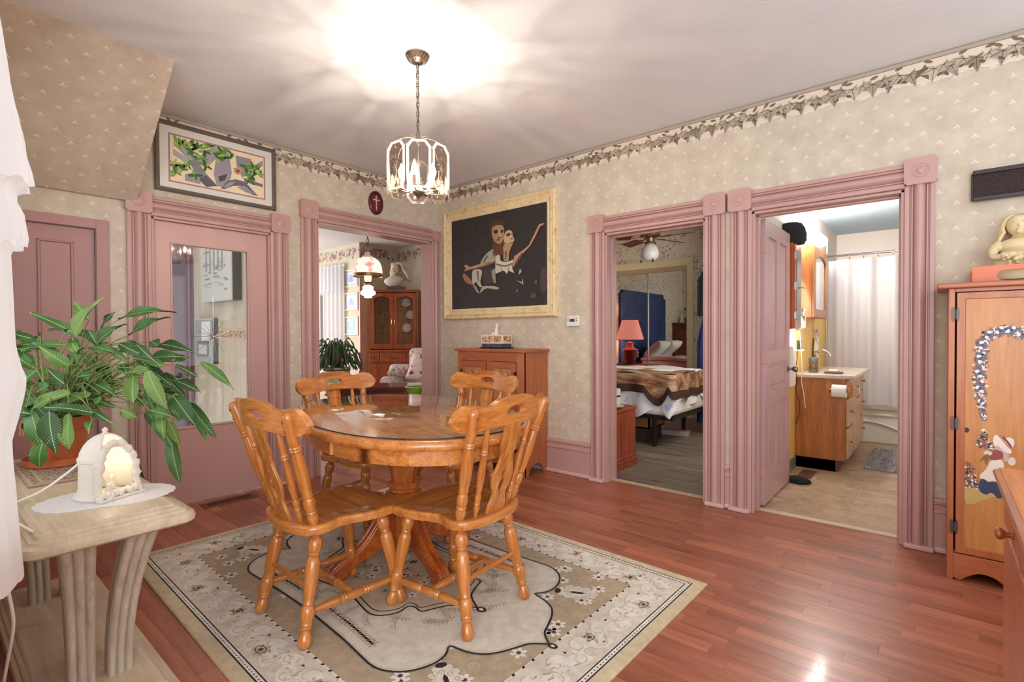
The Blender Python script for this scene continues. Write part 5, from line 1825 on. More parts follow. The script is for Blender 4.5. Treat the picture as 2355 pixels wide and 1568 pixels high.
# ceramic grotto lamp
gr = thing('grotto_lamp', 'white ceramic grotto lamp with a lit arched niche', 'lamp', (1.838, -3.205, TT + .0028), radians(24))
CER = mat('bisque', RGB(226, 220, 210), .6, bump=.05, bscale=30)
b = B()
op = radians(48)
rp_ = [(.094, 0), (.095, .006), (.090, .012), (.084, .022), (.080, .035), (.079, .08), (.079, .128), (.083, .131), (.083, .138), (.079, .141), (.074, .160), (.064, .180), (.050, .197), (.034, .209), (.018, .216), (.004, .219)]
N = 30


def gpt(r, z, i):
    a = op + (2 * pi - 2 * op) * i / N
    return Vector((max(r * cos(a), -.2) * 1.0, r * .88 * sin(a), z))


V = [[b.v(gpt(r, z, i)) for i in range(N + 1)] for r, z in rp_]
for A, C in zip(V, V[1:]):
    for i in range(N):
        b.f([A[i], A[i + 1], C[i + 1], C[i]])
b.build('shell', CER, gr, smooth=35, solid=.006)
rg = random.Random(21)
b = B()
# rough rock arch around the niche
path = [(.060, -.066, .006), (.058, -.064, .06), (.056, -.060, .11), (.050, -.048, .150), (.044, -.028, .176), (.040, 0, .186), (.044, .028, .176), (.050, .048, .150), (.056, .060, .11), (.058, .064, .06), (.060, .066, .006)]
pp = smoothpoly(path, 5, False)
b.tube([p + Vector((rg.uniform(-.002, .002), rg.uniform(-.003, .003), rg.uniform(-.002, .002))) for p in pp], [rg.uniform(.011, .017) for p in pp], 7)
for k in range(40):
    t = rg.random()
    b.ball((.070 + rg.uniform(-.01, .012), -.075 + .15 * t, .008 + rg.uniform(0, .018)), rg.uniform(.007, .013), 7, 5)
b.build('rock_arch', CER, gr, smooth=True)
B().prism([(.02 * 0 - .07, -.07), (.088, -.078), (.088, .078), (-.07, .07)], 0.0, .008, 'xy').build('base', CER, gr, bev=.003)
B().lathe([(.010, .215), (.012, .221), (.006, .225), (.009, .231), (.008, .238), (0, .243)], 12).build('finial', CER, gr, smooth=True)
b = B()
b.lathe([(0, .008), (.014, .010), (.012, .03), (.009, .045), (.007, .055), (.008, .062), (.005, .070), (0, .073)], 10, MT((.012, .012, 0)))
b.lathe([(0, .008), (.012, .010), (.010, .024), (.007, .036), (.008, .044), (0, .052)], 10, MT((.032, -.014, 0)))
b.build('figures', CER, gr, smooth=True)
point_light('grotto_bulb', (.01, 0, .13), .16, (1.0, .86, .62), .012, gr)
B().tube([(p.x, p.y, p.z) for p in smoothpoly([(-.088, .0, .135), (-.13, -.03, .085), (-.17, -.09, .03), (-.19, -.15, .008), (-.15, -.22, .010), (-.02, -.27, .012), (.12, -.29, -.01)], 5, False)], .0042, 6).build('cord', mat('cord_white', RGB(228, 224, 214), .5), gr, smooth=True)
crd = B().tube(smoothpoly([(2.225, -3.500, .62), (2.215, -3.485, .52), (2.20, -3.478, .44), (2.15, -3.486, .33), (2.05, -3.50, .15), (1.95, -3.52, .02), (1.8, -3.53, .006)], 5, False), .0042, 6).build('power_cord', mat('cord_white', RGB(228, 224, 214), .5), smooth=True)
tag(crd, 'white power cord hanging below the curtain to the floor', 'cord')

# flower pot with peace lily
PX, PY = 1.100, -3.222
fp = thing('potted_peace_lily', 'peace lily with long arching leaves in a terracotta pot', 'plant', (PX, PY, TT + .0035))
TER = mat('terracotta', RGB(204, 112, 72), .55, var=.12, vscale=12)
B().lathe([(0, 0), (.105, 0), (.118, .004), (.126, .034), (.122, .034), (.112, .010), (0, .010)], 32).build('saucer', TER, fp, smooth=35)
B().lathe([(0, .012), (.078, .012), (.080, .02), (.103, .155), (.110, .157), (.116, .205), (.112, .209), (.105, .205), (.102, .175), (0, .175)], 32).build('pot', TER, fp, smooth=35)
B().lathe([(0, .182), (.06, .186), (.101, .178), (0, .176)], 20).build('soil', mat('soil', RGB(60, 44, 32), .95, bump=.8, bscale=60), fp)


def leaf_mat():
    t = NT('lily_leaf')
    oi = t.new('ShaderNodeObjectInfo')
    v = t.coord()
    sp = t.new('ShaderNodeSeparateXYZ')
    t.link(v, sp.inputs[0])
    # side veins slanting from the midrib
    ve = t.math('SINE', t.math('MULTIPLY', t.math('SUBTRACT', sp.outputs[1], t.math('MULTIPLY', t.math('ABSOLUTE', sp.outputs[0]), 1.1)), 480))
    c = t.ramp(oi.outputs['Random'], [(0.0, RGB(38, 74, 34)), (0.35, RGB(54, 98, 44)), (0.75, RGB(74, 118, 52)), (1.0, RGB(116, 146, 70))])
    c = t.mix(t.math('MULTIPLY', t.math('ADD', ve, 1.0), .05), c, RGB(136, 170, 96))
    c = t.mix(t.math('LESS_THAN', t.math('ABSOLUTE', sp.outputs[0]), .0016), c, RGB(150, 176, 108))
    t.link(c, t.b.inputs['Base Color'])
    t.set(Roughness=.32)
    t.bump(ve, .25, .004)
    t.b.inputs['Subsurface Weight'].default_value = 0.0
    return t.m


LEAFM = leaf_mat()
RV, FV, UV = Vector((_a.x, _a.y, 0)).normalized(), Vector((_f.x, _f.y, 0)).normalized(), Vector((0, 0, 1))
PXM = 2.27 / 1166.9
rl = random.Random(31)


def leaf(base, tip, w, droop, nrm):
    """blade from base to tip; local y runs along the midrib, flat x across"""
    base, tip = Vector(base), Vector(tip)
    d = tip - base
    L = d.length
    yx = d.normalized()
    zx = (nrm - yx * nrm.dot(yx)).normalized()
    xx = yx.cross(zx)
    me_b = B()
    n = 9
    rows = []
    for i in range(n + 1):
        t = i / n
        ww = w * .5 * (sin(pi * min(1, t * .97 + .03) ** .72)) ** .85 * (1 - .25 * t)
        if i == n:
            ww = .0008
        arch = droop * L * (4 * t * (1 - t)) * .5
        tw = .010 * sin(t * 7 + w * 90)
        rows.append([me_b.v((-ww, t * L, arch + ww * .34 + tw)), me_b.v((-ww * .5, t * L, arch + ww * .10)), me_b.v((0, t * L, arch)), me_b.v((ww * .5, t * L, arch + ww * .10)), me_b.v((ww, t * L, arch + ww * .34 - tw))])
    for A, C in zip(rows, rows[1:]):
        for k in range(4):
            me_b.f([A[k], A[k + 1], C[k + 1], C[k]])
    o = me_b.build('leaf', LEAFM, fp, smooth=True)
    mm = Matrix((xx, yx, zx)).transposed().to_4x4()
    mm.translation = base
    o.matrix_local = mm
    return o


LV = [(830, 330, 1060, 100, 110), (855, 215, 720, 95, 70), (650, 330, 330, 180, 70), (680, 290, 790, 165, 52), (690, 310, 830, 270, 42), (1040, 215, 1385, 170, 84), (1110, 335, 1350, 215, 84), (975, 405, 1190, 272, 82),
      (700, 375, 215, 300, 62), (520, 410, 95, 430, 54), (1190, 410, 1495, 475, 82), (870, 420, 1060, 470, 78), (1070, 400, 1250, 515, 74), (370, 480, 100, 395, 74), (300, 370, 95, 320, 60), (560, 560, 460, 480, 88),
      (655, 570, 520, 430, 96), (700, 690, 550, 605, 96), (770, 640, 755, 540, 88), (600, 720, 300, 700, 64), (360, 600, 280, 720, 88), (240, 600, 130, 450, 80), (740, 760, 510, 860, 104), (850, 780, 590, 880, 108),
      (1000, 890, 740, 850, 88), (310, 760, 545, 970, 116), (350, 1000, 165, 1340, 176), (335, 1200, 410, 1420, 96), (270, 870, 170, 1090, 84), (560, 870, 640, 1130, 116), (700, 880, 760, 1145, 132), (820, 900, 835, 1130, 112),
      (640, 1090, 590, 1270, 112), (925, 660, 930, 800, 94), (970, 770, 992, 870, 34), (1160, 640, 1215, 820, 112), (1100, 560, 1055, 660, 84), (1290, 600, 1410, 860, 112), (1230, 640, 1350, 820, 84), (1515, 552, 1710, 755, 74),
      (1300, 575, 1110, 520, 60), (1440, 810, 1590, 990, 132), (1130, 830, 1280, 960, 84), (1280, 820, 1370, 1000, 94), (1400, 890, 1590, 1140, 112), (1370, 1000, 1410, 1170, 74), (1450, 1000, 1500, 1180, 62), (1140, 930, 1210, 1100, 84),
      (1220, 970, 1335, 1190, 104), (1060, 1130, 1180, 1410, 114), (1280, 1160, 1380, 1470, 104), (1350, 575, 1530, 660, 46), (985, 950, 1005, 1020, 60), (430, 560, 380, 470, 80), (520, 660, 560, 560, 86), (820, 560, 900, 440, 80),
      (250, 800, 200, 640, 84), (150, 640, 110, 520, 76), (180, 760, 120, 900, 70), (900, 300, 930, 430, 60), (1010, 560, 1080, 640, 80), (1170, 720, 1290, 760, 70), (480, 960, 560, 1060, 70), (1330, 700, 1480, 790, 84), (450, 760, 540, 700, 80),
      (1270, 900, 1440, 960, 80), (1330, 960, 1390, 1090, 76), (1180, 780, 1240, 900, 84), (620, 480, 700, 590, 70), (780, 470, 860, 400, 66)]
rx_ = random.Random(77)
for i in range(46):
    bx, by = rx_.uniform(120, 1350), rx_.uniform(330, 900)
    a = rx_.uniform(0, 6.28)
    L = rx_.uniform(120, 210)
    sx = 1 if bx > 600 else -1
    LV.append((bx, by, bx + L * (sx * .8 + .4 * cos(a)), by + L * (.5 * sin(a) + .25), rx_.uniform(56, 92)))
stems = B()
for i, (bx, by, tx, ty, w) in enumerate(LV):
    def P(cx, cy, dep):
        return RV * ((cx / 3.41 - 135) * PXM) + UV * ((960 - (660 + cy / 3.41)) * PXM + .175) + FV * dep
    k = rl.uniform(-.16, .10)
    if by > 850:
        k = rl.uniform(-.22, -.10)
    if bx > 1000:
        k = rl.uniform(-.12, .12)
    base = P(bx, by, k)
    tx, ty = tx + (tx - bx) * .14, ty + (ty - by) * .14
    tip = P(tx, ty, k + rl.uniform(-.05, .05))
    wv = w / 3.41 * PXM * 1.12
    toward = -FV * .75 + UV * rl.uniform(.25, .75) + RV * rl.uniform(-.3, .3)
    leaf(base, tip, wv, rl.uniform(.10, .24), toward)
    a0 = rl.uniform(0, 6.28)
    root = Vector((.05 * cos(a0), .05 * sin(a0), .18))
    mid = root.lerp(base, .55) + UV * (.10 if by < 900 else .16)
    pts = smoothpoly([root, mid, base], 6, False)
    stems.tube(pts, [.0026 - .0010 * q / len(pts) for q in range(len(pts))], 5)
for i in range(46):
    a0 = rl.uniform(0, 6.28)
    root = Vector((.06 * cos(a0), .06 * sin(a0), .18))
    e = RV * rl.uniform(-.02, .42) + UV * (.18 + rl.uniform(.02, .32)) + FV * rl.uniform(-.1, .1)
    stems.tube(smoothpoly([root, root.lerp(e, .5) + UV * .06, e], 5, False), .0019, 5)
o = stems.build('stems', mat('lily_stem', RGB(130, 150, 84), .45), fp, smooth=True)
o['kind'] = 'stuff'
for i in range(9):
    a = rl.uniform(3.6, 5.8)
    B().tube(smoothpoly([(.07 * cos(a), .07 * sin(a), .19), (.12 * cos(a), .12 * sin(a), .20), (.128 * cos(a + .1), .128 * sin(a + .1), .15 - rl.uniform(0, .03))], 4, False), .0013, 4).build('root', mat('root_tan', RGB(206, 160, 110), .8), fp)

# ================================================================== CURTAIN
cu = thing('ruffled_curtain', 'white lace curtain with gathered ruffle tiers at the window edge', 'curtain', (0, 0, 0))
CURT = sheer('curtain_white', RGB(250, 250, 252), .97, .35)
ED = [(2.45, -3.55), (2.2, -3.53), (1.96, -3.495), (1.80, -3.477), (1.74, -3.464), (1.70, -3.457), (1.642, -3.452), (1.60, -3.438), (1.588, -3.440), (1.58, -3.470), (1.545, -3.474), (1.515, -3.460), (1.449, -3.452), (1.440, -3.454), (1.436, -3.486),
      (1.36, -3.484), (1.19, -3.480), (1.14, -3.470), (1.113, -3.461), (1.08, -3.466), (1.04, -3.474), (.976, -3.489), (.889, -3.485), (.811, -3.480), (.724, -3.477), (.641, -3.473), (.636, -3.473)]


def edge(z):
    for (a, c), (d, e) in zip(ED, ED[1:]):
        if a >= z >= d:
            return c + (e - c) * (a - z) / (a - d + 1e-9)
    return ED[-1][1]


def curtain_piece(name, z1, z0, amp, nf, nz):
    b = B()
    R = []
    for j in range(nz + 1):
        z = z1 + (z0 - z1) * j / nz
        ry = edge(z) + 3.56
        q = amp * (.35 + .65 * j / nz)
        R.append([(2.36 + .16 * cos(t), -3.56 + (ry - q * .5 + q * .5 * sin(nf * t + 2.0 * sin(z * 9))) * sin(t), z + .006 * sin(t * 9)) for t in [pi * i / 60 for i in range(61)]])
    b.loft(R, cap=False, closed=False)
    return b.build(name, CURT, cu, smooth=True)


curtain_piece('upper_ruffle', 2.44, 1.588, .016, 17, 26)
curtain_piece('middle_ruffle', 1.586, 1.440, .014, 21, 10)
curtain_piece('lower_panel', 1.437, .638, .006, 11, 40)

# ================================================================== FLOOR REGISTER
fr = thing('floor_register', 'brown metal floor register with narrow slots beside the glass door', 'vent', (0.107, -2.142, 0))
BR = mat('register_brown', RGB(126, 82, 60), .4, .5)
cutout('plate', rect(-.062, -.182, .062, .182), [rect(-.038, -.150 + k * .0107, .038, -.150 + k * .0107 + .0058) for k in range(28)], .004, BR, fr, 0.0, MT((0, 0, .002)) @ Matrix(((1, 0, 0, 0), (0, 0, 1, 0), (0, -1, 0, 0), (0, 0, 0, 1))))
B().box(-.045, -.155, .0002, .045, .155, .0008).build('opening', BLACK, fr)
# ================================================================== HALL BEHIND THE GLASS DOOR
HALLP = wood('hall_paper', RGB(182, 168, 146), RGB(206, 194, 172), 'z', .25, .7)
o = B().box(-2.40, -1.60, 0, -0.16, -1.46, H).build('wall_hall', HALLP)
wh = struct(o, 'mottled beige hall wall seen through the glass door')
F = Flat(lambda u, z, d: (u, -1.6008 - d, z), .00008)
F.add(rect(-2.26, 1.165, -.17, 1.285), RGB(190, 166, 140))
rh = random.Random(5)
KH = F.k
for k in range(420):
    F.k = KH + k % 6
    F.add(ellipse(rh.uniform(-2.25, -.18), rh.uniform(1.19, 1.262), rh.uniform(.006, .014), rh.uniform(.005, .010), 6), rh.choice((RGB(150, 116, 104), RGB(176, 146, 118), RGB(120, 112, 104), RGB(206, 186, 158), RGB(160, 130, 96))))
for z in (1.172, 1.180, 1.270, 1.278):
    F.stroke([(-2.26, z), (-.17, z)], .004, RGB(222, 200, 176))
F.build('wallpaper_border', PRINT, wh)
PUR = mat('hall_purple', RGB(128, 84, 108), .35, var=.05)
PURG = mat('hall_mauve_grey', RGB(140, 122, 136), .45, var=.06)
we = struct(B().box(-2.42, -3.3, 0, -2.27, -1.60, H).build('wall_hall_end', PURG), 'mauve grey wall at the end of the hall')
Me = Matrix(((0, 1, 0, -2.27), (1, 0, 0, 0), (0, 0, 1, 0), (0, 0, 0, 1)))
t8 = thing('trim_8', 'plum fluted casing at the end of the hall', None, kind='structure')
B(Me).prism([(-1.69 + p[0] * .088, p[1] * .03) for p in PROF], 0, 2.1, 'xy').build('casing', PUR, t8, smooth=30)
B(Me).box(-2.6, 0, 1.88, -1.69, .03, 2.02).build('head_casing', mat('hall_dark', RGB(84, 54, 70), .5), t8)
pf = thing('small_hall_picture', 'tiny grey picture on the hall end wall', 'picture', (0, 0, 0))
frame4(pf, -1.99, 1.50, -1.81, 1.66, .02, [(0, 0), (0, .016), (1, .012), (1, 0)], Me, PUR)
B(Me).box(-1.975, 0, 1.515, -1.825, .006, 1.645).build('print', mat('print_grey', RGB(170, 160, 166), .5), pf)
# framed poster and small picture on the hall wall
h1 = thing('hall_poster', 'large pale poster in a deep black-sided frame in the hall', 'picture', (0, 0, 0))
B().box(-1.765, -1.688, 1.553, -.985, -1.600, 2.30).build('frame', mat('frame_black', RGB(48, 44, 44), .4), h1, bev=.003)
B().box(-1.768, -1.692, 1.549, -.981, -1.685, 2.304).build('frame_front', mat('frame_silver', RGB(206, 204, 202), .3, .3), h1)
F = Flat(lambda u, z, d: (u, -1.6922 - d, z), .00008)
F.add(rect(-1.758, 1.565, -.993, 2.296), RGB(200, 196, 184))
for k in range(40):
    F.add(ellipse(rh.uniform(-1.66, -1.08), rh.choice((rh.gauss(1.90, .05), rh.gauss(1.74, .03), rh.uniform(1.65, 2.2))), rh.uniform(.02, .09), rh.uniform(.004, .014), 7), rh.choice((RGB(160, 158, 156), RGB(140, 144, 150), RGB(176, 176, 170), RGB(186, 170, 150), RGB(130, 126, 128))))
for k in range(5):
    x = -1.62 + k * .10
    F.add(rect(x, 1.86, x + .03, 2.12), RGB(150, 148, 150))
F.build('poster', painted('glazed_print', 0.25), h1)
h2 = thing('hall_photo', 'black framed photograph below the hall poster', 'picture', (0, 0, 0))
B().box(-2.07, -1.655, .925, -1.575, -1.600, 1.392).build('frame', mat('frame_black', RGB(48, 44, 44), .4), h2, bev=.003)
B().box(-2.073, -1.659, .922, -1.572, -1.653, 1.395).build('frame_front', mat('frame_silver', RGB(206, 204, 202), .3, .3), h2)
F = Flat(lambda u, z, d: (u, -1.6592 - d, z), .00008)
F.add(rect(-2.055, .940, -1.59, 1.378), RGB(150, 152, 150))
F.add(rect(-1.86, 1.0, -1.62, 1.36), RGB(226, 226, 222))
F.add(rect(-2.0, .99, -1.64, 1.16), RGB(112, 112, 112))
F.add(rect(-1.95, 1.02, -1.72, 1.12), RGB(190, 190, 188))
F.build('photo', painted('glazed_print', 0.25), h2)
# starburst ornament hanging in front of the door glass
sb = thing('starburst_ornament', 'silver starburst ornament hanging against the door glass', 'ornament', (-.016, -2.197, 1.205))
rb_ = random.Random(14)
B().ball((0.004, 0, 0), .015, 14, 10).build('hub', CHROME, sb, smooth=True)
ROD = mat('rod_silver', RGB(186, 178, 172), .25, .9)
for k in range(18):
    a = 2 * pi * k / 18 + rb_.uniform(-.08, .08)
    L = rb_.uniform(.105, .165)
    B().tube([(.004, .010 * cos(a), .010 * sin(a)), (.004 + rb_.uniform(0, .02), L * cos(a), L * sin(a))], [.0022, .0008], 5).build('ray', ROD, sb)
B().tube([(.004, 0, .30), (.004, 0, -.22)], .0012, 5).build('hanging_wire', ROD, sb)

# ================================================================== LIVING ROOM BEYOND THE ARCHWAY
LRW = mat('living_wall', RGB(196, 184, 158), .7, var=.10, vscale=4)
w1 = struct(B().box(-5.4, 1.235, 0, -3.345, 1.36, H).build('wall_living_1', LRW), 'living room wall with the lace curtain')
w2 = struct(B().box(-3.47, 1.36, 0, -3.345, 2.03, H).build('wall_living_2', LRW), 'short living room wall behind the china hutch')
w3 = struct(B().box(-3.47, 2.03, 0, -0.16, 2.15, H).build('wall_living_3', LRW), 'far living room wall behind the bust')
struct(B().box(-5.4, -1.46, H, -0.16, 2.15, H + .08).build('ceiling_living', mat('living_ceiling', RGB(206, 204, 204), .7)), 'plain pale ceiling of the living room')
struct(B().box(-5.4, -1.46, -.1, -0.16, 2.15, -.002).build('floor_living', FLOORM), 'living room floor beyond the archway')
struct(B().box(-3.36, 1.222, 0, -3.328, 1.254, H).build('trim_9', TRIM, bev=.004), 'pink corner bead on the living room wall corner')
rf = random.Random(17)


def rose_border(parent, u0, u1, to3d):
    F = Flat(to3d, .0001)
    F.add(rect(u0, H - .25, u1, H - .05), RGB(186, 176, 160))
    u = u0 + .06
    k0 = F.k
    while u < u1 - .05:
        F.k = k0
        for k in range(9):
            F.add(ellipse(u + rf.uniform(-.09, .09), H - .15 + rf.uniform(-.08, .08), rf.uniform(.02, .036), rf.uniform(.012, .022), 7, rf.uniform(0, 3)), rf.choice((RGB(118, 128, 118), RGB(96, 104, 96), RGB(150, 152, 140), RGB(130, 118, 120))))
        for k in range(3):
            cx, cy, r = u + rf.uniform(-.07, .07), H - .15 + rf.uniform(-.035, .035), rf.uniform(.032, .046)
            c = rf.choice(((150, 104, 112), (176, 136, 120), (190, 160, 120), (130, 84, 96)))
            F.add(ellipse(cx, cy, r, r, 9), RGB(*c))
            F.add(ellipse(cx + .01, cy, r * .6, r * .55, 8), RGB(*[min(255, q + 34) for q in c]))
            F.add(ellipse(cx, cy + .005, r * .3, r * .3, 7), RGB(*[int(q * .8) for q in c]))
        u += .17
    return F.build('rose_border', PRINT, parent)


rose_border(w1, -5.3, -3.36, lambda u, z, d: (u, 1.2342 - d, z))
rose_border(w2, 1.26, 2.03, lambda u, z, d: (-3.3442 + d, u, z))
rose_border(w3, -3.34, -.2, lambda u, z, d: (u, 2.0292 - d, z))

# lace curtain at the living room window
lc = thing('lace_panel_curtain', 'sheer white lace curtain panel in the living room', 'curtain', (0, 0, 0))
LACE = sheer('lace_sheer', RGB(226, 226, 230), .92, .4)
b = B()
b.grid(lambda u, w: (-4.75 + 1.0 * u, 1.175 + .018 * sin(u * 46 + .4 * sin(w * 3)), .75 + 1.60 * w), 70, 6)
b.build('panel', LACE, lc, smooth=True)
b = B()
b.grid(lambda u, w: (-4.77 + 1.04 * u, 1.150 + .022 * sin(u * 52), 1.98 + .46 * w + .012 * sin(u * 60) * (w > .9)), 70, 4)
b.build('valance', LACE, lc, smooth=True)
B().tube([(-4.85, 1.17, 2.41), (-3.70, 1.17, 2.41)], .010, 8).build('rod', WHITE, lc)
b = B()
b.grid(lambda u, w: (-4.52 + .075 * u, 1.135, .95 + .98 * w), 4, 4)
b.build('lace_insert', mat('lace_insert', RGB(178, 164, 164), .9, var=.3, vscale=60), lc)

for i, (z0, z1, lab) in enumerate(((2.03, 2.33, 'topmost of three pale blue framed prints beside the lace curtain'), (1.63, 1.935, 'middle of three pale blue framed prints beside the lace curtain'), (1.21, 1.525, 'lowest of three pale blue framed prints beside the lace curtain'))):
    q = thing('pale_print', lab, 'picture', (0, 0, 0), group='pale blue prints in the living room')
    Mq = Matrix(((1, 0, 0, 0), (0, -1, 0, 1.234), (0, 0, 1, 0), (0, 0, 0, 1)))
    frame4(q, -3.80, z0, -3.385, z1, .022, [(0, 0), (0, .022), (1, .018), (1, 0)], Mq, mat('frame_cream', RGB(226, 212, 186), .5))
    F = Flat(lambda u, z, d: (u, 1.226 - d, z), .0001)
    F.add(rect(-3.78, z0 + .02, -3.405, z1 - .02), RGB(170, 184, 186))
    F.add(rect(-3.735, z0 + .06, -3.455, z1 - .055), RGB(206, 214, 222))
    F.add(rect(-3.72, z0 + .085, -3.47, z1 - .07), (RGB(176, 186, 206), RGB(190, 198, 214), RGB(150, 180, 210))[i])
    for k in range(8):
        F.add(ellipse(rf.uniform(-3.66, -3.53), rf.uniform(z0 + .11, z1 - .12), .02, .05, 7, rf.uniform(-.6, .6)), (RGB(140, 152, 190), RGB(150, 166, 190), RGB(166, 196, 220))[i])
    F.build('print', PRINT, q)

# hanging oil-style lamp
hl = thing('hanging_lamp', 'hanging hurricane lamp with a rose-painted milk glass shade', 'lamp', (-1.159, -.086, 0))
for k in range(11):
    z = H - .03 - k * .034
    B(MT((0, 0, z), rz=(k % 2) * pi / 2)).tube([(.008 * cos(t), 0, .019 * sin(t)) for t in [2 * pi * i / 12 for i in range(12)]], .0022, 5, True).build('chain_link', DARKMETAL, hl, smooth=True)
B().tube([(0, 0, H), (0, 0, 2.36)], .002, 5).build('wire', DARKMETAL, hl)
B(MT((0, 0, 2.345), rx=pi / 2)).torus(.024, .004, 20, 6).build('ring', DARKMETAL, hl, smooth=True)
B().lathe([(0, 2.32), (.012, 2.318), (.016, 2.305), (.045, 2.29), (.05, 2.283), (.0, 2.283)], 20).build('smoke_bell', mat('lamp_brass', RGB(150, 120, 90), .3, .9), hl, smooth=40)
for a in (0.6, 2.7, 4.8):
    B().tube([(.045 * cos(a), .045 * sin(a), 2.285), (.10 * cos(a), .10 * sin(a), 2.16), (.152 * cos(a), .152 * sin(a), 1.965)], .003, 5).build('chain', DARKMETAL, hl)
B().lathe([(.030, 2.205), (.030, 2.165), (.060, 2.160), (.060, 2.150), (.064, 2.148), (.064, 2.140), (0.03, 2.140)], 20).build('crown', mat('lamp_cream', RGB(240, 220, 190), .4), hl, smooth=40)
SHADE = NT('milk_shade')
va = SHADE.coord()
ns = SHADE.noise(va, 9, 2)
cc = SHADE.ramp(ns, [(0.52, RGB(255, 232, 214)), (0.60, RGB(240, 176, 166)), (0.66, RGB(216, 140, 132))])
SHADE.link(cc, SHADE.b.inputs['Base Color'])
SHADE.link(cc, SHADE.b.inputs['Emission Color'])
SHADE.b.inputs['Emission Strength'].default_value = .75
SHADE.set(Roughness=.25)
B().lathe([(.058, 2.140), (.10, 2.128), (.135, 2.095), (.158, 2.045), (.168, 1.985), (.170, 1.945)], 36).build('shade', SHADE.m, hl, smooth=True, solid=.004)
B().lathe([(.170, 1.948), (.175, 1.948), (.177, 1.938), (.175, 1.925), (.177, 1.915), (.172, 1.912), (.170, 1.92)], 36).build('shade_ring', mat('lamp_brass', RGB(150, 120, 90), .3, .9), hl, smooth=40)
B().lathe([(.030, 2.10), (.034, 1.98), (.045, 1.93), (.040, 1.87), (.030, 1.84)], 20).build('chimney', glow_mat('chimney_glow', (1, .78, .5, 1), .6, (.95, .9, .85, 1)), hl, smooth=True)
B().lathe([(.030, 1.85), (.046, 1.845), (.050, 1.828), (.044, 1.812), (.036, 1.806)], 20).build('burner', mat('lamp_brass', RGB(150, 120, 90), .3, .9), hl, smooth=True)
B().lathe([(.036, 1.806), (.060, 1.795), (.064, 1.775), (.060, 1.755), (.085, 1.735), (.090, 1.715), (.080, 1.695), (.055, 1.685), (.046, 1.682), (.046, 1.665), (.040, 1.660), (0, 1.66)], 28).build('font', mat('font_glow', RGB(255, 236, 220), .3, emit=2.6, ecol=(1.0, .86, .72, 1)), hl, smooth=True)
point_light('lamp_bulb', (0, 0, 1.98), 14, (1, .82, .62), .03, hl)

# china hutch set across the corner
hu = thing('china_hutch', 'oak china hutch with arched glass doors in the living room corner', 'hutch', (-2.645, 1.385, 0), YAW)
HO = wood('hutch_oak', RGB(120, 52, 26), RGB(164, 84, 44), 'z', 1.2, .3, .25)
HOX = wood('hutch_oak_x', RGB(120, 52, 26), RGB(164, 84, 44), 'x', 1.2, .3, .25)
W2 = .40
B().box(-W2, 0, .06, W2, .36, .94).build('base_body', HO, hu, bev=.003)
B().box(-W2 + .02, .02, 0, W2 - .02, .35, .06).build('plinth', HO, hu)
B().box(-W2 - .03, -.025, .94, W2 + .03, .37, .965).build('waist_top', HOX, hu, bev=.005)
B().box(-W2, .05, .965, -W2 + .02, .35, 1.90).build('side', HO, hu)
B().box(W2 - .02, .05, .965, W2, .35, 1.90).build('side', HO, hu)
B().box(-W2, .34, .965, W2, .352, 1.90).build('back', wood('hutch_back', RGB(160, 92, 50), RGB(196, 128, 78), 'z', 1, .4), hu)
B().box(-W2 - .02, .02, 1.90, W2 + .02, .36, 1.945).build('cornice', HOX, hu, bev=.010, seg=3)
for xa in (-W2, W2 - .03):
    B().box(xa, .03, .965, xa + .03, .052, 1.90).build('stile', HO, hu)


def arch_hole(x0, x1, z0, z1, rise=.045):
    pts = [(x0, z0), (x1, z0), (x1, z1 - rise)]
    for i in range(1, 12):
        t = i / 12
        pts.append((x1 + (x0 - x1) * t, z1 - rise + rise * sin(pi * t) ** .8))
    pts.append((x0, z1 - rise))
    return pts


HG = glass_mat('hutch_glass', (.95, .96, .96, 1), 1.2)
for s, xa, xb in ((0, -W2 + .032, -.003), (1, .003, W2 - .032)):
    dd = cutout('door', rect(xa, .985, xb, 1.885), [arch_hole(xa + .055, xb - .055, 1.06, 1.835)], .022, HO, hu, .002, MT((0, .036, 0)))
    B().box(xa + .05, .036, 1.055, xb - .05, .039, 1.84).build('glass', HG, dd)
    hx = xb - .022 if s == 0 else xa + .022
    B().lathe([(.004, -.045), (.008, -.03), (.004, -.01), (.009, 0), (.004, .01), (.008, .03), (.004, .045)], 10, MT((hx, .018, 1.42))).build('handle', mat('pull_brass', RGB(226, 200, 150), .25, .8), dd, smooth=True)
for z in (1.24, 1.46, 1.66):
    B().box(-W2 + .02, .07, z, W2 - .02, .33, z + .006).build('glass_shelf', HG, hu)
for xa, xb in ((-W2 + .02, -W2 + .17), (-W2 + .19, W2 - .19), (W2 - .17, W2 - .02)):
    dd = B().box(xa, -.016, .76, xb, .004, .92).build('drawer', HOX, hu, bev=.008, seg=3)
    cx = (xa + xb) / 2
    if xb - xa > .2:
        B().tube(smoothpoly([(cx - .045, -.018, .85), (cx - .045, -.032, .845), (cx - .03, -.036, .825), (cx + .03, -.036, .825), (cx + .045, -.032, .845), (cx + .045, -.018, .85)], 3, False), .004, 6).build('bail_pull', DARKMETAL, dd, smooth=True)
    else:
        B(MT((cx, -.016, .84), rx=pi / 2)).lathe([(.006, 0), (.006, .01), (.013, .016), (.013, .022), (0, .026)], 12).build('knob', DARKMETAL, dd, smooth=True)
for xa, xb in ((-W2 + .02, -.006), (.006, W2 - .02)):
    dd = B().box(xa, -.014, .09, xb, .004, .74).build('lower_door', HO, hu, bev=.004)
    B().prism(arch_hole(xa + .06, xb - .06, .15, .68), -.022, -.012, 'xz').build('raised_panel', HO, dd, bev=.008, seg=3)
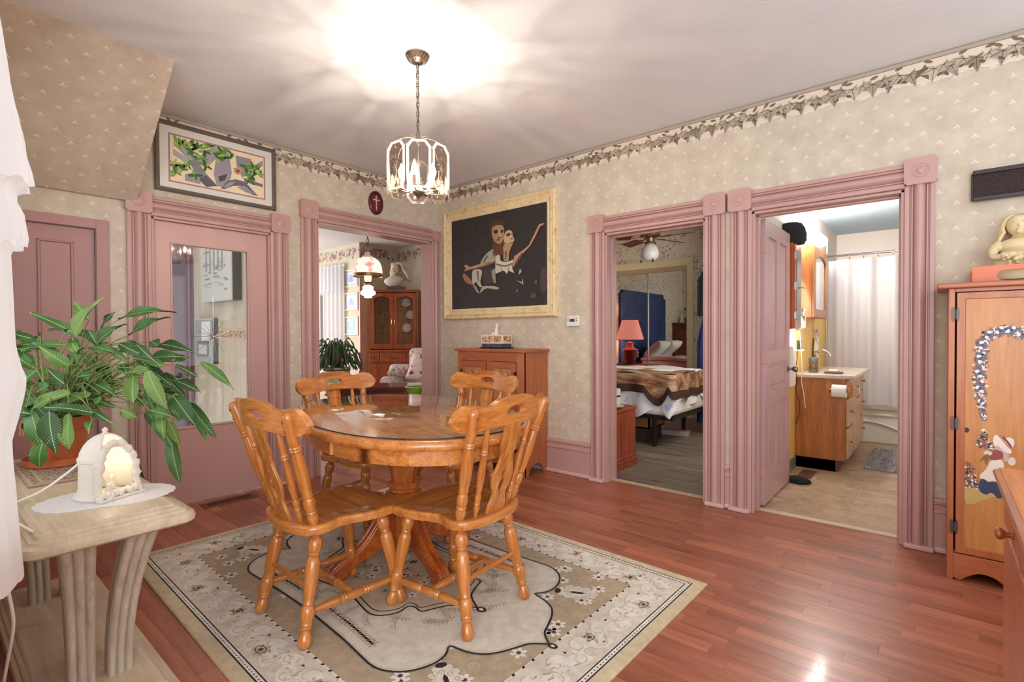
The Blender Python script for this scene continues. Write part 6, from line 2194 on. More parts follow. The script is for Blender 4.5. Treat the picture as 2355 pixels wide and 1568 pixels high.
# things inside
CRY = glass_mat('crystal', (.86, .88, .90, 1), 2.2)
rk = random.Random(2)
hm = Matrix.Translation((-2.645, 1.385, 0)) @ rotz(YAW)
POS = [(-.22, 1.246, 0), (.18, 1.246, 1), (-.25, 1.466, 0), (-.14, 1.466, 2), (.12, 1.466, 0), (.24, 1.466, 1), (-.20, 1.666, 2), (.10, 1.666, 0), (.17, 1.666, 1), (.25, 1.666, 2)]
NAMES = {0: 'goblet', 1: 'plate', 2: 'vase'}
SIDE = ['upper left', 'lower left']
for i, (x, z, kd) in enumerate(POS):
    p = hm @ Vector((x, .19, z + .0005))
    sh = {1.246: 'lowest', 1.466: 'middle', 1.666: 'top'}[z]
    side = 'left' if x < 0 else 'right'
    nm = {0: 'crystal_goblet', 1: 'china_plate', 2: 'glass_vase'}[kd]
    t = thing(nm, '%s on the %s glass shelf behind the %s hutch door' % ({0: 'stemmed crystal goblet', 1: 'upright china plate', 2: 'small cut glass vase'}[kd], sh, side), NAMES[kd], p, YAW, 'glassware in the china hutch')
    if kd == 0:
        B().lathe([(.028, 0), (.028, .003), (.005, .008), (.004, .06), (.022, .075), (.034, .11), (.032, .15)], 16).build('bowl', CRY, t, smooth=True)
    elif kd == 1:
        B(MT((0, .04, .075), rx=pi / 2 - .2)).lathe([(0, 0), (.04, .002), (.05, .006), (.075, .012), (.075, .016), (.048, .010), (0, .006)], 24).build('dish', mat('china', RGB(232, 214, 200), .25, var=.2, vscale=30), t, smooth=True)
    else:
        B().lathe([(.022, 0), (.026, .004), (.034, .05), (.024, .10), (.016, .12), (.024, .14)], 16).build('body', CRY, t, smooth=True)

# bust
bu = thing('plaster_bust', 'pale plaster bust of a woman with flowing hair on the hutch', 'bust', hm @ Vector((.02, .16, 1.9455)), YAW)
PLA = mat('plaster', RGB(206, 190, 176), .8, var=.08, vscale=14, bump=.2, bscale=40)
B().box(-.14, -.07, 0, .14, .07, .055).build('plinth', mat('slate', RGB(70, 72, 78), .5), bu, bev=.004)
b = B()
b.lathe([(0, .055), (.06, .055), (.09, .075), (.145, .12), (.165, .16), (.15, .19), (.10, .215), (.055, .235), (.048, .27), (.05, .29), (0, .30)], 24, MT((-.02, 0, 0), ry=-.12, s=(1, .62, 1)))
b.ball((-.01, -.025, .345), .075, 18, 12, (.85, .95, 1.15))
b.ball((-.035, -.092, .335), .016, 8, 6, (.8, 1, 1.3))
b.ball((-.03, -.075, .30), .024, 8, 6)
b.build('figure', PLA, bu, smooth=True)
b = B()
for k in range(22):
    a = -.5 + 3.6 * k / 21
    pts = []
    for j in range(9):
        q = .075 + .012 * j + .010 * sin(j * 1.5 + k)
        pts.append((.01 + q * cos(a) + .008 * j, .01 + q * .75 * sin(a), .42 - .032 * j + .008 * sin(j * 2 + k * 1.7)))
    pts = [(.0, .0, .44)] + pts
    b.tube(pts, [.018] + [.024] * 5 + [.02] * 3 + [.008], 6)
b.build('hair', PLA, bu, smooth=True)

# armchair with floral cover
FLO = NT('floral_chintz')
v = FLO.coord()
n1 = FLO.noise(v, 11, 3)
n2 = FLO.noise(v, 26, 3)
c = FLO.ramp(n1, [(0.42, RGB(218, 204, 196)), (0.56, RGB(206, 190, 184)), (0.62, RGB(188, 140, 140)), (0.70, RGB(160, 92, 100))])
k = FLO.math('MULTIPLY', FLO.math('GREATER_THAN', n2, .60), .7)
FLO.link(FLO.mix(k, c, RGB(96, 96, 100)), FLO.b.inputs['Base Color'])
FLO.set(Roughness=.9)
FLO = FLO.m
ac = thing('floral_armchair', 'armchair covered in rose chintz before the china hutch', 'armchair', (-1.42, 1.00, 0), radians(18))
B().box(-.36, -.42, .10, .36, .30, .40).build('base', FLO, ac, bev=.04, seg=4)
B().box(-.27, -.44, .40, .27, .18, .56).build('seat_cushion', FLO, ac, bev=.06, seg=4)
for s in (-1, 1):
    B(MT((s * .36, -.08, .55), rx=pi / 2)).lathe([(0, -.34), (.08, -.34), (.10, -.32), (.10, .32), (.08, .34), (0, .34)], 20).build('arm_roll', FLO, ac, smooth=40)
    B().box(s * .36 - .085, -.42, .10, s * .36 + .085, .26, .56).build('arm', FLO, ac, bev=.03, seg=3)
B().box(-.38, .14, .30, .38, .36, 1.02).build('back', FLO, ac, bev=.08, seg=4)
for sx in (-.30, .30):
    for sy in (-.36, .24):
        B().lathe([(.02, 0), (.028, .10), (0, .10)], 10, MT((sx, sy, 0))).build('leg', HO, ac)
FL2 = NT('rose_pillow')
v = FL2.coord()
n1 = FL2.noise(v, 13, 2)
FL2.link(FL2.ramp(n1, [(0.50, RGB(236, 222, 214)), (0.58, RGB(226, 190, 184)), (0.64, RGB(196, 70, 84)), (0.72, RGB(150, 40, 60))]), FL2.b.inputs['Base Color'])
FL2.set(Roughness=.9)


def pillow(name, label, loc, rot, s, material):
    b = B()
    n = 14

    def sg(t, q=.75):
        return (abs(t) ** q) * (1 if t > 0 else -1)
    for sd in (-1, 1):
        b.grid(lambda u, w, sd=sd: ((2 * u - 1) * s[0] * (1 - .06 * (1 - (2 * w - 1) ** 2)), (2 * w - 1) * s[1] * (1 - .06 * (1 - (2 * u - 1) ** 2)), sd * s[2] * max(0, (1 - (2 * u - 1) ** 4) * (1 - (2 * w - 1) ** 4)) ** .55), n, n)
    o = b.build(name, material, None, smooth=True, weld=True)
    o.location = loc
    o.rotation_euler = rot
    tag(o, label, 'pillow')
    return o


pillow('throw_pillow', 'cream throw pillow with red roses leaning in the floral armchair', (-1.32, .88, .76), (radians(62), radians(8), radians(30)), (.20, .20, .075), FL2.m)
pillow('throw_pillow', 'small floral bolster pillow on the arm of the armchair', (-1.64, .74, .72), (radians(30), 0, radians(40)), (.16, .10, .07), FLO)
# coffee table
ct = thing('trunk_table', 'dark reddish low table in the living room behind the far chair', 'table', (-.80, -.31, 0), YAW)
MAH = wood('mahogany', RGB(74, 32, 28), RGB(112, 54, 46), 'x', 1, .3, .3)
B().box(-.44, -.02, .585, .40, .46, .63).build('top', MAH, ct, bev=.008)
B().box(-.42, .0, .48, .38, .44, .585).build('apron', MAH, ct)
for sx in (-.42, .33):
    for sy in (.0, .39):
        B().box(sx, sy, 0, sx + .05, sy + .05, .48).build('leg', MAH, ct, bev=.004)
# side table with green bowl
e2 = thing('cloth_table', 'small side table under a pale cloth by the archway jamb', 'table', (-.37, -.03, 0))
B().lathe([(0, .535), (.19, .535), (.195, .525), (.2, .30), (.21, .02), (.19, .02), (.185, .52), (0, .525)], 24).build('cloth', FLO, e2, smooth=40)
gb = thing('green_bowl', 'lime green bowl with ruffled rim on the cloth covered table', 'bowl', (-.36, -.03, .536))
B().lathe([(0, 0), (.05, 0), (.062, .012), (.085, .05), (.098, .085), (.104, .098), (.098, .10), (.090, .085), (.076, .05), (.055, .018), (0, .012)], 32).build('body', mat('lime_glaze', RGB(130, 180, 50), .25), gb, smooth=50)
b = B()
for k in range(26):
    a = 2 * pi * k / 26
    b.ball((.102 * cos(a), .102 * sin(a), .100), .011, 8, 6, (1, 1, .7))
b.build('rim', mat('bowl_cream', RGB(222, 214, 170), .4), gb, smooth=True)
wp = tag(B(MT((-.36, -.03, .660), ry=pi / 2 - .06, rz=.5)).lathe([(0, -.085), (.020, -.085), (.022, 0), (.020, .085), (0, .085)], 14).build('paper_roll', mat('paper_cream', RGB(236, 228, 206), .7), smooth=40), 'cream paper roll resting across the green bowl', 'paper roll')

# christmas cactus on its stand
pl = thing('potted_cactus', 'christmas cactus with drooping stems in a painted cream pot', 'plant', (-1.616, -.236, 0))
for k in range(4):
    a = k * pi / 2 + .4
    B().tube([(.10 * cos(a), .10 * sin(a), .47), (.13 * cos(a), .13 * sin(a), .2), (.15 * cos(a), .15 * sin(a), .01)], .010, 6).build('stand_leg', DARKMETAL, pl)
B().lathe([(0, .47), (.15, .47), (.15, .485), (0, .485)], 20).build('stand_plate', DARKMETAL, pl)
B().lathe([(0, .486), (.11, .486), (.135, .50), (.160, .58), (.166, .66), (.160, .70), (.164, .705), (.164, .722), (.156, .726), (.158, .76), (.150, .80), (.135, .815), (.125, .80), (0, .79)], 30).build('pot', mat('pot_cream', RGB(226, 216, 176), .35), pl, smooth=40)
for z in (.713, .785):
    B().torus(.163 if z < .75 else .158, .008, 30, 6, MT((0, 0, z))).build('pot_band', mat('band_olive', RGB(70, 66, 44), .4), pl, smooth=True)
b = B()
for k in range(7):
    a = 4.2 + k * .35
    b.ball((.158 * cos(a), .158 * sin(a), .752), .022, 8, 6, (1, 1, .5))
b.build('pot_leaves', mat('pot_green', RGB(96, 130, 60), .4), pl, smooth=True)
b = B()
rc = random.Random(41)
for k in range(110):
    a = rc.uniform(0, 6.28)
    R = rc.uniform(.14, .30)
    hh = rc.uniform(.04, .34)
    pts = [(.05 * cos(a), .05 * sin(a), .80), (R * .5 * cos(a), R * .5 * sin(a), .82 + hh), (R * .85 * cos(a), R * .85 * sin(a), .80 + hh * .9), (R * 1.1 * cos(a), R * 1.1 * sin(a), .74 + hh * .45)]
    pts = smoothpoly(pts, 3, False)
    rad = [.005 if i % 2 else .011 for i in range(len(pts))]
    b.tube(pts, rad, 5)
o = b.build('stems', mat('cactus_green', RGB(74, 98, 70), .5, var=.3, vscale=8), pl, smooth=True)
o['kind'] = 'stuff'
for k in range(10):
    a = rc.uniform(0, 6.28)
    B().ball((.30 * cos(a), .30 * sin(a), rc.uniform(.72, .98)), .016, 8, 6, (1, 1, 1.5)).build('blossom', mat('blossom_magenta', RGB(176, 60, 120), .5), pl, smooth=True)
# ================================================================== BEDROOM
def vine_paper():
    t = NT('vine_paper')
    v = t.coord()
    vo = t.new('ShaderNodeTexVoronoi')
    vo.inputs['Scale'].default_value = 24
    t.link(v, vo.inputs['Vector'])
    gate = t.math('GREATER_THAN', t.noise(v, 5.5, 2), .50)
    leafs = t.math('MULTIPLY', t.math('LESS_THAN', vo.outputs['Distance'], .30), gate)
    nn = t.noise(v, 4.0, 2, .5, 1.5)
    line = t.math('LESS_THAN', t.math('ABSOLUTE', t.math('SUBTRACT', nn, .5)), .008)
    k = t.math('MAXIMUM', leafs, t.math('MULTIPLY', line, .6))
    t.link(t.mix(t.math('MULTIPLY', k, .8), RGB(224, 214, 196), RGB(92, 74, 68)), t.b.inputs['Base Color'])
    t.set(Roughness=.7)
    return t.m


VINE = vine_paper()
BH = 2.645
struct(B().box(1.415, 3.575, 0, 2.96, 3.70, BH).box(-.10, 3.575, 2.30, 1.415, 3.70, BH).build('wall_bedroom_far', VINE), 'bedroom wall with dark vine wallpaper above the mirrored closet')
struct(B().box(-.20, .171, 0, -.10, 3.70, BH).build('wall_bedroom_left', VINE), 'bedroom wall behind the blue headboard')
struct(B().box(-.10, .171, 0, 2.0, .178, BH).box(2.84, .171, 0, 2.96, .178, BH).build('wall_bedroom_near', VINE), 'inner side of the bedroom wall beside the doorway')
struct(B().box(-.20, .171, BH, 2.96, 3.70, BH + .05).build('ceiling_bedroom', mat('bed_ceiling', RGB(226, 222, 214), .7)), 'off-white bedroom ceiling')
struct(B().box(1.905, 2.60, 0, 2.96, 2.70, BH).build('wall_bedroom_partition', mat('bed_partition', RGB(206, 200, 192), .7)), 'short bedroom partition with hanging clothes')
GV = wood('grey_vinyl', RGB(92, 82, 72), RGB(136, 124, 110), 'x', .7, .42, rand=.25)
fb = struct(B().box(-.20, .13, -.1, 2.96, 3.70, -.003).build('floor_bedroom', GV), 'grey brown vinyl plank floor of the bedroom')
for r in range(19):
    y = .15 + r * .18
    off = (r * .37) % 1.0
    for x in (.55 - off * .9, 1.45 - off * .9 + .0, 2.35 - off * .9):
        xa, xb = max(x, .5), min(x + .9, 2.95)
        if xb - xa > .1:
            o = B().box(.001, .001, -.003, xb - xa - .001, .179, 0).build('plank', GV, fb)
            o.location = (xa, y, 0)

# mirrored closet doors
CREAMT = mat('closet_cream', RGB(222, 214, 176), .45)
mc = thing('mirrored_closet', 'mirrored sliding closet doors in a cream wooden frame', 'closet', (0, 0, 0))
Mm = Matrix(((1, 0, 0, 0), (0, -1, 0, 3.575), (0, 0, 1, 0), (0, 0, 0, 1)))
PF = [(0, 0), (0, .022), (.1, .028), (.45, .026), (.55, .020), (.9, .018), (1, .012), (1, 0)]
B(Mm).loft([[(1.418 - p[0] * .094, p[1], z) for p in PF] for z in (0, 2.306)]).build('frame_side', CREAMT, mc, smooth=30)
B(Mm).loft([[(x, p[1], 2.306 - p[0] * .108) for p in PF] for x in (-.09, 1.418)]).build('frame_head', CREAMT, mc, smooth=30)
B().box(-.09, 3.58, 2.13, 1.326, 3.62, 2.20).build('track', mat('track_tan', RGB(176, 160, 128), .5), mc)
MIR = mat('mirror', RGB(225, 228, 226), .012, 1.0)
for xa, xb, yy in ((-.08, .73, 3.62), (.70, 1.322, 3.60)):
    dd = B().box(xa + .02, yy, .03, xb - .02, yy + .004, 2.13).build('mirror_door', MIR, mc)
    for x0, x1 in ((xa, xa + .022), (xb - .022, xb)):
        B().box(x0, yy - .008, .02, x1, yy + .012, 2.135).build('rail', mat('alu', RGB(176, 174, 168), .3, .8), dd, bev=.003)
    B().box(xa, yy - .006, .01, xb, yy + .012, .03).build('rail', mat('alu', RGB(176, 174, 168), .3, .8), dd)
B().box(-.09, 3.64, 0, 1.42, 3.66, 2.2).build('closet_back', BLACK, mc)

# bed
bd = thing('bed', 'bed on a black metal frame with a lion-coloured blanket and blue sprigged sheet', 'bed', (0, 0, 0))
B().box(0, 1.47, .30, 1.98, 2.42, .34).build('metal_frame', BLACK, bd)
for x in (.10, 1.758):
    for y in (1.512, 2.33):
        B().box(x - .02, y - .02, 0.0005, x + .02, y + .02, .30).build('leg', BLACK, bd, bev=.003)
B().box(.0, 1.46, .34, 1.99, 2.42, .76).build('mattress', mat('sheet_white', RGB(232, 230, 228), .9), bd, bev=.05, seg=3)


def drape(name, z_low, colmat, off, inset=0.0, wav=.02, xs=.35, lowfn=None):
    b = B()
    n = 60
    X0, X1, YA, YB, ZT_ = xs, 1.99 + off, 1.46 - off, 2.42 + off, .775 + off * .5
    path = []
    for i in range(n + 1):                      # along the near side, round the foot corner and along the foot
        s = i / n
        L1, L2 = X1 - X0, YB - YA
        d = s * (L1 + L2)
        if d < L1:
            path.append((X0 + d, YA, (0, -1)))
        else:
            path.append((X1, YA + d - L1, (1, 0)))
    rows = []
    for j in range(7):
        t = j / 6
        row = []
        for i, (x, y, nn) in enumerate(path):
            zl = lowfn(i / n) if lowfn else z_low
            z = ZT_ + (zl - ZT_) * t
            k = wav * t * sin(i * .9) + .012 * t
            row.append(b.v((x + nn[0] * k, y + nn[1] * k, z)))
        rows.append(row)
    for A, C in zip(rows, rows[1:]):
        for i in range(n):
            b.f([A[i], A[i + 1], C[i + 1], C[i]])
    return b, path, ZT_


b, _, _ = drape('sheet', .36, None, .008, wav=.030, lowfn=lambda s: .36 + .05 * sin(s * 37) + (.12 if s > .62 else 0))
SPR = NT('sprig_sheet')
v = SPR.coord()
SPR.link(SPR.ramp(SPR.noise(v, 7, 4, .6), [(0.54, RGB(224, 226, 232)), (0.64, RGB(158, 172, 206))]), SPR.b.inputs['Base Color'])
SPR.set(Roughness=.9)
b.build('sprigged_sheet', SPR.m, bd, smooth=True)
BLK_ = NT('lion_blanket')
v = BLK_.coord('Object', (1.6, 5, 5))
BLK_.link(BLK_.ramp(BLK_.noise(v, 1.6, 5, .65, .8), [(0.34, RGB(96, 62, 44)), (0.48, RGB(150, 106, 78)), (0.60, RGB(188, 158, 128)), (0.72, RGB(206, 190, 166))]), BLK_.b.inputs['Base Color'])
BLK_.set(Roughness=.95)
BLK_.bump(BLK_.noise(v, 90, 3), .5, .01)
b, path, zt_ = drape('blanket', .62, None, .022, wav=.030, lowfn=lambda s: .655 - (.14 if .50 < s < .60 else 0) * sin((s - .50) / .10 * pi) - .05 * (s > .60))
b.grid(lambda u, w: (.35 + (2.012 - .35) * u, 1.438 + (2.0 - 1.438) * w, zt_ + .018 * sin(u * 9 + 2) * sin(w * 7) + .012 * sin(u * 21)), 40, 24)
bk = b.build('blanket', BLK_.m, bd, smooth=60)
b, path, _ = drape('band', .55, None, .026, wav=.031, lowfn=lambda s: .655 - (.14 if .50 < s < .60 else 0) * sin((s - .50) / .10 * pi) - .05 * (s > .60))
b.bm.free()
b = B()
rows = []
nn_ = len(path) - 1
for j in range(3):
    row = []
    for i, (x, y, nv) in enumerate(path):
        s = i / nn_
        zl = .655 - (.14 if .50 < s < .60 else 0) * sin((s - .50) / .10 * pi) - .05 * (s > .60)
        z = zl + .012 - .085 * j / 2
        k = .031 * sin(i * .9) + .014
        row.append(b.v((x + nv[0] * k, y + nv[1] * k, z)))
    rows.append(row)
for A, C in zip(rows, rows[1:]):
    for i in range(nn_):
        b.f([A[i], A[i + 1], C[i + 1], C[i]])
b.build('blanket_band', mat('band_brown', RGB(64, 40, 32), .95, bump=.3, bscale=90), bk, smooth=True)
b = B()
b.grid(lambda u, w: (.0 + 1.98 * u, 1.95 + .49 * w, .79 + .020 * sin(u * 13 + w * 5) * sin(w * 9) - .05 * (w > .95)), 40, 16)
b.build('white_comforter', mat('sheet_white', RGB(232, 230, 228), .9), bd, smooth=True, solid=.02)
BLUE = NT('night_blue')
v = BLUE.coord()
BLUE.link(BLUE.ramp(BLUE.noise(v, 2.5, 4), [(0.3, RGB(24, 40, 90)), (0.7, RGB(44, 70, 130))]), BLUE.b.inputs['Base Color'])
BLUE.set(Roughness=.6)
hb = [(1.16, .72), (3.06, .72), (3.06, 1.92), (2.98, 1.92), (2.98, 1.97), (1.26, 1.97), (1.26, 1.90), (1.16, 1.88)]
B().prism(hb, -.098, -.060, 'yz').build('headboard', BLUE.m, bd, bev=.004)
PILM = mat('pillow_white', RGB(236, 234, 232), .9)
pillow('bed_pillow', 'white bed pillow under the blue headboard nearest the mirror', (.20, 2.16, .93), (0, radians(-38), 0), (.22, .26, .085), PILM)
pillow('bed_pillow', 'white bed pillow under the blue headboard on the doorway side', (.20, 1.62, .93), (0, radians(-38), 0), (.22, .26, .085), PILM)
# under the bed
ub = thing('underbed_drawer', 'wooden drawer full of dark things under the bed', 'drawer', (0, 0, 0))
B().box(1.10, 1.60, .16, 1.66, 1.62, .30).box(1.64, 1.60, .16, 1.66, 2.0, .30).box(1.10, 1.98, .16, 1.66, 2.0, .30).box(1.10, 1.6, .16, 1.66, 2.0, .175).build('box', wood('drawer_pine', RGB(130, 84, 48), RGB(164, 112, 66), 'x'), ub)
B().box(1.12, 1.62, .175, 1.64, 1.98, .295).build('contents', mat('dark_stuff', RGB(40, 38, 42), .7), ub)
B().box(1.0, 1.62, .0, 1.6, 2.05, .158).build('trunk_base', mat('dark_chest', RGB(52, 46, 44), .6), ub)
bb_ = tag(B(MT((1.40, 2.22, .03), rz=.10)).box(-.45, -.06, -.029, .45, .06, .03).build('long_board', mat('pale_board', RGB(176, 168, 158), .6), bev=.004), 'pale long flat board lying under the bed', 'board')

# night stand near the doorway
ns = thing('doorway_nightstand', 'reddish cedar chest just inside the bedroom doorway', 'chest', (0, 0, 0))
CED = wood('cedar', RGB(126, 48, 28), RGB(166, 78, 46), 'z', 1, .35, .2)
B().box(1.42, .31, .11, 1.935, .712, .515).build('body', CED, ns, bev=.002)
B().box(1.41, .30, .515, 1.945, .722, .545).build('top', wood('cedar_x', RGB(126, 48, 28), RGB(166, 78, 46), 'x', 1, .35, .2), ns, bev=.005)
for z0, z1, ex in ((0, .05, .010), (.05, .08, .014), (.08, .11, .006)):
    B().box(1.42, .31 - ex, z0, 1.935 + ex, .712 + ex, z1).build('plinth_moulding', CED, ns, bev=.006, seg=3)
dsh = tag(B(MT((1.86, .43, .546))).lathe([(0, 0), (.05, 0), (.06, .006), (.095, .020), (.096, .024), (.060, .012), (0, .008)], 28).build('green_dish', mat('celadon', RGB(176, 196, 150), .3), smooth=40), 'pale green dish on the cedar chest by the bedroom door', 'dish')
tmb = thing('white_tumbler', 'tall white tumbler behind the green dish at the door jamb', 'tumbler', (1.80, .58, .546))
B().lathe([(0, 0), (.038, 0), (.042, .06), (.044, .16), (.040, .16), (.038, .02), (0, .01)], 20).build('body', mat('tumbler_white', RGB(220, 222, 224), .3), tmb, smooth=40)
B().lathe([(.0445, .085), (.0455, .09), (.0455, .096), (.0445, .10)], 20).build('stripe', BLACK, tmb)

# lamp on its table beyond the bed
nt = thing('lamp_table', 'small wooden table beyond the bed under the pink lamp', 'table', (0, 0, 0))
B().box(-.09, 2.92, .685, .60, 3.36, .712).build('top', CED, nt, bev=.004)
B().box(-.08, 2.95, .0, .57, 3.33, .685).build('body', CED, nt)
lp = thing('pink_lamp', 'lit pink pleated lamp with a rose ceramic base', 'lamp', (.145, 3.13, .7122))
CERP = mat('rose_ceramic', RGB(150, 88, 88), .25)
B().lathe([(0, 0), (.085, 0), (.09, .012), (.07, .022), (.05, .03), (.05, .045), (.085, .055), (.105, .10), (.12, .23), (.105, .255), (.07, .27), (.06, .30), (.055, .335), (.08, .345), (.02, .35), (.02, .37), (0, .37)], 16, MT(rz=.2)).build('base', CERP, lp, smooth=35)
b = B()
for k in range(14):
    b.ball((.098 + .01 * sin(k), -.072 + .01 * cos(k * 2), .11 + .009 * k), .014, 7, 5)
b.build('raised_flowers', mat('raised_white', RGB(226, 214, 210), .5), lp, smooth=True)
SHD = NT('pink_shade')
SHD.set(Base_Color=RGB(240, 150, 138), Roughness=.8)
SHD.b.inputs['Emission Color'].default_value = RGB(255, 150, 132)
SHD.b.inputs['Emission Strength'].default_value = .55
n = 96
b = B()
R0 = [((.225 + .003 * (i % 2)) * cos(2 * pi * i / n), (.225 + .003 * (i % 2)) * sin(2 * pi * i / n), .405) for i in range(n)]
R1 = [((.130 + .002 * (i % 2)) * cos(2 * pi * i / n), (.130 + .002 * (i % 2)) * sin(2 * pi * i / n), .725) for i in range(n)]
b.loft([R0, R1], cap=False)
b.build('shade', SHD.m, lp)
point_light('lamp_bulb', (0, 0, .58), 5, (1, .78, .58), .03, lp)

# dresser seen in the mirror
dm = thing('carved_dresser', 'dark carved chest seen in the closet mirror', 'dresser', (0, 0, 0))
WAL = wood('walnut', RGB(74, 34, 22), RGB(120, 60, 36), 'z', 1, .35, .2)
B().box(-.095, .20, .0, .32, .74, 1.38).build('body', WAL, dm, bev=.004)
B().box(-.095, .185, 1.38, .345, .765, 1.43).build('top', WAL, dm, bev=.008)
B().prism(arch_hole(-.04, .27, .75, 1.28), .74, .756, 'xz').build('door_panel', wood('walnut2', RGB(110, 56, 34), RGB(150, 82, 48), 'z'), dm, bev=.008)
mp_ = thing('mirror_plant', 'small leafy plant on the carved chest in the mirror', 'plant', (.12, .45, 1.4305))
B().lathe([(0, 0), (.06, 0), (.075, .10), (.07, .10), (0, .09)], 16).build('pot', mat('pot_dark', RGB(70, 40, 34), .5), mp_, smooth=40)
b = B()
rz_ = random.Random(4)
for k in range(14):
    a = rz_.uniform(0, 6.28)
    r = rz_.uniform(.05, .14)
    z = rz_.uniform(.14, .30)
    b.tube([(0, 0, .09), (r * .5 * cos(a), r * .5 * sin(a), z * .7), (r * cos(a), r * sin(a), z)], [.003, .003, .002], 4)
    b.ball((r * cos(a), r * sin(a), z), .035, 8, 5, (1, .5, .35))
o = b.build('foliage', mat('plant_dull', RGB(78, 84, 54), .6), mp_, smooth=True)
o['kind'] = 'stuff'

# ceiling fan
fn = thing('ceiling_fan', 'brass ceiling fan with brown blades and a frosted globe light', 'ceiling fan', (1.483, 2.0, 0))
AB = mat('fan_brass', RGB(140, 112, 84), .3, .9)
B().lathe([(0, BH), (.07, BH), (.06, BH - .05), (.015, BH - .07), (.015, 2.47), (.09, 2.455), (.115, 2.43), (.115, 2.38), (.09, 2.35), (.05, 2.34), (.045, 2.30), (.07, 2.29), (.07, 2.275), (0, 2.27)], 24).build('motor', AB, fn, smooth=40)
B().lathe([(.045, 2.28), (.055, 2.26), (.09, 2.22), (.105, 2.17), (.098, 2.12), (.07, 2.085), (.03, 2.07), (0, 2.067)], 24).build('globe', mat('frosted_globe', RGB(206, 204, 206), .35), fn, smooth=True)
FB = wood('fan_blade', RGB(66, 38, 30), RGB(94, 58, 44), 'x', 1, .4)
for k in range(5):
    Mk = rotz(k * 2 * pi / 5 + .04)
    B(Mk @ MT((0, 0, 2.345), rx=.22)).prism([(.22, -.05), (.24, -.062), (.55, -.070), (.575, -.05), (.585, 0), (.575, .05), (.55, .070), (.24, .062), (.22, .05)], -.004, .004, 'xy').build('blade', FB, fn)
    B(Mk).tube([(.09, 0, 2.365), (.14, 0, 2.34), (.20, 0, 2.345), (.26, 0, 2.35)], [.010, .008, .010, .006], 6).build('blade_iron', AB, fn, smooth=True)
for dx in (-.09, .06):
    B().tube([(dx, -.05, 2.30), (dx, -.05, 2.08)], .0015, 4).build('pull_chain', DARKMETAL, fn)
    B().lathe([(.003, 2.09), (.009, 2.075), (.007, 2.05), (0, 2.045)], 8, MT((dx, -.05, 0))).build('pull_bob', DARKMETAL, fn)


# hanging clothes on the partition
def garment(name, label, x, y, z0, z1, w, d, material, rnd):
    b = B()
    R = []
    for j in range(12):
        t = j / 11
        z = z1 + (z0 - z1) * t
        ww = w * (.35 + .65 * min(1, t * 4)) * (1 + .15 * t)
        R.append([(x + ww * cos(a) + .012 * sin(5 * a + rnd + t * 2), y + d * (.6 + .4 * t) * sin(a) + .010 * sin(7 * a + rnd), z) for a in [2 * pi * i / 28 for i in range(28)]])
    b.loft(R)
    o = b.build(name, material, None, smooth=50)
    tag(o, label, 'clothes')
    return o


garment('hanging_shirt', 'black garment hanging inside the bedroom doorway', 1.995, 2.535, 1.42, 2.02, .125, .045, mat('cloth_black', RGB(24, 24, 28), .9), 1.0)
garment('hanging_robe', 'long navy blue robe hanging inside the bedroom doorway', 2.00, 2.50, .14, 1.47, .13, .055, mat('cloth_navy', RGB(28, 38, 82), .9, var=.3, vscale=6), 2.0)

# ================================================================== BATHROOM
YEL = mat('bath_yellow', RGB(226, 190, 112), .6, var=.05)
BWH = mat('bath_white', RGB(226, 218, 210), .6, var=.03)
CEILB = 2.45
struct(B().box(3.0, .171, 0, 3.10, 4.02, 1.40).build('wall_bath_left', YEL), 'yellow lower bathroom wall behind the vanity')
struct(B().box(3.0, .171, 1.40, 3.10, 4.02, CEILB).build('wall_bath_upper', BWH), 'white upper bathroom wall')
struct(B().box(3.10, 3.95, 0, 4.75, 4.05, CEILB).build('wall_bath_far', mat('tub_surround', RGB(226, 214, 204), .4)), 'cream tub surround wall behind the shower curtain')
struct(B().box(4.65, .171, 0, 4.75, 4.0, CEILB).build('wall_bath_right', BWH), 'right bathroom wall')
struct(B().box(3.0, .171, CEILB, 4.75, 4.05, CEILB + .05).build('ceiling_bath', mat('bath_blue', RGB(176, 198, 214), .7)), 'pale blue bathroom ceiling')
struct(B().box(3.10, 3.18, .40, 3.112, 3.20, 2.30).build('trim_10', WHITE), 'white strip at the edge of the tub surround')
TILEM = NT('stone_tile')
v = TILEM.coord()
oi = TILEM.new('ShaderNodeObjectInfo')
add = TILEM.new('ShaderNodeVectorMath', operation='ADD')
TILEM.link(v, add.inputs[0])
scl = TILEM.new('ShaderNodeVectorMath', operation='SCALE')
TILEM.link(oi.outputs['Random'], scl.inputs[0])
scl.inputs['Scale'].default_value = 40
TILEM.link(scl.outputs[0], add.inputs[1])
nn = TILEM.noise(add.outputs[0], 6, 6, .65, .8)
TILEM.link(TILEM.ramp(nn, [(0.3, RGB(150, 124, 98)), (0.5, RGB(176, 150, 122)), (0.7, RGB(200, 178, 150))]), TILEM.b.inputs['Base Color'])
TILEM.set(Roughness=.4)
TILEM.bump(nn, .25, .006)
TILEM = TILEM.m
fbt = struct(B().box(3.0, .13, -.1, 4.75, 4.05, -.004).build('floor_bath', mat('grout', RGB(214, 198, 172), .8)), 'tan stone tile floor of the bathroom')
bb = B().box(.002, .002, -.004, .314, .314, 0)
bmesh.ops.recalc_face_normals(bb.bm, faces=bb.bm.faces)
tme = bpy.data.meshes.new('tile')
bb.bm.to_mesh(tme)
bb.bm.free()
tme.materials.append(TILEM)
for i in range(-1, 4):
    for j in range(0, 10):
        o = obj('tile', tme, fbt, .0012, 1)
        o.location = (3.320 + i * .316, .155 + j * .316, 0)
struct(B().box(3.10, .18, 0, 3.112, 1.52, .10).build('baseboard_bath', mat('base_grey', RGB(130, 116, 108), .6)), 'grey bathroom baseboard strip by the vanity')

